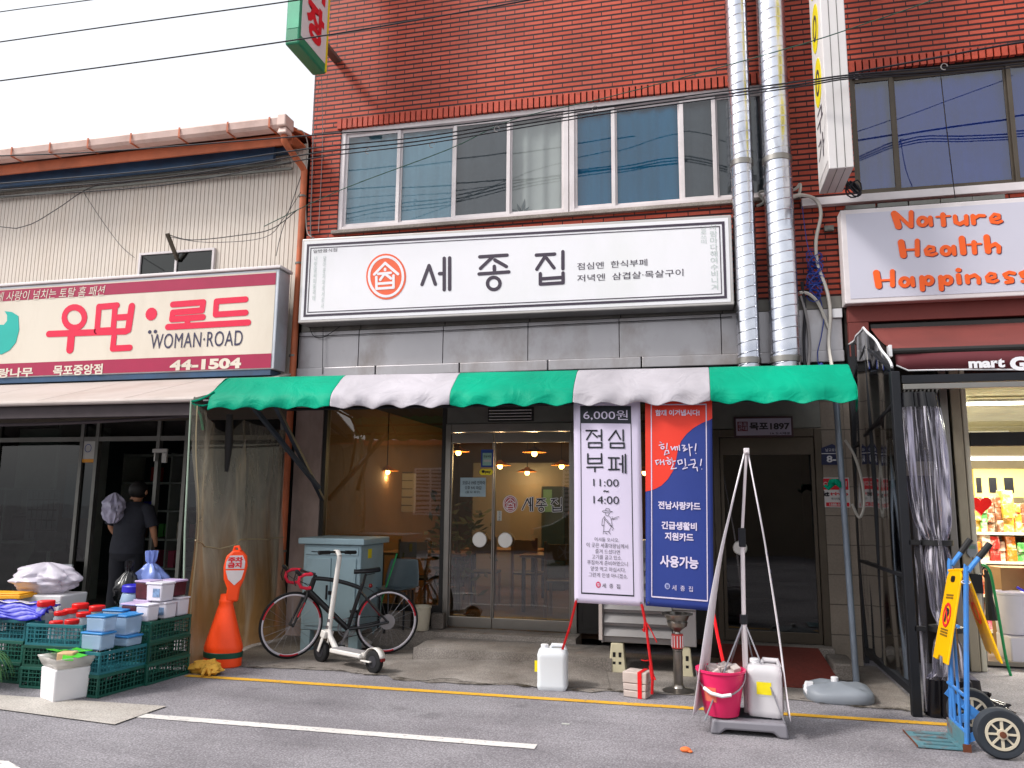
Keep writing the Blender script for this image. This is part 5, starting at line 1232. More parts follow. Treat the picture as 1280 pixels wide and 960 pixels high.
# green onions
m = MB(); 
for i in range(60):
    a = Vector((-6.05+random.uniform(-.1,.1), -3.12+random.uniform(-.1,.1), .22)); th = random.uniform(-1.5,1.5); ln = random.uniform(.3,.48)
    d = Vector((math.sin(th)*.9, -.25+random.uniform(-.3,.3), .25)); b = a+d*ln; b2 = b+Vector((d.x*.12,d.y*.1,-.2))
    m.tube(bez(a, a+d*ln*.5+Vector((0,0,.08)), b, b2, 7), [.006,.007,.007,.007,.006,.005,.003,.001], 4, flat=.35)
m.tube([(-6.1,-3.12,.02),(-6.1,-3.12,.26)], [.1,.13], 14)
tag(m.build('green_onions', pm('onion', '#2f5a2c', .5, 0, .35, 7), None), 'bundle of long green onion leaves at the left edge in front of the crates', 'vegetable')
m = MB(); pm('glove_yellow', '#d9a441', .8, 0, .2, 14)
for q, (dx, dy, r_, sd) in enumerate(((0,0,.11,1.0),(.10,-.06,.085,4.0),(-.07,.05,.08,7.0))):
    rows = []
    for i in range(15):
        th = math.pi*i/14; rows.append([Vector((-4.55+dx, -2.06+dy, .045))+Vector((math.sin(th)*math.cos(ph)*1.3, math.sin(th)*math.sin(ph), math.cos(th)*.55))*r_*(1+.55*noise.noise(Vector((math.sin(th)*math.cos(ph)*2.6+sd, math.sin(th)*math.sin(ph)*2.6, math.cos(th)*2.6)))) for ph in [2*math.pi*j/24 for j in range(25)]])
    m.grid(rows)
for k in range(5): a = -1.2+.5*k; m.tube([(-4.48,-2.12,.06),(-4.48+.09*math.cos(a),-2.12+.09*math.sin(a)-.02,.05),(-4.48+.13*math.cos(a),-2.12+.13*math.sin(a)-.03,.025)], [.022,.019,.014], 8)
tag(m.build('work_gloves', 'glove_yellow', None, angle=70), 'crumpled yellow work gloves on the ground by the orange barrier', 'gloves')

# ------------------------------------------------------------------ orange parking barrier
pm('orange_plastic', '#ff4d16', .45, 0, .06, 3, .06, 60, dirt='#b8482a', damt=.3)
cx, cyy = -4.57, -1.75
t = thing('parking_barrier', 'orange plastic no-parking barrier with paddle top and green band', 'barrier', (cx,cyy,0))
m = MB(); m.lathe([(.18,.0),(.19,.01),(.192,.09),(.188,.13),(.196,.17),(.19,.20),(.152,.32),(.115,.44),(.086,.54),(.07,.585),(.074,.60),(.074,.62),(.066,.635),(.06,.68)], (cx,cyy,0), 32, 1, .75)
m.build('base', 'orange_plastic', t)
m = MB(); m.lathe([(.188,.085),(.196,.09),(.198,.135),(.19,.14)], (cx,cyy,0), 32, 1.0, .76); m.build('band', pm('band_green', '#0f4a3a', .5), t)
pr = [(-.06,.61),(.06,.61),(.066,.74),(.10,.83),(.118,.95),(.105,1.05),(.05,1.11),(-.03,1.11),(-.09,1.05),(-.108,.95),(-.095,.83),(-.055,.74)]
ax = Vector((.86,.5,0)); lean = .04
O = Vector((cx+.03, cyy+.02, 0))
m = MB(); m.prism(pr, O+Vector((.02,-.045,0)), ax, (lean,0,1), -.085); m.build('paddle', 'orange_plastic', t, bevel=.02, seg=3)
m = MB(); q0 = O+ax*.0+Vector((.06,-.02,1.115)); m.tube([q0+Vector((-.04,0,-.01)), q0+Vector((-.03,0,.025)), q0+Vector((.01,0,.03)), q0+Vector((.03,0,-.01))], .014, 8); m.build('loop', 'orange_plastic', t)
nn = ax.cross(Vector((lean,0,1))).normalized()
def padpt(x, z, off=.0): return O+Vector((.02,-.045,0))+ax*x+Vector((lean,0,1)).normalized()*z+nn*off
m = MB(); m.poly3([padpt(x, z, .0025) for x, z in ((-.085,.93),(.09,.93),(.093,1.0),(.065,1.06),(-.055,1.06),(-.085,1.0))], nn*.002); m.poly3([padpt(x, z, .0025) for x, z in ((-.083,.915),(.09,.915),(.07,.83),(.01,.77),(-.055,.83))], nn*.002)
m.build('plate', pm('plate_white', '#d9cfd0', .5), t, smooth=False)
text('주차\n금지', padpt(-.07,.94,.006), padpt(.07,.94,.006), padpt(-.07,1.045,.006), 'vred', t, bold=.05)

# ------------------------------------------------------------------ electrical cabinet
pm('cabinet_grey', '#94adb7', .5, .1, .08, 2, .03, 50, dirt='#4b514f', damt=.35)
t = thing('electrical_cabinet', 'blue grey metal street cabinet on legs behind the bicycle', 'cabinet', (-3.87,-.62,0))
x0, x1, y0, y1 = -4.24, -3.56, -.84, -.22
m = MB(); m.box(x0, x1, y0, y1, .22, 1.13); m.build('body', 'cabinet_grey', t, smooth=False, bevel=.012)
m = MB(); m.box(x0-.05, x1+.05, y0-.05, y1+.05, 1.133, 1.20); m.build('top', 'cabinet_grey', t, smooth=False, bevel=.01)
for X, Y in ((x0+.06,y0+.06),(x1-.06,y0+.06),(x0+.06,y1-.06),(x1-.06,y1-.06)):
    m = MB(); m.box(X-.055, X+.055, Y-.055, Y+.055, 0, .218); m.build('leg', 'cabinet_grey', t, smooth=False, bevel=.006)
m = MB(); m.box(x0+.03, x1-.03, y0-.014, y0-.002, 1.02, 1.10); m.box(x0+.05, (x0+x1)/2-.005, y0-.014, y0-.002, .27, .985); m.box((x0+x1)/2+.005, x1-.05, y0-.014, y0-.002, .27, .985); m.build('door_panel', 'cabinet_grey', t, smooth=False, bevel=.004)
m = MB(); m.box(x0+.1, x1-.1, y0-.018, y0-.012, 1.048, 1.056); m.box((x0+x1)/2-.02, (x0+x1)/2+.02, y0-.02, y0-.012, .6, .64); m.box((x0+x1)/2-.05,(x0+x1)/2-.03,y0-.022,y0-.012,.55,.7); m.build('slot', 'frame_black', t, smooth=False)
m = MB(); m.box(x1+.0005, x1+.003, -.66, -.56, .98, 1.08); m.build('yellow_label', 'sign_yellow', t, smooth=False)
m = MB()
for z in (.83,.80): m.box(x1+.0005, x1+.004, -.7, -.45, z, z+.008)
m.build('side_slot', 'frame_black', t, smooth=False)
# white dishes under the cabinet, things on the step
m = MB(); m.lathe([(.1,0),(.17,.02),(.19,.05),(.18,.055),(.12,.1),(.001,.11)], (-3.72,-.55,.01), 28); tag(m.build('white_basin', pm('white_cer', '#c9c4c2', .4), None), 'upturned white basin under the street cabinet', 'basin')
t = thing('plastic_chair', 'grey moulded plastic shell chair in front of the dark shop window', 'chair', (-3.42,-.25,.185))
m = MB(); rows = []
for j in range(11):
    f = j/10; row = []
    for i in range(9):
        u = i/8*2-1
        if f < .5: y, z = -.42+.36*(f/.5), .62-.02*math.sin(f*6)+.0*u
        else: g_ = (f-.5)/.5; y, z = -.06+.09*g_, .60+.34*g_
        row.append(Vector((-3.38+.21*u*(1-.18*max(0, f-.7)/.3), y+.04*u*u*(-1 if f > .5 else 0), z+.035*u*u*(1 if f <= .5 else 0))))
    rows.append(row)
m.grid(rows); m.build('shell', pm('chair_grey', '#57646a', .45), t, solid=.012, sub=1, angle=80)
for X, Y in ((-3.53,-.38),(-3.23,-.38),(-3.53,-.1),(-3.23,-.1)):
    m = MB(); m.tube([(X,Y,.19),(X*.985-.05,Y*.9-.02,.6)], .012, 8); m.build('leg', 'frame_black', t)
m = MB(); m.tube([(-3.62,-.3,.2),(-3.45,-.08,1.0)], .011, 8); tag(m.build('broom_handle', pm('green_stick', '#1f9a55', .4), None), 'thin green broom handle leaning beside the grey cabinet', 'handle')
p = F(527,783,-.3)
t = thing('waste_bin', 'cream plastic bin on the step left of the glass doors', 'bin', (p.x,-.3,.187))
m = MB(); m.lathe([(.075,0),(.082,.01),(.1,.24),(.108,.245),(.108,.265),(.098,.265),(.094,.24),(.078,.02),(.001,.02)], (p.x,-.3,.187), 28); m.build('bin', pm('bin_cream', '#bdb5a2', .45), t)
for px, lb in ((494,'grey concrete block left of the cream bin'),(507,'grey concrete block half behind the cream bin'),(548,'grey concrete block between the bin and the door frame')):
    p = F(px,775,-.14); m = MB(); m.obox((p.x,-.14,.187+.085), (.15,.1,.17), .05); tag(m.build('concrete_block', 'concrete', None, bevel=.01), lb, 'block', 'concrete blocks on the step')

# ------------------------------------------------------------------ bicycle (built along +X: rear axle at 0, front axle at .98)
pm('bike_black', '#17171b', .35, 0, .1); pm('bike_red', '#c0182c', .4); pm('tyre', '#141416', .8); pm('rim_white', '#cfcad2', .4, .2); pm('bar_red', '#d01f3c', .6); pm('alu', '#9a9aa0', .35, .9)
t = thing('bicycle', 'black road bicycle with red taped drop bars leaning by the cabinet', 'bicycle', (0,0,0))
RW = .335
def wheel(x, turn, nm='wheel'):
    mt = Matrix.Translation((x,0,RW)) @ Matrix.Rotation(turn, 4, 'Z')
    def circle(r_, n=48): return [(r_*math.cos(2*math.pi*i/n), 0, r_*math.sin(2*math.pi*i/n)) for i in range(n)]
    m = MB(); m.tube(circle(RW-.014), .014, 8, closed=True); m.move(mt); wh = m.build('wheel', 'tyre', t)
    m = MB()
    for r_, w_ in ((RW-.032,.0),):
        pts = circle(r_, 64); m.tube(pts, .0125, 6, closed=True, flat=1)
    m.move(mt); m.build('rim', 'rim_white', wh)
    for a in (.25, 2.35, 4.45):
        m = MB()
        for s in (-1, 1): m.tube([((RW-.031)*math.cos(a+q*.09), s*.008, (RW-.031)*math.sin(a+q*.09)) for q in range(8)], .009, 6)
        m.move(mt); m.build('rim_decal', 'bike_red', wh)
    m = MB()
    for i in range(20):
        a = 2*math.pi*i/20; s = .02 if i % 2 else -.02; b_ = a+(.35 if i % 4 < 2 else -.35)
        m.tube([(.018*math.cos(b_), s, .018*math.sin(b_)), ((RW-.04)*math.cos(a), 0, (RW-.04)*math.sin(a))], .0013, 4)
    m.move(mt); m.build('spokes', 'alu', wh)
    m = MB(); m.cyl((0,-.05,0),(0,.05,0),.016,12); m.move(mt); m.build('hub', 'bike_black', wh)
    return wh, mt
wr, mr_ = wheel(0, 0); wf, mf_ = wheel(.98, R(16))
m = MB()
for k, r_ in enumerate((.055,.05,.045,.04,.035)): m.cyl((0,-.035-.004*k,RW),(0,-.032-.004*k,RW),r_,24)
m.cyl((0,.03,RW),(0,.033,RW),.08,28); m.build('cassette', 'alu', wr, smooth=False)
BBp, ST, HT, HB = (.41,0,.275), (.285,0,.70), (.775,0,.80), (.815,0,.665)
m = MB()
m.tube(bez((.30,0,.69),(.45,0,.755),(.6,0,.79),HT,10), .022, 10); m.tube([HB,BBp], [.031,.028], 10); m.tube([BBp,ST,(.275,0,.73)], .021, 10); m.tube([HT,HB], .027, 12); m.tube([(.765,0,.835),HT], .02, 10)
for s in (-1, 1):
    m.tube([(.40,s*.03,.275),(.2,s*.05,.30),(0,s*.062,RW)], [.017,.015,.012], 8); m.tube([(.30,s*.012,.66),(0,s*.062,RW)], [.013,.010], 8)
m.build('frame', 'bike_black', t)
m = MB(); m.tube([(.22,-.05,.56),(.06,-.068,.38)], .007, 6); m.tube(bez((.40,-.02,.737),(.48,-.021,.767),(.56,-.021,.783),(.68,-.021,.80),8), .009, 6); m.tube([(.74,-.02,.60),(.60,-.024,.475)], .009, 6); m.tube([(.33,-.017,.5),(.36,-.017,.40)], .008, 6); m.tube([(.12,-.064,.31),(.02,-.07,.335)], .008, 6); m.build('frame_decal', 'bike_red', t)
def tf(p): return mf_ @ Vector((p[0]-.98, p[1], p[2]-RW))
fk = MB()
for s in (-1, 1): fk.tube([tf((.835,s*.035,.655)), tf((.89,s*.05,.52)), tf((.98,s*.052,RW))], [.018,.015,.010], 8)
fk.tube([HB, tf((.835,0,.655))], .022, 10); fk.build('fork', 'bike_black', t)
fk = MB()
for s in (-1, 1): fk.tube([tf((.87,s*.056,.56)), tf((.94,s*.061,.42))], .008, 6)
fk.build('fork_decal', 'bike_red', t)
m = MB(); m.tube([(.27,0,.72),(.245,0,.835)], .013, 10); m.build('seat_post', 'bike_black', t)
m = MB(); rows = []
for i in range(13):
    u = i/12; wd = .065*(1-u)**.7*(1 if u > .05 else .8)+.018; x = .10+.27*u
    rows.append([Vector((x, wd*math.sin(a), .868+.012*math.cos(a)*2-.010*u+.012*(1-u)**3)) for a in [2*math.pi*j/12 for j in range(13)]])
m.grid(rows); m.tube([(.16,-.02,.85),(.3,-.02,.845)], .004, 6); m.tube([(.16,.02,.85),(.3,.02,.845)], .004, 6); sd = m.build('saddle', 'bike_black', t)
m = MB(); m.tube([(.13,-.062,.872),(.24,-.045,.868)], .005, 6); m.build('saddle_trim', 'rim_white', sd)
m = MB(); m.ball((.19,0,.71), .022, 8); m.build('tail_lamp', pm('lens_red', '#7a1014', .2), t)
m = MB(); m.tube([(.765,0,.84),tf((.86,0,.86))], .014, 10); m.tube([tf((.86,-.2,.862)), tf((.86,.2,.862))], .0135, 10); m.build('stem', 'bike_black', t)
for s in (-1, 1):
    m = MB(); m.tube([tf(p) for p in ((.86,s*.14,.862),(.865,s*.20,.862),(.93,s*.205,.865),(.99,s*.205,.845),(1.0,s*.205,.79),(.97,s*.205,.74),(.91,s*.205,.725),(.87,s*.205,.73))], .0165, 10); m.build('handlebar_grip', 'bar_red', t)
    m = MB(); m.tube([tf(p) for p in ((.985,s*.205,.865),(1.02,s*.205,.90),(1.04,s*.205,.905))], [.02,.02,.014], 8); m.tube([tf(p) for p in ((1.03,s*.205,.89),(1.05,s*.205,.82),(1.03,s*.205,.76))], .006, 6); m.build('brake_lever', 'bike_black', t)
m = MB(); m.tube(bez(tf((1.0,-.2,.86)), tf((1.05,-.05,.80)), (.86,0,.75), (.78,0,.72)), .003, 5); m.tube(bez(tf((1.0,.2,.86)), tf((1.04,.05,.82)), (.88,.02,.77), (.8,0,.7)), .003, 5); m.tube(bez((.27,0,.7),(.1,.02,.66),(.05,.03,.5),(.03,.05,.4)), .003, 5); m.build('cable', 'black', t)
m = MB(); rt = Matrix.Rotation(R(90), 4, 'X')
for r_, y in ((.1,-.05),(.075,-.045)): m.ring((.41,y,.275), r_, r_, .86, .003)
for a in (0, 1.256, 2.513, 3.77, 5.03): m.bar((.41,-.05,.275), (.41+.09*math.cos(a),-.05,.275+.09*math.sin(a)), .012, .004)
m.bar((.41,-.065,.275),(.335,-.068,.43),.02,.012); m.bar((.41,.065,.275),(.485,.068,.12),.02,.012); m.build('crankset', 'alu', t, smooth=False)
m = MB(); m.obox((.335,-.11,.43), (.09,.07,.02)); m.obox((.485,.11,.12), (.09,.07,.02)); m.build('pedal', 'black', t, smooth=False)
m = MB(); m.tube([(.41,-.05,.375),(.0,-.045,.385)], .004, 5); m.tube([(.41,-.05,.175),(.06,-.045,.24),(.0,-.045,.285)], .004, 5); m.obox((.02,-.05,.25), (.03,.02,.1)); m.build('chain', 'black', t)
t.location = (-3.265,-.78,.008); t.rotation_euler = (R(-3), 0, math.atan2(-1.28+.78, -4.08+3.265))

# ------------------------------------------------------------------ white kick scooter (local +X from rear to front)
pm('scooter_white', '#d8d4cf', .35, 0, .03, 3); pm('scooter_deck', '#8d8a8c', .8, 0, .1)
t = thing('kick_scooter', 'white electric kick scooter on its stand in front of the bicycle', 'scooter', (0,0,0))
def sw(x, r_=.107):
    m = MB(); q = Matrix.Translation((x,0,r_)) @ Matrix.Rotation(R(90), 4, 'X')
    m.lathe([(.055,-.026),(.085,-.028),(r_-.006,-.022),(r_,-.008),(r_,.008),(r_-.006,.022),(.085,.028),(.055,.026)], (0,0,0), 32); m.move(q); w_ = m.build('wheel', 'tyre', t)
    m = MB(); m.lathe([(.001,-.032),(.03,-.032),(.055,-.029),(.057,0),(.055,.029),(.03,.032),(.001,.032)], (0,0,0), 28); m.move(q); m.build('hub', pm('hub_grey', '#3d3d42', .4, .4), w_)
    m = MB(); m.ring((x,-.031,r_), .05, .05, .9, .003); m.build('hub_ring', 'alu', w_, smooth=False)
sw(0); sw(.80)
m = MB(); m.obox((.36,0,.145), (.46,.145,.045)); m.build('deck_body', 'scooter_white', t, bevel=.012)
m = MB(); m.obox((.36,0,.1715), (.42,.13,.006)); m.build('deck_mat', 'scooter_deck', t, smooth=False)
m = MB(); m.tube([(.57,0,.15),(.68,0,.26),(.715,0,.36)], [.03,.028,.026], 12); m.tube([(.705,0,.32),(.62,0,1.05)], [.026,.024], 14); m.tube([(.62,0,1.05),(.65,0,1.09),(.70,0,1.09)], [.024,.026,.022], 10); m.build('stem', 'scooter_white', t)
m = MB()
for s in (-1, 1): m.bar((.72,s*.045,.30), (.80,s*.045,.107), .035, .012)
m.obox((.735,0,.28), (.07,.11,.07), 0, 0, -.3); m.build('fork', 'scooter_white', t, bevel=.006)
m = MB(); m.tube([(.712,0,.335),(.707,0,.365)], [.031,.031], 14); m.tube([(.7,0,.4),(.697,0,.43)], .029, 12); m.build('clamp', 'alu', t)
m = MB(); m.tube([(.655,-.24,1.085),(.67,0,1.09),(.655,.24,1.085)], .012, 10); m.build('handlebar', 'black', t)
for s in (-1, 1):
    m = MB(); m.tube([(.655,s*.10,1.086),(.655,s*.235,1.085)], .019, 10); m.tube([(.68,s*.1,1.08),(.69,s*.2,1.065)], .006, 6); m.build('grip', 'black', t)
m = MB(); n_ = 14
rows = [[Vector((.0+(.125)*math.cos(a), y, .107+.125*math.sin(a))) for a in [R(10)+R(150)*i/n_ for i in range(n_+1)]] for y in (-.036,.036)]
m.grid(rows); m.bar((.12,0,.16),(.17,0,.155),.07,.03); m.build('rear_fender', 'scooter_white', t, solid=.006)
m = MB(); m.obox((-.118,0,.135), (.015,.05,.03)); m.build('tail_lamp', 'lens_red', t, bevel=.004)
m = MB(); m.bar((.13,-.05,.107),(.0,-.05,.107),.03,.014); m.bar((.13,.05,.107),(.0,.05,.107),.03,.014); m.build('rear_arm', 'scooter_white', t, bevel=.004)
m = MB(); m.bar((.14,-.059,.112),(.08,-.059,.112),.006,.018); m.build('red_mark', 'bike_red', t, smooth=False)
m = MB(); m.tube([(.36,-.06,.125),(.35,-.19,.02),(.33,-.22,.004)], .008, 8); m.build('kickstand', 'scooter_white', t)
m = MB(); m.tube(bez((.685,-.03,.44),(.86,-.1,.4),(.8,-.1,.2),(.74,-.06,.2)), .006, 6); m.tube([(.7,-.028,.31),(.715,-.03,.24)], .008, 6); m.build('brake_cable', 'bike_red', t)
p0, p1 = G(467,842), G(412,830)
t.location = (p0.x, p0.y, .0); t.rotation_euler = (R(2), 0, math.atan2(p1.y-p0.y, p1.x-p0.x))

# ------------------------------------------------------------------ jug, bricks, ashtray stand, straps
pm('jug_white', '#d2d6da', .35, 0, .03, 3); pm('jug_clear', '#cfcdd0', .3, 0, .05, 4, alpha=.85)
def jug(x, y, z, w_, d_, h_, rz, mat, lab, label_side=-1):
    t = thing('water_jug', lab, 'jug', (0,0,0))
    m = MB(); prof = []
    def rr_(hw, hd, r_, zz, n=6):
        out = []
        for q, (sx, sy_) in enumerate(((1,1),(-1,1),(-1,-1),(1,-1))):
            for i in range(n+1):
                a = q*math.pi/2+math.pi/2*i/n; out.append(Vector((sx*(hw-r_)+r_*math.cos(a), sy_*(hd-r_)+r_*math.sin(a), zz)))
        return out+[out[0]]
    hw, hd = w_/2, d_/2
    rows = [rr_(hw*.9, hd*.9, .03, 0), rr_(hw, hd, .04, .025), rr_(hw, hd, .045, h_*.12), rr_(hw*.985, hd*.985, .045, h_*.16), rr_(hw*.985, hd*.985, .045, h_*.75), rr_(hw, hd, .045, h_*.8), rr_(hw*.9, hd*.9, .05, h_*.92), rr_(hw*.62, hd*.7, .04, h_*.955)]
    m.grid(rows); m.add([v for v in rows[-1][:-1]], [tuple(range(len(rows[-1])-1))]); m.add([v for v in rows[0][:-1]], [tuple(range(len(rows[0])-1))])
    m.build('body', mat, t, angle=60)
    m = MB(); m.tube([(-hw*.1,0,h_*.95),(-hw*.05,0,h_*1.015),(hw*.75,0,h_*1.015),(hw*.85,0,h_*.9)], .018, 10); m.build('handle', mat, t)
    m = MB(); m.lathe([(.032,h_*.95),(.034,h_*.955),(.034,h_*1.02),(.03,h_*1.03),(.001,h_*1.03)], (-hw*.55,0,0), 20); m.build('cap', 'white_plastic', t)
    m = MB()
    if label_side == 0: m.box(-.05, .05, -hd-.002, -hd+.006, h_*.42, h_*.65)
    else: m.box(-hw-.022, -hw+.004, -.05, -.045, h_*.40, h_*.66)
    m.build('yellow_label', 'sign_yellow', t, smooth=False)
    if label_side == 0:
        m = MB(); m.box(-.055, .055, -hd-.0008, -hd+.006, h_*.39, h_*.67); m.build('label_back', 'paper', t, smooth=False)
    t.location = (x, y, z); t.rotation_euler.z = rz
    return t
p = G(690,862); jug(p.x, p.y+.04, .001, .265, .2, .36, R(4), 'jug_white', 'white plastic jug tied with red strap on the road edge')
pm('white_brick', '#b9aba4', .85, 0, .1, 8, .1, 60, dirt='#8a7f78', damt=.4)
p = G(797,873); bt = thing('brick_bundle', 'bundle of white bricks bound with red strap under the banners', 'bricks', (0,0,0))
k = 0
for iz, hz in ((0,.055),(1,.055),(2,.09)):
    for iy in (0, 1):
        m = MB(); z0 = (0,.057,.114)[iz]; m.obox((random.uniform(-.006,.006), -.045+.09*iy, z0+hz/2), (.2+random.uniform(-.01,.01), .084, hz), random.uniform(-.05,.05)); m.build('brick', 'white_brick', bt, bevel=.008)
m = MB(); m.box(.025, .06, -.092, -.0895, -.0, .206); m.box(.025, .06, -.0895, .09, .2065, .209); m.build('strap', 'strap_red' if 'strap_red' in MATS else pm('strap_red', '#d8161c', .4, 0, .05), bt, smooth=False)
bt.location = (p.x, p.y+.08, .002); bt.rotation_euler.z = R(-14)
def strap(label, pts, wd=.012, extra=()):
    m = MB(); m.tube([Vector(q) for q in pts], wd, 6, flat=.35)
    for e_ in extra: m.tube(e_, wd*.7, 5, flat=.4)
    tag(m.build('tie_strap', 'strap_red', None), label, 'strap', 'red straps tying the banners down')
a = ban(.03,.01,c1,.004); b = F(703,812,-1.9); strap('red strap from the lilac banner down to the white jug', [a, a.lerp(b,.5)+Vector((.005,0,-.01)), b], .013)
a = ban(.97,.01,c1,.004); b = F(815,868,-1.98); e1 = [F(806,775,-1.88), F(805,790,-1.9), F(803,786,-1.9)]; e2 = [F(808,778,-1.88), F(815,790,-1.9), F(821,803,-1.9)]; e3 = [F(813,825,-1.92), F(806,826,-1.94), F(802,825,-1.95)]
strap('red strap with loose ends from between the banners down to the brick bundle', [a, F(808,785,-1.89), F(811,810,-1.92), F(814,832,-1.94), F(816,845,-1.96), b], .015, [e1, e2, e3, [F(813,830,-1.93), F(817,845,-1.95), F(819,850,-1.97)], [F(812,832,-1.95), F(815,850,-1.97)]])
a = ban(.985,.012,c2,.004); strap('red strap from the blue banner down to the pink bucket', [a, F(897,795,-2.2), F(905,832,-2.5)], .012)
p = G(848,866); x, y = p.x, p.y+.05
pm('urn_steel', '#8f8a84', .3, .9, .15, 6, .04, 60, dirt='#5a5048', damt=.35)
t = thing('ashtray_stand', 'steel ashtray stand with bowl top and red ribbed grip on a round foot', 'ashtray', (x,y,0))
m = MB(); m.lathe([(.15,.0),(.15,.012),(.12,.025),(.06,.045),(.045,.075),(.045,.08)], (x,y,0), 32); m.build('foot', 'urn_steel', t)
m = MB(); m.lathe([(.042,.08),(.044,.085),(.044,.45),(.04,.455),(.048,.46),(.048,.475),(.04,.48)], (x,y,0), 24); m.build('post', 'urn_steel', t)
m = MB(); m.lathe([(.05+.004*(i % 2), .485+.018*0+i*.0) for i in range(1)]+[(.052,.485),(.056,.50),(.056,.63),(.052,.645)], (x,y,0), 24); gp_ = m.build('grip', pm('grip_red', '#c8403c', .5), t)
m = MB()
for i in range(12): a = 2*math.pi*i/12; m.box(x+.056*math.cos(a)-.004, x+.056*math.cos(a)+.004, y+.056*math.sin(a)-.004, y+.056*math.sin(a)+.004, .50, .63)
m.build('rib', 'white_plastic', gp_, smooth=False)
m = MB(); m.lathe([(.03,.648),(.025,.67),(.05,.70),(.09,.735),(.1,.78),(.09,.80),(.10,.81),(.12,.865),(.15,.872),(.15,.88),(.11,.88),(.08,.83),(.001,.80)], (x,y,0), 32, wob=.004); m.build('bowl', 'urn_steel', t); t.scale = (.92, .92, .745)

# ------------------------------------------------------------------ louvred outdoor unit behind the banners
pm('louvre', '#9d9a9a', .35, .5, .08, 2); pm('cream_foot', '#bfb79a', .6)
t = thing('outdoor_unit', 'silver louvred outdoor unit on cream block feet behind the banners', 'air conditioner', (-.5,-.8,.12))
x0, x1, y0, y1 = -.95, -.05, -1.0, -.62
m = MB(); m.box(x0, x1, y0+.05, y1, .27, 1.25); m.box(x1-.22, x1, y0, y0+.047, .27, 1.25); m.box(x0, x0+.02, y0, y0+.047, .27, 1.25); m.build('body', 'louvre', t, smooth=False, bevel=.008)
for q in range(7):
    m = MB(); z = .33+.125*q; m.obox(((x0+x1-.2)/2, y0+.02, z+.05), (x1-x0-.245,.012,.105), 0, R(-32)); m.build('louvre', 'louvre', t, smooth=False, bevel=.003)
m = MB(); m.box(x1-.218, x1-.002, y0-.004, y0-.001, .60, .606); m.box(x1-.225, x1-.221, y0-.004, y0+.04, .27, 1.25); m.build('seam', 'dark_frame', t, smooth=False)
m = MB(); m.box(x0-.02, x0+.012, y0-.03, y0-.003, .30, 1.25); m.build('side_post', 'canopy_white', t, smooth=False)
for X in (-.80, -.17):
    m = MB(); m.obox((X,-.94,.135), (.17,.14,.27), taper=.68); f_ = m.build('foot', 'cream_foot', t, bevel=.008)
    m = MB()
    for dx in (-.028,.028):
        for dz in (.08,.165): m.obox((X+dx,-.998+dz*.055,dz), (.026,.02,.045))
    m.build('foot_hole', 'black', f_, smooth=False)
MB().box(-1.3, -.96, -.05, -.02, .05, .75).build('x', 'grey_metal', None) if 0 else None
# red mat on the ramp before the side door
m = MB(); m.poly3([(.2,-.22,.19),(1.13,-.22,.19),(1.2,-1.22,.02),(.12,-1.22,.02)], (0,0,-.012)); tag(m.build('entrance_ramp', pm('mat_red', '#6a2b22', .85, 0, .2, 30, .2, 200, dirt='#4c2a22', damt=.5), None, smooth=False), 'sloping dark red ramp mat before the side door', 'ramp')
m = MB(); p = G(1030,840); m.obox((1.27,-.62,.09), (.2,.5,.16)); tag(m.build('stone_block', 'concrete', None, bevel=.02), 'rough grey stone block between the red ramp and the awning post', 'block')

# ------------------------------------------------------------------ two-sided banner stand with weights
pm('stand_white', '#d9d2d4', .4, .2, .04); pm('base_grey', '#7d7b82', .5, 0, .05)
cx, cyb = .305, -2.62
t = thing('banner_stand', 'tall A-shaped banner stand of white poles on a grey plastic foot', 'stand', (cx,cyb,0))
m = MB(); P = [(-.265,0),(-.25,.10),(.25,.10),(.265,0),(.2,0),(.16,.035),(-.16,.035),(-.2,0)]
m.prism(P, (cx,cyb+.2,0), (1,0,0), (0,0,1), .42); m.build('foot', 'base_grey', t, bevel=.015)
m = MB(); m.box(cx-.16, cx+.16, cyb-.12, cyb+.12, .1005, .112); m.build('foot_recess', 'frame_black', t, smooth=False)
m = MB(); m.tube([(cx,cyb,.10),(cx,cyb,.78)], .021, 12); m.tube([(cx,cyb,.78),(cx+.01,cyb,1.4)], .016, 12); m.tube([(cx+.01,cyb,1.4),(cx+.055,cyb-.1,2.0)], .011, 10); m.build('pole', 'stand_white', t)
m = MB(); m.tube([(cx,cyb,.73),(cx,cyb,.8)], .03, 12); m.build('joint', 'frame_black', t, bevel=.006)
m = MB(); m.obox((cx+.008,cyb,1.36), (.05,.05,.14)); m.build('joint', 'frame_black', t, bevel=.006)
for dx, dy in ((-.3,-.28),(.24,-.2),(.13,.2),(-.2,.2)):
    m = MB(); m.tube([(cx,cyb,.755),(cx+dx,cyb+dy,.105)], .006, 6); m.build('stay', 'alu', t)
top = Vector((cx+.055, cyb-.1, 2.0))
m = MB(); m.obox(top, (.04,.05,.045)); m.tube([top+Vector((0,-.1,-.01)), top+Vector((0,.1,-.01))], .01, 8); m.build('head_clip', 'stand_white', t, bevel=.004)
pm('stand_cloth', '#ece6ea', .6, 0, .03, 2); pm('stand_cloth2', '#8f8688', .6, 0, .3, 6)
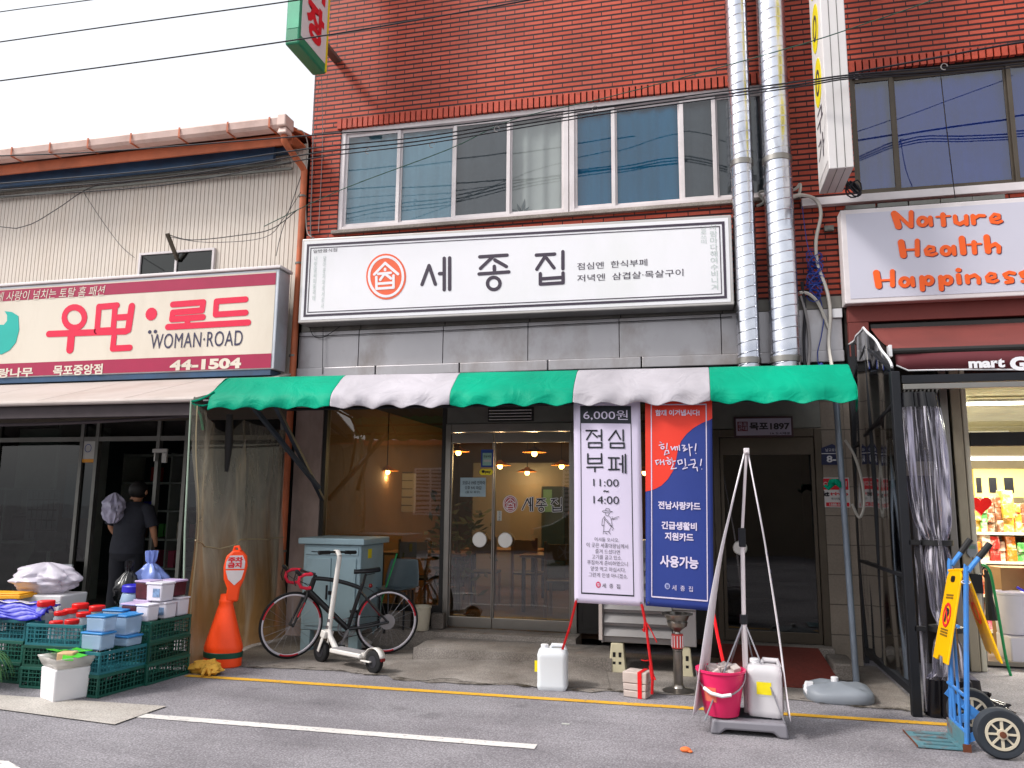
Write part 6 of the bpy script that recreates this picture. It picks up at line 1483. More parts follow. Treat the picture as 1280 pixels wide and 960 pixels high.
for nm, xb, bow, mt_ in (('left', -.02, -.09, 'stand_cloth'), ('right', .575, .05, 'stand_cloth')):
    rows = []
    for j in range(31):
        f = j/30; x = top.x+(-.012 if nm == 'left' else .012)+(xb-top.x)*f+bow*math.sin(f*math.pi)*.45*(1 if nm == 'left' else 1)
        hwid = .025+.21*f**1.3
        rows.append([Vector((x+((.12+.10*f) if nm == 'left' else .05)*hwid*u+.006*math.sin(u*4+f*5), top.y+.02+.9*hwid*u+(.04*f), top.z-.01-(1.87 if nm == 'left' else 1.86)*f)) for u in (-1,-.5,0,.5,1)])
    m = MB(); m.grid(rows); o = m.build('banner_sheet', mt_, t, solid=.002, angle=80)
    o['label'] = 'left white sheet with faint lettering' if nm == 'left' else 'right sheet seen edge-on'
    m = MB()
    random.seed(3)
    for j in range(12, 28):
        if random.random() < .7:
            a = rows[j]; p0, p1 = a[1].lerp(a[2], random.random()), a[3].lerp(a[2], random.random()); off = Vector((-.004 if nm == 'left' else .004, -.001, .002))
            m.capsule(p0+off, p1+off, .012, (-1,0,.2) if nm == 'left' else (1,0,.2), .001)
    m.build('print', pm('stand_ink', '#5d5a7c', .6), o, smooth=False)
random.seed(11)
# pink bucket
x, y, z = .125, -2.72, .113
t = thing('bucket', 'bright pink bucket of rubble standing on the foot of the banner stand', 'bucket', (x,y,z))
m = MB(); m.lathe([(.118,0),(.122,.005),(.165,.29),(.178,.30),(.178,.315),(.165,.315),(.158,.30),(.118,.02),(.001,.02)], (x,y,z), 36); m.build('bucket_body', pm('bucket_pink', '#e02560', .35, 0, .05), t)
m = MB(); m.tube([(x-.17,y-.02,z+.30)]+[(x-.17*math.cos(a), y-.175*math.sin(a), z+.29-.13*math.sin(a)) for a in [R(180)*i/12*.999+.0 for i in range(1, 12)]]+[(x+.17,y-.02,z+.30)], .006, 6); m.build('bail', 'alu', t)
m = MB(); m.tube([(x-.17*math.cos(a), y-.178*math.sin(a), z+.29-.13*math.sin(a)) for a in [R(45),R(65),R(90),R(112)]], .013, 8); m.build('bail_grip', 'white_plastic', t)
m = MB(); a0 = [R(215+5*i) for i in range(9)]
m.grid([[Vector((x+(r_+.0015)*math.cos(a), y+(r_+.0015)*math.sin(a), z+zz)) for a in a0] for r_, zz in ((.1375,.105),(.1525,.205))]); m.build('sticker', pm('sticker_or', '#e2705a', .5), t)
m = MB()
for i in range(16):
    a = random.uniform(0, 6.28); r_ = random.uniform(0, .1); m.obox((x+r_*math.cos(a), y+r_*math.sin(a), z+.28+random.uniform(0,.04)), (.07,.06,.05), random.uniform(0,3), random.uniform(-.6,.6), random.uniform(-.6,.6))
tag(m.build('rubble', pm('rubble', '#b5aaa6', .85, 0, .15, 12), None, bevel=.006), 'pale broken stones heaped in the pink bucket', 'rubble')
jug(.435, -2.64, .113, .245, .22, .37, R(-8), 'jug_clear', 'translucent full water jug on the foot of the banner stand', 0)

# parasol base
x, y = 1.1, -1.5
t = thing('parasol_base', 'grey plastic water-filled parasol base lying by the ramp', 'base', (x,y,0))
m = MB(); rows = []
for j, (s_, zz) in enumerate(((.96,0),(1,.02),(1,.085),(.94,.115),(.7,.145),(.35,.15),(.14,.175),(.001,.176))):
    rows.append([Vector((x+.27*s_*math.copysign(abs(math.cos(a))**.6, math.cos(a)), y+.24*s_*math.copysign(abs(math.sin(a))**.6, math.sin(a)), zz+(.012*math.sin(a*4) if 2 < j < 6 else 0))) for a in [2*math.pi*i/40 for i in range(41)]])
m.v = []; m.grid([[Vector((v.x, v.y, v.z*.8)) for v in r_] for r_ in rows]); m.build('tank', pm('parasol_grey', '#828890', .5, 0, .06, 3), t, angle=50)
m = MB(); m.tube([(x-.02,y,.13),(x-.02,y,.175)], .03, 14); m.obox((x-.23,y-.05,.11), (.06,.05,.05)); m.tube([(x-.24,y-.12,.03),(x-.27,y-.1,.08),(x-.25,y-.03,.12)], .016, 8); m.build('cap', 'white_plastic', t, bevel=.004)
# road litter
p = G(857,940); m = MB(); m.ball((p.x,p.y,.015), .03, 8, 1.2, .8, .6); m.ball((p.x+.03,p.y-.015,.01), .016, 8, 1, 1, .5); tag(m.build('orange_litter', pm('litter', '#e0703a', .7), None), 'small scrap of orange litter on the open road', 'litter')
p = G(707,906); m = MB(); m.obox((p.x,p.y,.006), (.055,.015,.006)); tag(m.build('paper_scrap', 'paper', None, smooth=False), 'tiny white paper scrap on the asphalt', 'litter')

# ------------------------------------------------------------------ right shop: brown awning, side screen, gathered curtain
pm('awn_brown', '#6e332e', .75, 0, .1, 2, dirt='#5a2c28', damt=.4); pm('awn_maroon', '#5c2229', .7, 0, .08, 3)
t = thing('shop_awning', 'maroon brown fabric awning of the right shop with white English letters', 'awning', (4,-.6,2.85))
m = MB(); m.box(1.60, 8.6, -.14, -.055, 3.53, 3.80); m.box(1.60, 1.80, -.14, -.055, 3.16, 3.527); m.build('cassette', 'awn_brown', t, smooth=False, bevel=.006)
m = MB(); m.box(1.82, 8.6, -.13, -.06, 3.44, 3.50); m.build('gap_shade', 'dark_frame', t, smooth=False)  # dark strip painted in for the shaded gap under the cassette
m = MB(); rows = []
for j in range(9):
    f = j/8; rows.append([Vector((1.82-.05*f+(6.8+.05*f)*i/50, -.12-1.10*f, 3.46-.44*f-.035*math.sin(f*math.pi)*(1+.3*math.sin(i*.35)))) for i in range(51)])
m.grid(rows); m.build('fabric', 'awn_brown', t, solid=.004, angle=80)
m = MB(); m.tube([(1.74,-1.23,3.0),(8.6,-1.23,3.0)], .028, 10); m.build('front_bar', 'dark_frame', t)
m = MB(); m.obox((1.735,-1.23,3.0), (.03,.08,.11)); m.build('end_cap', 'white_plastic', t, bevel=.004)
m = MB(); rows = []
for z in (2.97, 2.90, 2.80):
    rows.append([Vector((1.78+6.8*i/70, -1.245+.012*math.sin(i*.5+z*9), z+(.018*math.sin(i*.22+1.2) if z < 2.85 else 0)+(.05 if i == 0 and z < 2.85 else 0))) for i in range(71)])
m.grid(rows); m.build('valance', 'awn_maroon', t, solid=.004, angle=80)
m = MB(); m.tube([p+Vector((0,-.004,0)) for p in rows[-1]], .007, 5); m.build('white_hem', 'white_plastic', t)
ptext('mart', (1211,460.5), (1255.5,448), -1.275, 'sign_white', t, bold=.05)
ptext('GREEN', (1263,463), (1352,444), -1.275, 'sign_white', t, bold=.06) if 0 else ptext('G', (1263,463.5), (1284,445.5), -1.275, 'sign_white', t, bold=.06)
m = MB(); m.bar((1.8,-1.2,2.98),(1.9,-.1,3.3),.04,.04); m.bar((5,-1.2,2.98),(5,-.1,3.3),.04,.04); m.build('arm', 'dark_frame', t, smooth=False)

t = thing('side_screen', 'black framed clear vinyl side screen between the green awning and the right shop', 'screen', (1.6,-1,0))
PX = 1.60
m = MB(); m.box(PX-.035, PX+.035, -1.96, -1.89, .0, 2.70); m.build('post', 'frame_black', t, smooth=False, bevel=.006)
m = MB(); m.box(PX-.02, PX+.02, -.12, -.06, .05, 3.3); m.bar((PX,-1.88,.17),(PX,-.06,.17),.035,.06); m.bar((PX,-1.88,1.05),(PX,-.06,1.05),.03,.03); m.bar((PX,-1.88,2.45),(PX,-.06,2.2),.025,.025); m.bar((PX,-1.88,2.72),(PX,-.9,3.12),.025,.025); m.bar((PX,-.06,2.85),(PX,-.9,3.12),.022,.022); m.bar((PX,-.9,.2),(PX,-.9,3.1),.022,.022)
m.build('frame', 'frame_black', t, smooth=False)
m = MB(); rows = []
for j in range(13):
    f = j/12; rows.append([Vector((PX+.012*math.sin(u*9+f*6)+.008*math.sin(u*23), -1.88+1.78*u, .2+(2.55+.55*min(1,u*1.9)-.0)*f)) for u in [i/24 for i in range(25)]])
m.grid(rows); m.build('vinyl', glass('vinyl_dark', '#7d8684', .16, .08), t, angle=80)
m = MB(); m.tube([rows[-1][i] for i in range(25)], .012, 5); m.build('hem', 'white_plastic', t)
m = MB(); m.box(PX+.05, 8.5, -1.95, -1.89, 2.60, 2.665); tag(m.build('x', 'frame_black', None, smooth=False), None); o = col.objects[-1]; o.name = 'header_beam'; tag(o, 'black horizontal beam under the brown awning of the right shop', 'beam')
m = MB(); m.box(PX+.05, 8.5, -1.97, -1.93, 2.545, 2.59); rl = m.build('curtain_rail', 'stainless', None, smooth=False, bevel=.004); tag(rl, 'grey curtain rail running under the black beam', 'rail')
# gathered clear curtain with black head and foot
m, n, out = new_mat('clear_vinyl')
b_ = N(n, 'ShaderNodeBsdfPrincipled', Roughness=.18); b_.inputs['Base Color'].default_value = lin('#e2deea'); b_.inputs['Specular IOR Level'].default_value = .8
tc = N(n, 'ShaderNodeTexCoord'); mp = N(n, 'ShaderNodeMapping'); mp.inputs['Scale'].default_value = (16,16,.7); L(n, tc.outputs['Object'], mp.inputs[0]); nz = N(n, 'ShaderNodeTexNoise', Scale=1.6, Detail=5.0, Distortion=1.0); L(n, mp.outputs[0], nz.inputs['Vector'])
f0 = N(n, 'ShaderNodeMapRange'); f0.inputs['From Min'].default_value = .5; f0.inputs['From Max'].default_value = .72; f0.inputs['To Min'].default_value = .04; f0.inputs['To Max'].default_value = .9; L(n, nz.outputs[0], f0.inputs[0])  # opaque pale streaks paint bright highlights into the vinyl
lw = N(n, 'ShaderNodeLayerWeight', Blend=.5); f1 = N(n, 'ShaderNodeMapRange'); f1.inputs['From Min'].default_value = .45; f1.inputs['From Max'].default_value = .95; f1.inputs['To Max'].default_value = .75; L(n, lw.outputs['Facing'], f1.inputs[0])
fr_ = N(n, 'ShaderNodeMath', operation='MAXIMUM'); L(n, f0.outputs[0], fr_.inputs[0]); L(n, f1.outputs[0], fr_.inputs[1])
t_ = N(n, 'ShaderNodeBsdfTransparent', Color=lin('#d8d8e0')); mm = N(n, 'ShaderNodeMixShader'); L(n, fr_.outputs[0], mm.inputs[0]); L(n, t_.outputs[0], mm.inputs[1]); L(n, b_.outputs[0], mm.inputs[2]); L(n, mm.outputs[0], out.inputs[0])
t = thing('gathered_curtain', 'clear vinyl curtain gathered in a column with black straps beside the side screen', 'curtain', (1.78,-1.9,0))
def gath(zs, y0=-1.9):
    rows = []
    for z in zs:
        f = (2.6-z)/2.6
        xc = 1.755+.11*f+.02*math.sin(f*3); rx = .12+.035*math.sin(f*math.pi*2.1+.3)+(.05 if z < .3 else 0); ry = .10+.02*math.sin(f*5)
        for zs_ in (1.32, .66): rx -= .045*math.exp(-((z-zs_)/.09)**2)
        rows.append([Vector((xc+rx*math.cos(a)*(1+.16*math.sin(a*7+f*2)+.08*math.sin(a*13+f*9)), y0+ry*math.sin(a)*(1+.25*math.sin(a*8+f*3)), z)) for a in [2*math.pi*i/72 for i in range(73)]])
    return rows
m = MB(); m.grid(gath([2.40-2.12*i/40 for i in range(41)])); m.build('clear_sheet', 'clear_vinyl', t, angle=80)
m = MB(); m.grid(gath([2.52,2.5,2.46,2.42,2.40])); m.build('black_head', pm('blackvinyl', '#121115', .22), t, angle=80)
m = MB(); m.grid(gath([.285,.24,.18,.12,.06,.012])); m.build('black_foot', 'blackvinyl', t, angle=80)
for z in (1.32, .66):
    m = MB(); m.lathe([(.112,z-.022),(.118,z-.02),(.118,z+.02),(.112,z+.022)], (1.775+.11*(2.6-z)/2.6,-1.9,0), 28, 1.05, .95); m.box(1.62, 1.70, -1.96, -1.93, z-.018, z+.018); m.build('strap', 'black', t)
for i in range(9): m = MB(); m.ring((1.66+.03*i,-1.95,2.535), .016, .022, .75, .004, (0,1,0)); m.build('hook', 'stainless', t, smooth=False)
m = MB(); m.grid([[Vector((1.655+.02*i+.006*math.sin(i*2+j), -1.93+.012*math.sin(i*3), 2.52-.62*j)) for i in range(4)] for j in range(5)]); m.build('clear_sheet', 'clear_vinyl', t, angle=80)
p = G(1255,905,0)
bag('tarpaulin_bundle', 'x', (2.12,-1.75,.0), .2, 'blackvinyl', 9.2, .3, (1.1,.8,.7)); tag([o for o in col.objects if o.name.startswith('tarpaulin_bundle')][0], 'black plastic sheeting bunched on the ground behind the blue hand truck', 'sheet')

# ------------------------------------------------------------------ blue hand truck
pm('truck_blue', '#3f7fc6', .4, .1, .08, 6, dirt='#6c6660', dscale=5, damt=.35); pm('truck_teal', '#5e8a94', .5, .2, .2, 8, dirt='#7a4028', dscale=9, damt=1.0)
pm('rust', '#6d3f2c', .8, .2, .3, 12); pm('hub_cream', '#c3b9a4', .5)
t = thing('hand_truck', 'blue two-wheeled hand truck with rusty toe plate by the right shop', 'hand truck', (1.7,-2.6,0))
YN, YFa = -2.80, -2.42
for Y, pts in ((YN, ((1209,934),(1207.5,724),(1210,714),(1226,694))), (YFa, ((1190,921),(1187,716),(1190,706),(1203,688)))):
    P = [F(px, py, Y) for px, py in pts]; P[0].z = .03
    m = MB(); m.tube(smooth_path(P, 5), .017, 10); m.build('upright', 'truck_blue', t)
    d = (P[-1]-P[-2]).normalized(); m = MB(); m.tube([P[-1]-d*.02, P[-1]+d*.10], .022, 10); m.build('grip', 'black', t)
xb = F(1209,934,YN).x; xf = F(1190,921,YFa).x
m = MB()
for z, r_ in ((.12,.012),(.36,.012),(.80,.012)): m.tube([(xb,YN,z),(xf,YFa,z)], r_, 8)
m.tube([((xb+xf)/2,(YN+YFa)/2-.06,.1),((xb+xf)/2,(YN+YFa)/2-.06,.8)], .01, 8); m.tube([((xb+xf)/2,(YN+YFa)/2+.06,.1),((xb+xf)/2,(YN+YFa)/2+.06,.8)], .01, 8)
m.build('crossbar', 'truck_blue', t)
m = MB(); m.box(xb-.01, xb+.0, YN-.01, YFa+.01, .01, .12); m.build('toe_back', 'truck_teal', t, smooth=False)
m = MB()
x0 = xb-.30
for i in range(5):
    a = YN-.01+(YFa-YN+.02)*i/4.6; m.box(x0+.05, xb-.05, a, a+.05, .008, .016)
m.box(x0, x0+.048, YN-.01, YFa+.01, .008, .016); m.box(xb-.048, xb-.012, YN-.01, YFa+.01, .008, .016); m.build('toe_plate', 'truck_teal', t, smooth=False)
m = MB(); m.box(x0-.004, x0-.0005, YN-.01, YFa+.01, .007, .02); m.box(xb-.03, xb+.02, YN-.02, YN-.011, .0, .05); m.build('rust_edge', 'rust', t, smooth=False)
wx = F(1248,920,-2.86).x; wz = .158
for Y, nm in ((-2.90,0),(-2.34,1)):
    q = Matrix.Translation((wx,Y,wz)) @ Matrix.Rotation(R(90), 4, 'X')
    m = MB(); m.lathe([(.098,-.03),(.12,-.038),(.145,-.038),(.156,-.022),(.158,0),(.156,.022),(.145,.038),(.12,.038),(.098,.03)], (0,0,0), 40); m.move(q); w_ = m.build('wheel', pm('tyre_grey', '#2a2f36', .75), t)
    m = MB(); m.ring((wx,Y-.028,wz), .1, .1, .84, .012)
    for i in range(8): a = math.pi*i/4; m.bar((wx+.02*math.cos(a),Y-.03,wz+.02*math.sin(a)),(wx+.092*math.cos(a),Y-.03,wz+.092*math.sin(a)),.018,.012)
    m.cyl((wx,Y-.045,wz),(wx,Y+.03,wz),.032,16); m.build('rim', 'hub_cream', w_, smooth=False)
    m = MB(); m.cyl((wx,Y-.055,wz),(wx,Y-.045,wz),.02,12); m.build('axle_nut', 'rust', w_, smooth=False)
m = MB(); m.tube([(wx,-2.86,wz),(wx,-2.36,wz)], .012, 8)
for Y in (YN, YFa): m.bar((xb,Y,.3),(wx,Y,wz),.012,.05); m.bar((xb,Y,.08),(wx,Y,wz),.012,.05)
m.build('axle_bracket', 'truck_blue', t, smooth=False)
# yellow folding sign slung over it
pm('sign_caution', '#f0b400', .4, 0, .03)
t = thing('folding_floor_sign', 'yellow folding floor sign slung over the top of the hand truck', 'sign', tuple(F(1195,712,-2.6)))
lp_ = [F(1166,821,-2.46), F(1183.5,831,-2.80), F(1202,712,-2.76), F(1185,713,-2.46)]
def leafpt(l, u, v): return l[0].lerp(l[1], u).lerp(l[3].lerp(l[2], u), v)
def leaf(l, off):
    out = [(0,0),(.28,.0),(.36,.055),(.64,.055),(.72,0),(1,0),(1,.93),(.88,1.0),(.12,1.0),(0,.93)]
    m = MB(); m.poly3([leafpt(l, u, v) for u, v in out], off); return m.build('leaf', 'sign_caution', t, smooth=False, bevel=.003)
nL = (lp_[1]-lp_[0]).cross(lp_[3]-lp_[0]).normalized(); nL = nL if nL.y < 0 or nL.x < 0 else -nL
leaf(lp_, -nL*.014)
m = MB(); c = leafpt(lp_, .5, .50)+nL*.002
U = (lp_[1]-lp_[0]).normalized(); V = (lp_[3]-lp_[0]).normalized()
m.ring(c, .085, .085, .78, .003, U, V); m.capsule(c-U*.055+V*.055, c+U*.055-V*.055, .009, U.cross(V), .003); m.build('prohibition_ring', 'vred', t, smooth=False)
text('P', c-U*.04-V*.05, c+U*.04-V*.05, c-U*.04+V*.05, 'ink', t, bold=.06, lift=.0025)
m = MB()
for v in (.72,.69,.34,.31,.28): m.capsule(leafpt(lp_,.25,v)+nL*.001, leafpt(lp_,.72,v)+nL*.001, .006, U.cross(V), .002)
m.build('small_print', pm('print_brown', '#7a5a14', .6), t, smooth=False)
m = MB(); m.capsule(leafpt(lp_,.42,.9)+nL*.001, leafpt(lp_,.58,.9)+nL*.001, .022, U.cross(V), .002); m.build('hand_hole', 'black', t, smooth=False)
rp_ = [F(1232,813,-2.46), F(1252,830,-2.80), F(1206,712,-2.76), F(1196,712,-2.46)]
nR = (rp_[1]-rp_[0]).cross(rp_[3]-rp_[0]).normalized(); leaf(rp_, nR*.012 if nR.x > 0 else -nR*.012)
U2 = (rp_[1]-rp_[0]).normalized(); V2_ = (rp_[3]-rp_[0]).normalized(); nn = U2.cross(V2_).normalized(); sg = -1 if nn.x > 0 else 1
m = MB(); c = leafpt(rp_, .5, .5)+nn*sg*.003; m.ring(c, .075, .075, .78, .003, U2, V2_*sg); m.build('prohibition_ring', 'orange_plastic', t, smooth=False)
m = MB(); m.poly3([leafpt(lp_,.0,.98), leafpt(lp_,1,.98), leafpt(rp_,1,.98), leafpt(rp_,0,.98)], (0,0,.02)); m.build('hinge', 'sign_caution', t, smooth=False, bevel=.006)
m = MB(); m.tube(bez(F(1196,735,-2.6), F(1192,790,-2.58), F(1199,815,-2.6), F(1200,824,-2.62)), .004, 5); tag(m.build('rope', pm('rope_tan', '#a98c62', .8), None), 'thin tan rope dangling inside the hand truck frame', 'rope')
m = MB(); p = F(1207,728,-2.8); m.ring(p+Vector((0,0,0)), .03, .012, .8, .01, (1,0,0), (0,.4,1)); tag(m.build('cable_tie', 'white_plastic', None, smooth=False), 'white cable tie holding the yellow sign to the hand truck', 'tie')

# ------------------------------------------------------------------ right shop interior
def tube_lamp(p, q, label, power):
    p, q = Vector(p), Vector(q)
    t = thing('ceiling_lamp', label, 'lamp', tuple(p.lerp(q,.5)), group='tube lamps in the right shop')
    m = MB(); m.bar(p+Vector((0,0,.03)), q+Vector((0,0,.03)), .12, .03); m.build('housing', 'white_plastic', t, smooth=False)
    m = MB(); m.tube([p+Vector((0,-.03,0)), q+Vector((0,-.03,0))], .018, 8); m.tube([p+Vector((0,.03,0)), q+Vector((0,.03,0))], .018, 8); m.build('tube', em('tube_glow', '#fff4ee', 14), t)
    l = bpy.data.lights.new('lamp_light', 'AREA'); l.energy = power; l.size = (q-p).length; l.size_y = .1; l.shape = 'RECTANGLE'; l.color = (1,.95,.82)
    o = bpy.data.objects.new('lamp_light', l); col.objects.link(o); o.location = p.lerp(q,.5)-t.location+Vector((0,0,-.03)); o.parent = t
    o.rotation_euler.z = math.atan2(q.y-p.y, q.x-p.x)
tube_lamp((3.15,1.4,2.82), (3.95,1.4,2.82), 'near tube lamp seen over the right shop transom', 80)
tube_lamp((4.1,1.4,2.82), (5.4,1.4,2.82), 'near tube lamp further right at the picture edge', 80)
tube_lamp((3.4,3.4,2.62), (4.25,3.4,2.62), 'middle tube lamp just under the dark transom bar', 80)
tube_lamp((3.55,5.2,2.38), (5.6,5.2,2.38), 'long far tube lamp over the shelves of the right shop', 110)
t = thing('wall_cabinet', 'yellow wall cabinet with three dark windows high at the back of the right shop', 'cabinet', (4.4,5.9,1.75))
a, b = F(1219,622,5.9), F(1278,586,5.9)
m = MB(); m.box(a.x, b.x+.3, 5.9, 6.2, a.z, b.z); m.build('case', pm('cab_yellow', '#b09a4c', .6), t, smooth=False, bevel=.01)
for px0, px1 in ((1221,1226),(1237,1245),(1256,1266)):
    q, r_ = F(px0,616,5.9), F(px1,597,5.9); MB().box(q.x, r_.x, 5.89, 5.899, q.z, r_.z).build('window', 'black_gloss', t, smooth=False)
t = thing('shop_shelf', 'white metal shelving full of coloured packets in the right shop', 'shelf', (4.1,2.2,.06))
m = MB(); m.box(3.08, 5.4, 2.0, 2.5, .1, .14)
for z in (.55, .95, 1.30): m.box(3.08, 5.4, 2.0, 2.5, z-.03, z)
m.build('shelf_board', 'mart_wall', t, smooth=False)
m = MB(); m.box(3.08, 5.4, 2.5, 2.53, .1, 1.55); m.box(3.05,3.078,2.0,2.53,.06,1.55); m.build('back_panel', 'mart_wall', t, smooth=False)
cols = [('yellow','#d0a534'),('red','#c02a22'),('orange','#dd7a22'),('pink','#cf5a78'),('pale','#d3c8b0'),('green','#4f9a4a'),('brown','#7a4c30')]
random.seed(21)
for ti, (z, tier) in enumerate(((.14,'bottom'),(.55,'lower'),(.95,'middle'),(1.30,'top'))):
    x = 3.1
    while x < 4.75:
        w_ = random.uniform(.07,.13); nmc, hx = random.choice(cols if ti < 3 else cols[:7]+cols[4:5]*2+cols[:1])
        h_ = random.uniform(.1,.17); zz = z
        for lv in range(2 if ti < 3 else 3):
            m = MB(); m.obox((x+w_/2, 2.12+random.uniform(-.03,.05), zz+h_/2+.001), (w_*.94,.16,h_), random.uniform(-.12,.12))
            tag(m.build('packet', pm('packet_'+nmc, hx, .45, 0, .5, 22, dirt='#e8dcc8' if nmc != 'pale' else '#a83a2a', dscale=16, damt=.85), None, bevel=.006), nmc+' snack packet on the '+tier+' shelf of the right shop', 'packet', nmc+' packets on the '+tier+' shop shelf'); zz += h_+.002
        x += w_
random.seed(5)
m = MB(); c = F(1226,631,1.0); P = []
for i in range(25):
    a = 2*math.pi*i/24; P.append((.0072*16*math.sin(a)**3, .0072*(13*math.cos(a)-5*math.cos(2*a)-2*math.cos(3*a)-math.cos(4*a))))
m.prism(P[:-1], c, (1,0,0), (0,0,1), -.06); tag(m.build('heart_balloon', pm('balloon_red', '#d81f1c', .25), None, bevel=.02, seg=3), 'shiny red heart balloon just inside the right shop door', 'balloon')
t = thing('wall_meter', 'small grey meter with green screen on the right shop door jamb', 'meter', tuple(F(1215,690,-.02)))
a, b = F(1208.5,695,-.03), F(1221,680,-.03)
m = MB(); m.poly3([F(*p,-.03) for p in ((1209,680),(1221,680),(1221.5,691),(1217,697),(1213,697),(1209,692))], (0,.03,0)); m.build('case', pm('meter_grey', '#8f9498', .4), t, smooth=False, bevel=.004)
a, b = F(1211,686,-.034), F(1219,682,-.034); MB().box(a.x, b.x, -.034, -.0305, a.z, b.z).build('screen', pm('lcd', '#6f8a78', .3), t, smooth=False)
m = MB(); m.tube(smooth_path([F(1228,706,.15), F(1233,708,.12), F(1238,716,.1), F(1243,740,.08), F(1250,780,.02), F(1258,825,-.05), F(1267,855,-.1)], 6), .014, 8); tag(m.build('garden_hose', pm('hose_green', '#17934f', .35), None), 'bright green hose hanging down beside the right shop door', 'hose')
m = MB(); m.tube([F(1224,700,.06), F(1233,826,.06)], .014, 8); tag(m.build('chrome_pole', 'stainless', None), 'slim steel pole standing by the right shop door jamb', 'pole')
m = MB(); a, b = F(1212,741,.02), F(1226,717,.02); m.box(a.x, b.x, -.03, .0-.002, a.z, b.z); tag(m.build('junction_box', 'black', None, bevel=.01), 'black box fixed low on the right shop door jamb', 'box')
m = MB(); m.tube([F(1231,712,.3), F(1236,725,.3), F(1236,745,.3), F(1240,775,.3)], [.01,.04,.035,.06], 10); m.ring(F(1231,715,.3), .03, .06, .7, .012); tag(m.build('umbrella', 'black', None), 'folded black umbrella hanging inside the right shop door', 'umbrella')
p = F(1252,818,.5)
t = thing('plastic_tub', 'translucent white plastic tub on the floor inside the right shop', 'tub', (p.x,.6,.06))
m = MB(); m.lathe([(.13,.06),(.15,.07),(.175,.46),(.185,.47),(.185,.49),(.165,.48),(.14,.08),(.001,.08)], (3.18,.62,.236), 28); m.build('tub', 'tub_white', t)
m = MB(); m.tube(bez((3.22,.55,.78),(3.3,.5,.72),(3.36,.5,.7),(3.42,.52,.76)), .012, 6); m.build('blue_handle', 'lid_deepblue', t)
m = MB(); m.obox((3.3,.55,.17), (.5,.4,.25)); tag(m.build('crate_box', 'tub_white', None, bevel=.015), 'low white box under the translucent tub in the right shop', 'box')
m = MB(); m.obox((3.32,.95,.51), (.36,.3,.9), .1); tag(m.build('cardboard_box', pm('cardboard', '#8a6a46', .8, 0, .08), None, bevel=.004), 'brown cardboard box behind the green hose', 'box')
t = thing('display_table', 'low brown wooden table inside the right shop', 'table', (3.75,.75,.06))
m = MB(); m.box(3.45, 4.4, .5, 1.05, .78, .82); m.build('top', pm('tbl_wood', '#5c4a33', .6, 0, .15), t, smooth=False)
for X, Y in ((3.48,.53),(4.37,.53),(3.48,1.02),(4.37,1.02)): MB().box(X-.02, X+.02, Y-.02, Y+.02, .06, .78).build('leg', 'tbl_wood', t, smooth=False)
bag('plastic_bag', 'pink and clear plastic bag of goods on the brown wooden table', (3.55,.72,.825), .15, pm('bag_pink', '#cf2f62', .3, 0, .35, 9), 4.4, .6)

# ------------------------------------------------------------------ restaurant interior
pm('lamp_shade', '#c77a34', .5); pm('wood', '#8a6238', .5, 0, .12, 5); pm('chair_dark', '#1c1a1c', .5)
for i, (px, py, y, lab) in enumerate(((573,566,2.4,'pendant lamp seen beside the blue sticker'),(668,567,2.0,'pendant lamp highest of those in the right door'),(625,583,3.2,'pendant lamp next to the meeting edge of the doors'),(659,591,4.2,'smallest farthest pendant lamp in the right door'),(702,583,3.2,'pendant lamp at the right edge of the right door'),(806,591,3.4,'pendant lamp glimpsed between the two banners'),(484,590,2.3,'pendant lamp added for the yellow glow in the dark shop window'))):  # last one is added to make the reflected yellow glow
    p = F(px, py, y); t = thing('pendant_lamp', lab, 'lamp', tuple(p), group='lit pendant lamps in the restaurant')
    m = MB(); m.lathe([(.02,.10),(.05,.075),(.17,.02),(.172,.015),(.05,.05),(.001,.06)], p, 24); m.build('shade', 'lamp_shade', t)
    m = MB(); m.ball(p+Vector((0,0,.0)), .042, 12); m.build('bulb', em('bulb_glow', '#ffc060', 26), t)
    m = MB(); m.cyl(p+Vector((0,0,.1)), (p.x,p.y,2.95), .006, 6); m.build('cord', 'black', t)
    l = bpy.data.lights.new('bulb_light', 'POINT'); l.energy = 11; l.color = (1,.68,.36); l.shadow_soft_size = .06
    o = bpy.data.objects.new('bulb_light', l); col.objects.link(o); o.location = (0,0,-.08); o.parent = t
def din_table(x, y, lab):
    t = thing('dining_table', lab, 'table', (x,y,.17))
    m = MB(); m.box(x-.6, x+.6, y-.35, y+.35, .88, .915); m.build('tabletop', 'wood', t, smooth=False, bevel=.004)
    for sx in (-.55,.55):
        for sy_ in (-.3,.3):
            m = MB(); m.box(x+sx-.022, x+sx+.022, y+sy_-.022, y+sy_+.022, .17, .878); m.build('leg', 'chair_dark', t, smooth=False)
def din_chair(x, y, rz, lab):
    t = thing('dining_chair', lab, 'chair', (0,0,0), group='wooden chairs in the restaurant')
    m = MB(); m.box(-.2,.2,-.2,.2,.44,.47); m.build('seat', 'chair_dark', t, smooth=False, bevel=.006)
    m = MB(); m.box(-.2,.2,.185,.205,.72,.92); m.build('backrest', 'wood', t, smooth=False, bevel=.006)
    for sx in (-.18,.18):
        for sy_ in (-.18,.195):
            m = MB(); m.box(sx-.016,sx+.016,sy_-.016,sy_+.016,0,.44 if sy_ < 0 else .95); m.build('leg', 'wood', t, smooth=False)
    t.location = (x,y,.17); t.rotation_euler.z = rz
din_table(-1.75, 1.9, 'wooden dining table nearest the right glass door'); din_table(-2.9, 2.9, 'wooden dining table behind the left glass door'); din_table(-3.7, 1.7, 'wooden dining table behind the dark shop window')
din_chair(-1.72, 1.25, R(180), 'wooden framed chair nearest the right glass door'); din_chair(-1.35, 1.4, R(150), 'wooden chair at the right edge of the right glass door'); din_chair(-2.35, 2.2, R(170), 'wooden chair behind the meeting edge of the doors')
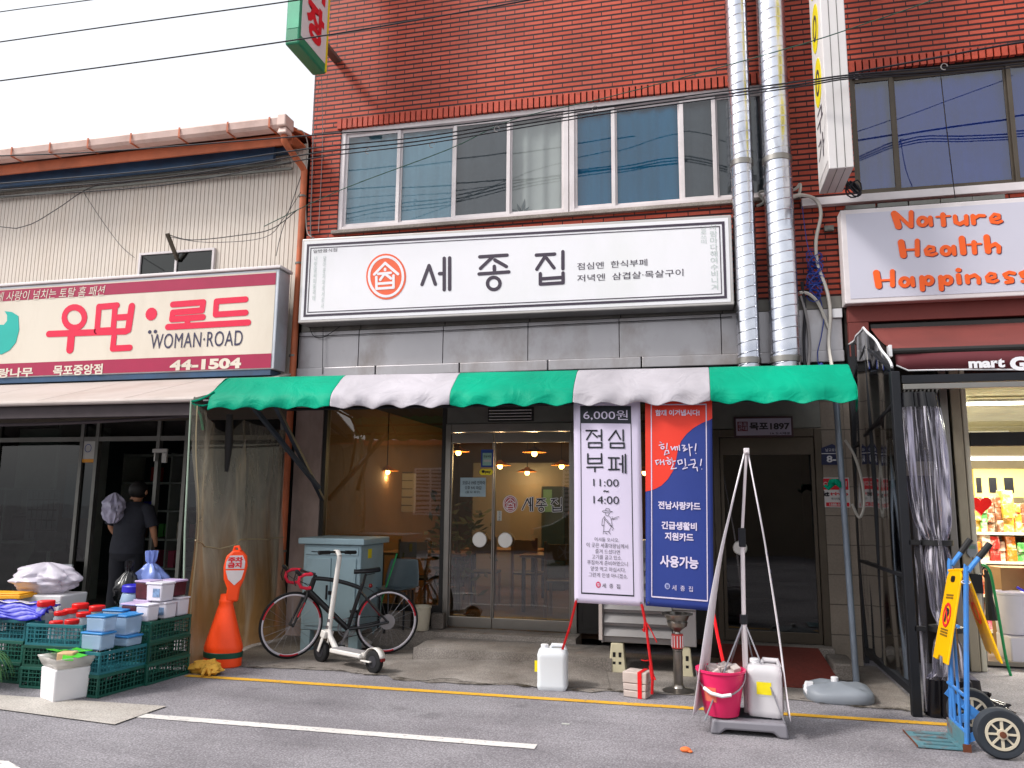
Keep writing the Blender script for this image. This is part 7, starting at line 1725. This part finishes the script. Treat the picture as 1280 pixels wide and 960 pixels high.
din_chair(-3.0, 2.2, R(185), 'wooden chair behind the left glass door'); din_chair(-3.6, 1.05, R(180), 'wooden chair behind the dark shop window')
t = thing('notice_board', 'pale menu board on the wall behind the dark shop window', 'board', tuple(F(500,600,3.0)))
a, b = F(466,627,3.0), F(492,589,3.0); MB().box(a.x, b.x, 3.0, 3.02, a.z, b.z).build('sheet', 'int_white', t, smooth=False)
t = thing('notice_board', 'second pale menu board with ruled lines behind the dark shop window', 'board', tuple(F(510,620,2.95)))
a, b = F(497,640,2.95), F(520,592,2.95); MB().box(a.x, b.x, 2.95, 2.97, a.z, b.z).build('sheet', 'int_white', t, smooth=False)
m = MB()
for q in range(5): m.box(a.x+.05, b.x-.05, 2.943, 2.9495, a.z+.1+.13*q, a.z+.112+.13*q)
m.build('ruling', 'ink', t, smooth=False)
t = thing('fridge', 'pale low fridge standing at the back behind the dark shop window', 'fridge', tuple(F(500,690,3.6)))
a, b = F(482,690,3.6), F(513,640,3.6); MB().box(a.x, b.x, 3.6, 4.1, .17, a.z+(b.z-a.z)).build('body', 'int_white', t, smooth=False, bevel=.02)
q = F(491,645,3.59); MB().box(q.x, q.x+.05, 3.575, 3.599, q.z-.1, q.z).build('handle', 'paper', t, smooth=False)
t = thing('drink_cooler', 'tall grey green cooler at the back of the restaurant', 'cooler', tuple(F(690,690,4.2)))
a, b = F(676,760,4.2), F(706,608,4.2); MB().box(a.x, b.x, 4.2, 4.58, .17, b.z).build('body', pm('cooler', '#2e4148', .4), t, smooth=False, bevel=.02)
q, r_ = F(679,640,4.19), F(690,612,4.19); MB().box(q.x, r_.x, 4.185, 4.199, q.z, r_.z).build('panel', pm('cooler_p', '#6fa08c', .4), t, smooth=False)
t = thing('potted_plant', 'leafy potted plant inside the left glass door', 'plant', (-3.25,1.5,.17))
m = MB(); m.lathe([(.11,0),(.15,.3),(.14,.3),(.001,.27)], (-3.25,1.5,.17), 20); m.build('pot', 'pier_paint', t)
m = MB(); random.seed(9)
for i in range(150):
    c = Vector((-3.25,1.5,1.0))+Vector((random.gauss(0,.22), random.gauss(0,.2), random.gauss(0,.3))); d = Vector((random.uniform(-1,1), random.uniform(-1,1), random.uniform(-.6,.6))).normalized(); e_ = d.orthogonal().normalized()
    m.add([c-d*.09, c+e_*.035, c+d*.09, c-e_*.035], [(0,1,2,3)])
m.build('foliage', pm('leaf_plant', '#4a5a1c', .6, 0, .3), t, smooth=False)
m = MB(); m.tube([(-3.25,1.5,.4),(-3.22,1.52,1.0)], .015, 6); m.build('stem', 'wood', t)
t = thing('window_plant', 'dark leaves standing behind the beige upper window pane', 'plant', tuple(F(655,262,.12)))
m = MB()
for dx, dz, ln in ((-14,-3,10),(-6,-10,16),(4,-16,22),(10,-6,16),(-2,-4,10),(14,-2,10)):
    a = F(652,268,.13); b = F(652+dx,268+dz-4,.13); d = (b-a); e_ = Vector((-d.z,0,d.x)).normalized()*.02
    m.add([a, a.lerp(b,.5)+e_, b, a.lerp(b,.5)-e_], [(0,1,2,3)])
m.build('leaf', pm('leaf_dim', '#4c504e', .7), t, smooth=False)

# ------------------------------------------------------------------ person in the left shop doorway, seen from behind
def skin_mesh(name, verts, edges, radii, mat, parent, sub=2):
    me = bpy.data.meshes.new(name); me.from_pydata([Vector(v) for v in verts], edges, []); o = bpy.data.objects.new(name, me); col.objects.link(o)
    md = o.modifiers.new('skin', 'SKIN'); md.use_smooth_shade = True
    for i, r_ in enumerate(radii):
        sv = me.skin_vertices[0].data[i]; sv.radius = (r_, r_) if not isinstance(r_, tuple) else r_; sv.use_root = (i == 0)
    s = o.modifiers.new('sub', 'SUBSURF'); s.levels = sub; s.render_levels = sub
    o.parent = parent; me.materials.append(MATS[mat] if isinstance(mat, str) else mat); return o
pm('skin', '#b07f62', .55, 0, .05); pm('cloth_black', '#23252e', .85, 0, .25, 8, .25, 14); pm('hair', '#0f0d0d', .6)
p = F(158,700,-.12)
t = thing('person', 'person in black short sleeved shirt and trousers standing in the left shop doorway, back turned', 'person', (0,0,0))
V_ = [(0,0,.92),(0,.01,1.12),(.0,.03,1.34),(.01,.05,1.44),(.015,.07,1.52),(.03,.09,1.62),(.03,.095,1.70),
      (-.17,.03,1.40),(-.25,.02,1.18),(-.2,.16,.98),(-.17,.20,.93),
      (.19,.03,1.40),(.27,.05,1.16),(.25,.14,.97),(.24,.16,.91),
      (-.09,0,.86),(-.10,-.01,.50),(-.11,-.03,.09),(-.115,.09,.04),
      (.09,0,.86),(.11,.0,.50),(.12,-.02,.09),(.125,.10,.04)]
E_ = [(0,1),(1,2),(2,3),(3,4),(4,5),(5,6),(2,7),(7,8),(8,9),(9,10),(2,11),(11,12),(12,13),(13,14),(0,15),(15,16),(16,17),(17,18),(0,19),(19,20),(20,21),(21,22)]
R_ = [(.14,.11),(.135,.10),(.15,.10),(.06,.06),(.055,.055),(.085,.10),(.07,.08),.055,.042,.032,.03,.055,.042,.032,.03,.085,.06,.04,.035,.085,.06,.04,.035]
body = skin_mesh('body', V_, E_, R_, 'skin', t)
def ell(prof, cx_=lambda z: 0):
    return [[Vector((cx_(z)+rx*math.cos(a)*(1+.03*math.sin(a*5+z*9)), cyo+ry*math.sin(a)*(1+.03*math.sin(a*4+z*13)), z)) for a in [2*math.pi*i/28 for i in range(29)]] for rx, ry, z, cyo in prof]
m = MB(); m.grid(ell([(.20,.145,.84,.0),(.195,.14,.95,.0),(.185,.132,1.08,.01),(.20,.138,1.2,.02),(.225,.14,1.32,.03),(.225,.125,1.40,.035),(.17,.105,1.455,.045),(.085,.085,1.50,.06)], lambda z: .01*(z-.9)))
for sg in (-1, 1):
    a, b = Vector(V_[7 if sg < 0 else 11]), Vector(V_[8 if sg < 0 else 12]); m.tube([a+Vector((-sg*.04,0,.02)), a, a.lerp(b,.4), a.lerp(b,.92)], [.07,.085,.078,.074], 14)
m.build('shirt', 'cloth_black', t, angle=60)
pm('cloth_trouser', '#181a22', .85, 0, .2, 8, .2, 14)
m = MB(); m.grid(ell([(.12,.10,.74,0),(.195,.14,.80,0),(.19,.138,.90,0),(.18,.13,.98,0)]))
for q in ((15,16,17),(19,20,21)):
    a, b, c = (Vector(V_[k]) for k in q); m.tube([a+Vector((0,0,.04)), a.lerp(b,.5), b, b.lerp(c,.5), c.lerp(b,.04)], [.105,.10,.082,.078,.07], 14)
m.build('trousers', 'cloth_trouser', t, angle=60)
m = MB(); m.ball((.03,.075,1.655), .112, 14, .92, 1.02, 1.08); m.build('hair', 'hair', t)
m = MB(); m.obox((.03,.195,1.61), (.03,.035,.04)); m.build('nose', 'skin', t, bevel=.008)
for s in (-1, 1):
    m = MB(); m.ball((.03+s*.1,.08,1.62), .028, 8, .45, .8, 1.2); m.build('ear', 'skin', t)
    m = MB(); m.obox((.03+s*.035,.185,1.64), (.022,.01,.01)); m.build('eye', 'ink', t, bevel=.003)
    m = MB(); m.obox((s*.115+.005,.03,.045), (.1,.26,.09)); m.build('shoe', 'black', t, bevel=.025)
m = MB(); m.obox((.03,.19,1.57), (.05,.012,.012)); m.build('mouth', pm('lip', '#8a4c44', .6), t, bevel=.004)
for wpt, sg in ((V_[10],-1),(V_[14],1)):   # five curled fingers on each hand
    h_ = Vector(wpt)
    for k in range(4):
        a = h_+Vector((-.03+.02*k,.0,-.035)); m = MB(); m.tube([a, a+Vector((0,.02,-.035)), a+Vector((0,.045,-.045+.004*k)), a+Vector((0,.05,-.025))], [.010,.0095,.0085,.007], 8); m.build('finger', 'skin', t)
    a = h_+Vector((-sg*.03,.02,-.01)); m = MB(); m.tube([a, a+Vector((-sg*.02,.03,-.015)), a+Vector((-sg*.012,.05,-.03))], [.012,.010,.008], 8); m.build('thumb', 'skin', t)
t.location = (p.x, -.12, .10); t.rotation_euler.z = R(4); t.scale = (1.12, 1.05, .98)
b_ = F(143,640,-.25); bag('plastic_bag', 'shiny silver and violet plastic bag held at the left shoulder of the person in black', (b_.x,-.27,b_.z-.14), .15, 'bag_silver', 6.6, .8, (.9,.8,.8), False)
q = F(187,640,2.35); o = MB(); o.obox((q.x,2.35,1.50), (.22,.16,.14)); tag(o.build('blue_bundle', 'lid_deepblue', None, bevel=.03), 'small blue bundle beyond the person in black', 'bundle')
# dark shelving deeper in the left shop
t = thing('stock_rack', 'dark rack of dim stock in the depth of the left shop', 'rack', (-8.4,2.4,.1))
m = MB()
for z in (.5,.95,1.4,1.85,2.3): m.box(-9.2, -6.6, 2.2, 2.7, z, z+.03)
for X in (-9.2,-8.3,-7.4,-6.63): m.box(X, X+.03, 2.2, 2.7, .1, 2.35)
m.build('frame', 'shop_wall', t, smooth=False)
random.seed(31)
for i in range(22):
    z = random.choice((.53,.98,1.43,1.88)); x = -9.1+.112*i
    m = MB(); m.obox((x,2.35,z+.13), (random.uniform(.08,.11),.2,random.uniform(.16,.28))); nmc, hx = random.choice(cols[1:])
    tag(m.build('stock_box', pm('stock_'+nmc, hx, .6, 0, .2), None, smooth=False), 'dim '+nmc+' goods on the dark rack in the left shop', 'goods', nmc+' goods on the dark rack')

# ------------------------------------------------------------------ wires and pipes on the facade
pm('wire', '#1a1920', .6); pm('wire_green', '#1e4a3c', .6); pm('wire_grey', '#8c8786', .5); pm('wire_blue', '#243a8c', .5); pm('hose_white', '#bdb8b0', .45)
def wire(label, pts, r_=.009, mat='wire', g_='overhead wires'):
    P = [F(x, y, Y) for x, y, Y in pts]
    m = MB(); m.tube(smooth_path(P, 5) if len(P) > 2 else P, r_, 5); return tag(m.build('wire', mat, None), label, 'wire', g_)
wire('thin highest overhead wire crossing the sky at top left', [(-700,128,-3),(-340,69,-3),(-200,47,-3),(-60,24,-3),(20,12,-3),(112,0,-3),(200,-14,-3)], .005)
wire('second overhead wire crossing the sky to the green vertical sign', [(-700,152,-2.4),(-340,101,-2.4),(-200,81,-2.4),(-60,61,-2.4),(150,31,-2.4),(366,1,-2.4),(480,-18,-2.4)], .007)
wire('third overhead wire crossing the sky and the top of the brick wall', [(-700,195,-1.6),(-340,147,-1.6),(-200,128,-1.6),(-60,109,-1.6),(200,74,-1.6),(427,41,-1.6),(662,0,-1.6),(760,-20,-1.6)], .0085)
for i, (dy, r_) in enumerate(((0,.0085),(4.2,.0085),(8.0,.007))):
    wire(('upper','middle','lower')[i]+' black cable of the thick bundle sagging across the upper windows', [(-700,292+dy*2,-.9),(-400,266+dy*2,-.9),(-200,248+dy*2,-.9),(-30,232+dy*2,-.9),(200,212+dy*2.5,-.9),(385,186+dy*1.6,-.85),(520,172+dy*1.2,-.8),(640,153+dy*1.1,-.7),(760,134+dy,-.7),(860,120+dy,-.7),(1000,102+dy*.8,-1.15),(1064,93.5+dy*.6,-1.15),(1180,84+dy,-.7),(1310,73+dy,-.7),(1700,45+dy,-.7)], r_)
wire('thin cable above the bundle over the upper windows', [(-700,232,-.75),(-400,216,-.75),(-200,205,-.75),(-30,196,-.75),(120,190,-.75),(380,170,-.75),(430,166,-.75),(560,157,-.75),(700,140,-.75),(856,121,-.75)], .009)
wire('upper cable at the right running to the picture edge', [(1060,92,-.75),(1150,76,-.75),(1230,61,-.75),(1310,48,-.75),(1700,-10,-.75)], .011)
wire('thin green wire rising diagonally to the top right', [(330,283,-.6),(427,237,-.6),(560,187,-.6),(640,150,-.6),(754,123,-.6),(860,95,-.6),(1000,56,-1.2),(1080,30,-1.2),(1166,0,-1.2),(1400,-90,-1.2)], .0055, 'wire_green')
wire('grey wire sagging at the far left over the tin wall', [(-260,250,-.5),(-20,281,-.5),(30,283,-.4),(70,262,-.3),(110,236,-.2),(150,229,-.2),(300,212,-.25)], .006, 'wire')
wire('thin wire dropping down the tin wall to the sign', [(105,241,-.1),(125,272,-.1),(150,306,-.15),(168,322,-.3)], .004)
wire('low wire looping from the bracket arm to the downpipe', [(210,293,-.22),(240,300,-.2),(300,294,-.2),(340,286,-.2),(372,262,-.2)], .006)
wire('second low wire under the loop by the downpipe', [(212,296,-.2),(260,303,-.2),(330,297,-.2),(355,272,-.2),(376,240,-.2)], .004)
wire('wire falling steeply beside the orange downpipe', [(378,215,-.15),(366,250,-.15),(352,290,-.2),(345,320,-.25)], .005)
wire('pale wire hanging down the brick corner under the green vertical sign', [(395,92,-.3),(392,150,-.1),(390,220,-.05),(388,290,-.06),(392,297,-.1)], .008, 'wire_grey')
wire('white cable curling at the end of the terracotta gutter', [(372,162,-.5),(380,166,-.4),(385,185,-.2),(382,230,-.1),(383,285,-.1),(389,296,-.1)], .007, 'hose_white')
wire('thin wires down the brick corner left of the upper windows', [(402,94,-.4),(403,180,-.06),(398,290,-.06)], .004, 'wire_grey')
wire('black wire drooping under the right end of the main sign', [(386,405,-.1),(392,420,-.1),(405,421,-.1),(425,408,-.1)], .005)
wire('vertical black wire at the left end of the awning', [(404,405,-.1),(403,468,-.1)], .004)
wire('long thin wire along the steel fascia under the main sign', [(372,421,-.08),(560,413,-.08),(720,405,-.08),(915,396,-.08)], .005)
wire('vertical wire hanging in front of the dark right window', [(1175,85,-.68),(1182,150,-.6),(1194,248,-.3)], .005)
m = MB()
for px, py in ((621,158),(697,140),(744,133),(1071,92),(1180,80),(540,178),(460,186)):
    c = F(px, py, -.72); m.tube([c+Vector((.03*math.cos(a), 0, -.03+.035*math.sin(a))) for a in [R(360)*i/10 for i in range(9)]], .005, 5)
tag(m.build('cable_hanger', 'wire_grey', None), 'small wire loops clipped along the thick cable bundle', 'hooks')
W_ = lambda lab, pts, r_, mt: wire(lab, pts, r_, mt, 'hoses and cords beside the ducts')
W_('white hose arching from the duct and snaking down to the awning', [(990,246,-.2),(1003,244,-.18),(1020,250,-.12),(1026,268,-.1),(1020,300,-.1),(1022,330,-.1),(1034,365,-.1),(1038,395,-.1),(1036,430,-.1),(1041,462,-.3)], .02, 'hose_white')
W_('second white hose bending from the duct to the first', [(999,366,-.15),(1010,367,-.12),(1022,378,-.1),(1032,400,-.08),(1036,410,-.08)], .018, 'hose_white')
W_('grey hose close beside the right duct', [(1001,370,-.12),(1008,395,-.12),(1012,430,-.12),(1010,462,-.3)], .018, 'wire_grey')
W_('black hose hanging beside the right duct', [(1002,352,-.15),(1006,385,-.12),(1005,425,-.12),(1006,462,-.3)], .016, 'wire')
W_('white loop around the ducts at the window sill', [(946,258,-.12),(955,252,-.12),(950,240,-.12),(990,238,-.12),(1000,230,-.12),(998,244,-.14),(985,248,-.2)], .016, 'hose_white')
random.seed(13)
m = MB(); P = []
for i in range(90): f = i/90; P.append(F(1018+9*math.sin(i*1.7)+4*random.uniform(-1,1), 318+52*f+9*math.cos(i*1.3), -.1+.03*math.sin(i)))
m.tube(smooth_path([F(1002,250,-.08), F(1008,300,-.08)]+P+[F(1030,400,-.08), F(1022,440,-.1), F(1024,458,-.2)], 2), .0055, 4); tag(m.build('cord', 'wire_blue', None), 'tangled blue cord hanging between the ducts and the right sign', 'cord')
m = MB(); m.lathe([(.045,0),(.03,.06),(.012,.09)], F(1027,464,-.2), 10); tag(m.build('blue_sack', 'wire_blue', None), 'small blue bundle on top of the awning', 'bundle')
m = MB(); c = F(1036,286,-.02); m.box(c.x-.05, c.x+.05, -.05, -.002, c.z-.03, c.z+.03); m.box(c.x-.02, c.x+.02, -.056, -.0505, c.z-.02, c.z+.02); tag(m.build('wall_socket', 'grey_metal', None, smooth=False, bevel=.003), 'small grey box on the brick between ducts and right sign', 'box')
c = F(1046,392,-.06); m = MB(); m.box(c.x-.05, c.x+.05, -.09, -.055, c.z-.05, c.z+.05); tag(m.build('junction_box', 'white_plastic', None, smooth=False, bevel=.004), 'small white box on the fascia beside the brown awning', 'box')
m = MB(); c = F(1066,238,-.4)
for k in range(5): m.tube([c+Vector((.07*math.cos(a+k), -.02*k, .08*math.sin(a*(1+.1*k)))) for a in [R(36)*i for i in range(11)]], .008, 5)
tag(m.build('cable_coil', 'wire', None), 'black cable coil under the white vertical sign', 'cable')
W_('pale hose looping beside the blue grey awning post', [(1049,512,-.85),(1046,560,-.85),(1052,600,-.86)], .012, 'hose_white')
W_('pale hose bowing out right of the awning post', [(1056,550,-.8),(1068,570,-.8),(1077,600,-.8),(1080,630,-.8),(1074,647,-.8),(1065,630,-.8)], .013, 'hose_white')

# ------------------------------------------------------------------ across the street: the place the glass looks out on
t = thing('opposite_building', 'pale plastered building with louvred shutters across the street, mirrored in the shop glass', 'building', (-2,-17.5,0))
MB().box(-14, 12, -22, -17, 0, 3.6).build('wall', pm('opp_wall', '#978a79', .85, 0, .12, 1, dirt='#7d7468', damt=.4), t, smooth=False)
MB().box(-14.3, 12.3, -22.3, -16.8, 3.602, 3.8).build('roof', 'terracotta', t, smooth=False)
m = MB()
for X in (-9.7,-4.4,5.5):
    MB().box(X+.06, X+1.24, -16.998, -16.992, 1.2, 2.75).build('window', 'black_gloss', t, smooth=False); frame_rect(m, X, X+1.3, 1.14, 2.81, .06, -17.0+.001, -16.95); m.box(X+.62, X+.68, -16.99, -16.95, 1.2, 2.75)
    for i in range(11): m.obox((X+.65,-16.965,1.27+.14*i), (1.16,.03,.085), 0, R(-30))
m.build('shutter', 'frame_white', t, smooth=False)
m = MB(); m.box(-6.2,-5.0,-16.999,-16.95,0,2.3); m.box(-1.2,.2,-16.999,-16.95,0,2.3); m.build('door', 'wood', t, smooth=False)

pm('car_paint', '#1d2026', .25, .3, .05, spec=.6); pm('tail_red', '#8a1218', .3)
t = thing('parked_car', 'dark grey parked car across the street, mirrored in the glass doors', 'car', (0,0,0))
prof = [(-2.2,.35),(-2.25,.62),(-2.18,.92),(-1.75,1.0),(-1.2,1.36),(-.2,1.46),(.7,1.38),(1.25,1.0),(2.0,.88),(2.2,.6),(2.15,.33),(1.75,.3),(1.7,.55),(1.5,.68),(1.25,.68),(1.05,.55),(1.0,.3),(-1.0,.3),(-1.05,.55),(-1.25,.68),(-1.5,.68),(-1.7,.55),(-1.75,.3)]
m = MB(); m.prism(prof, (0,.85,0), (1,0,0), (0,0,1), 1.7); m.build('body', 'car_paint', t, bevel=.05, seg=3)
m = MB(); m.prism([(-1.6,1.0),(-1.12,1.3),(-.2,1.39),(.62,1.32),(1.1,1.0)], (0,.862,0), (1,0,0), (0,0,1), 1.724); m.build('window', 'black_gloss', t, bevel=.01)
for X in (-1.375, 1.375):
    for Y in (-.76, .76):
        q = Matrix.Translation((X,Y,.32)) @ Matrix.Rotation(R(90), 4, 'X'); m = MB(); m.lathe([(.2,-.09),(.3,-.1),(.32,-.07),(.32,.07),(.3,.1),(.2,.09)], (0,0,0), 32); m.move(q); w_ = m.build('wheel', 'tyre', t)
        m = MB(); s_ = 1 if Y > 0 else -1; m.ring((X,Y+.09*s_,.32), .2, .2, .86, .015)
        for i in range(5): a = 2*math.pi*i/5; m.bar((X,Y+.095*s_,.32),(X+.19*math.cos(a),Y+.095*s_,.32+.19*math.sin(a)),.035,.02)
        m.build('rim', 'alu', w_, smooth=False)
for Y in (-.7, .7): m = MB(); m.obox((-2.2,Y,.82), (.12,.3,.16)); m.build('tail_lamp', 'tail_red', t, bevel=.02)
t.location = (-2.2,-13.2,0)
bpy.data.scenes.remove(TSC)
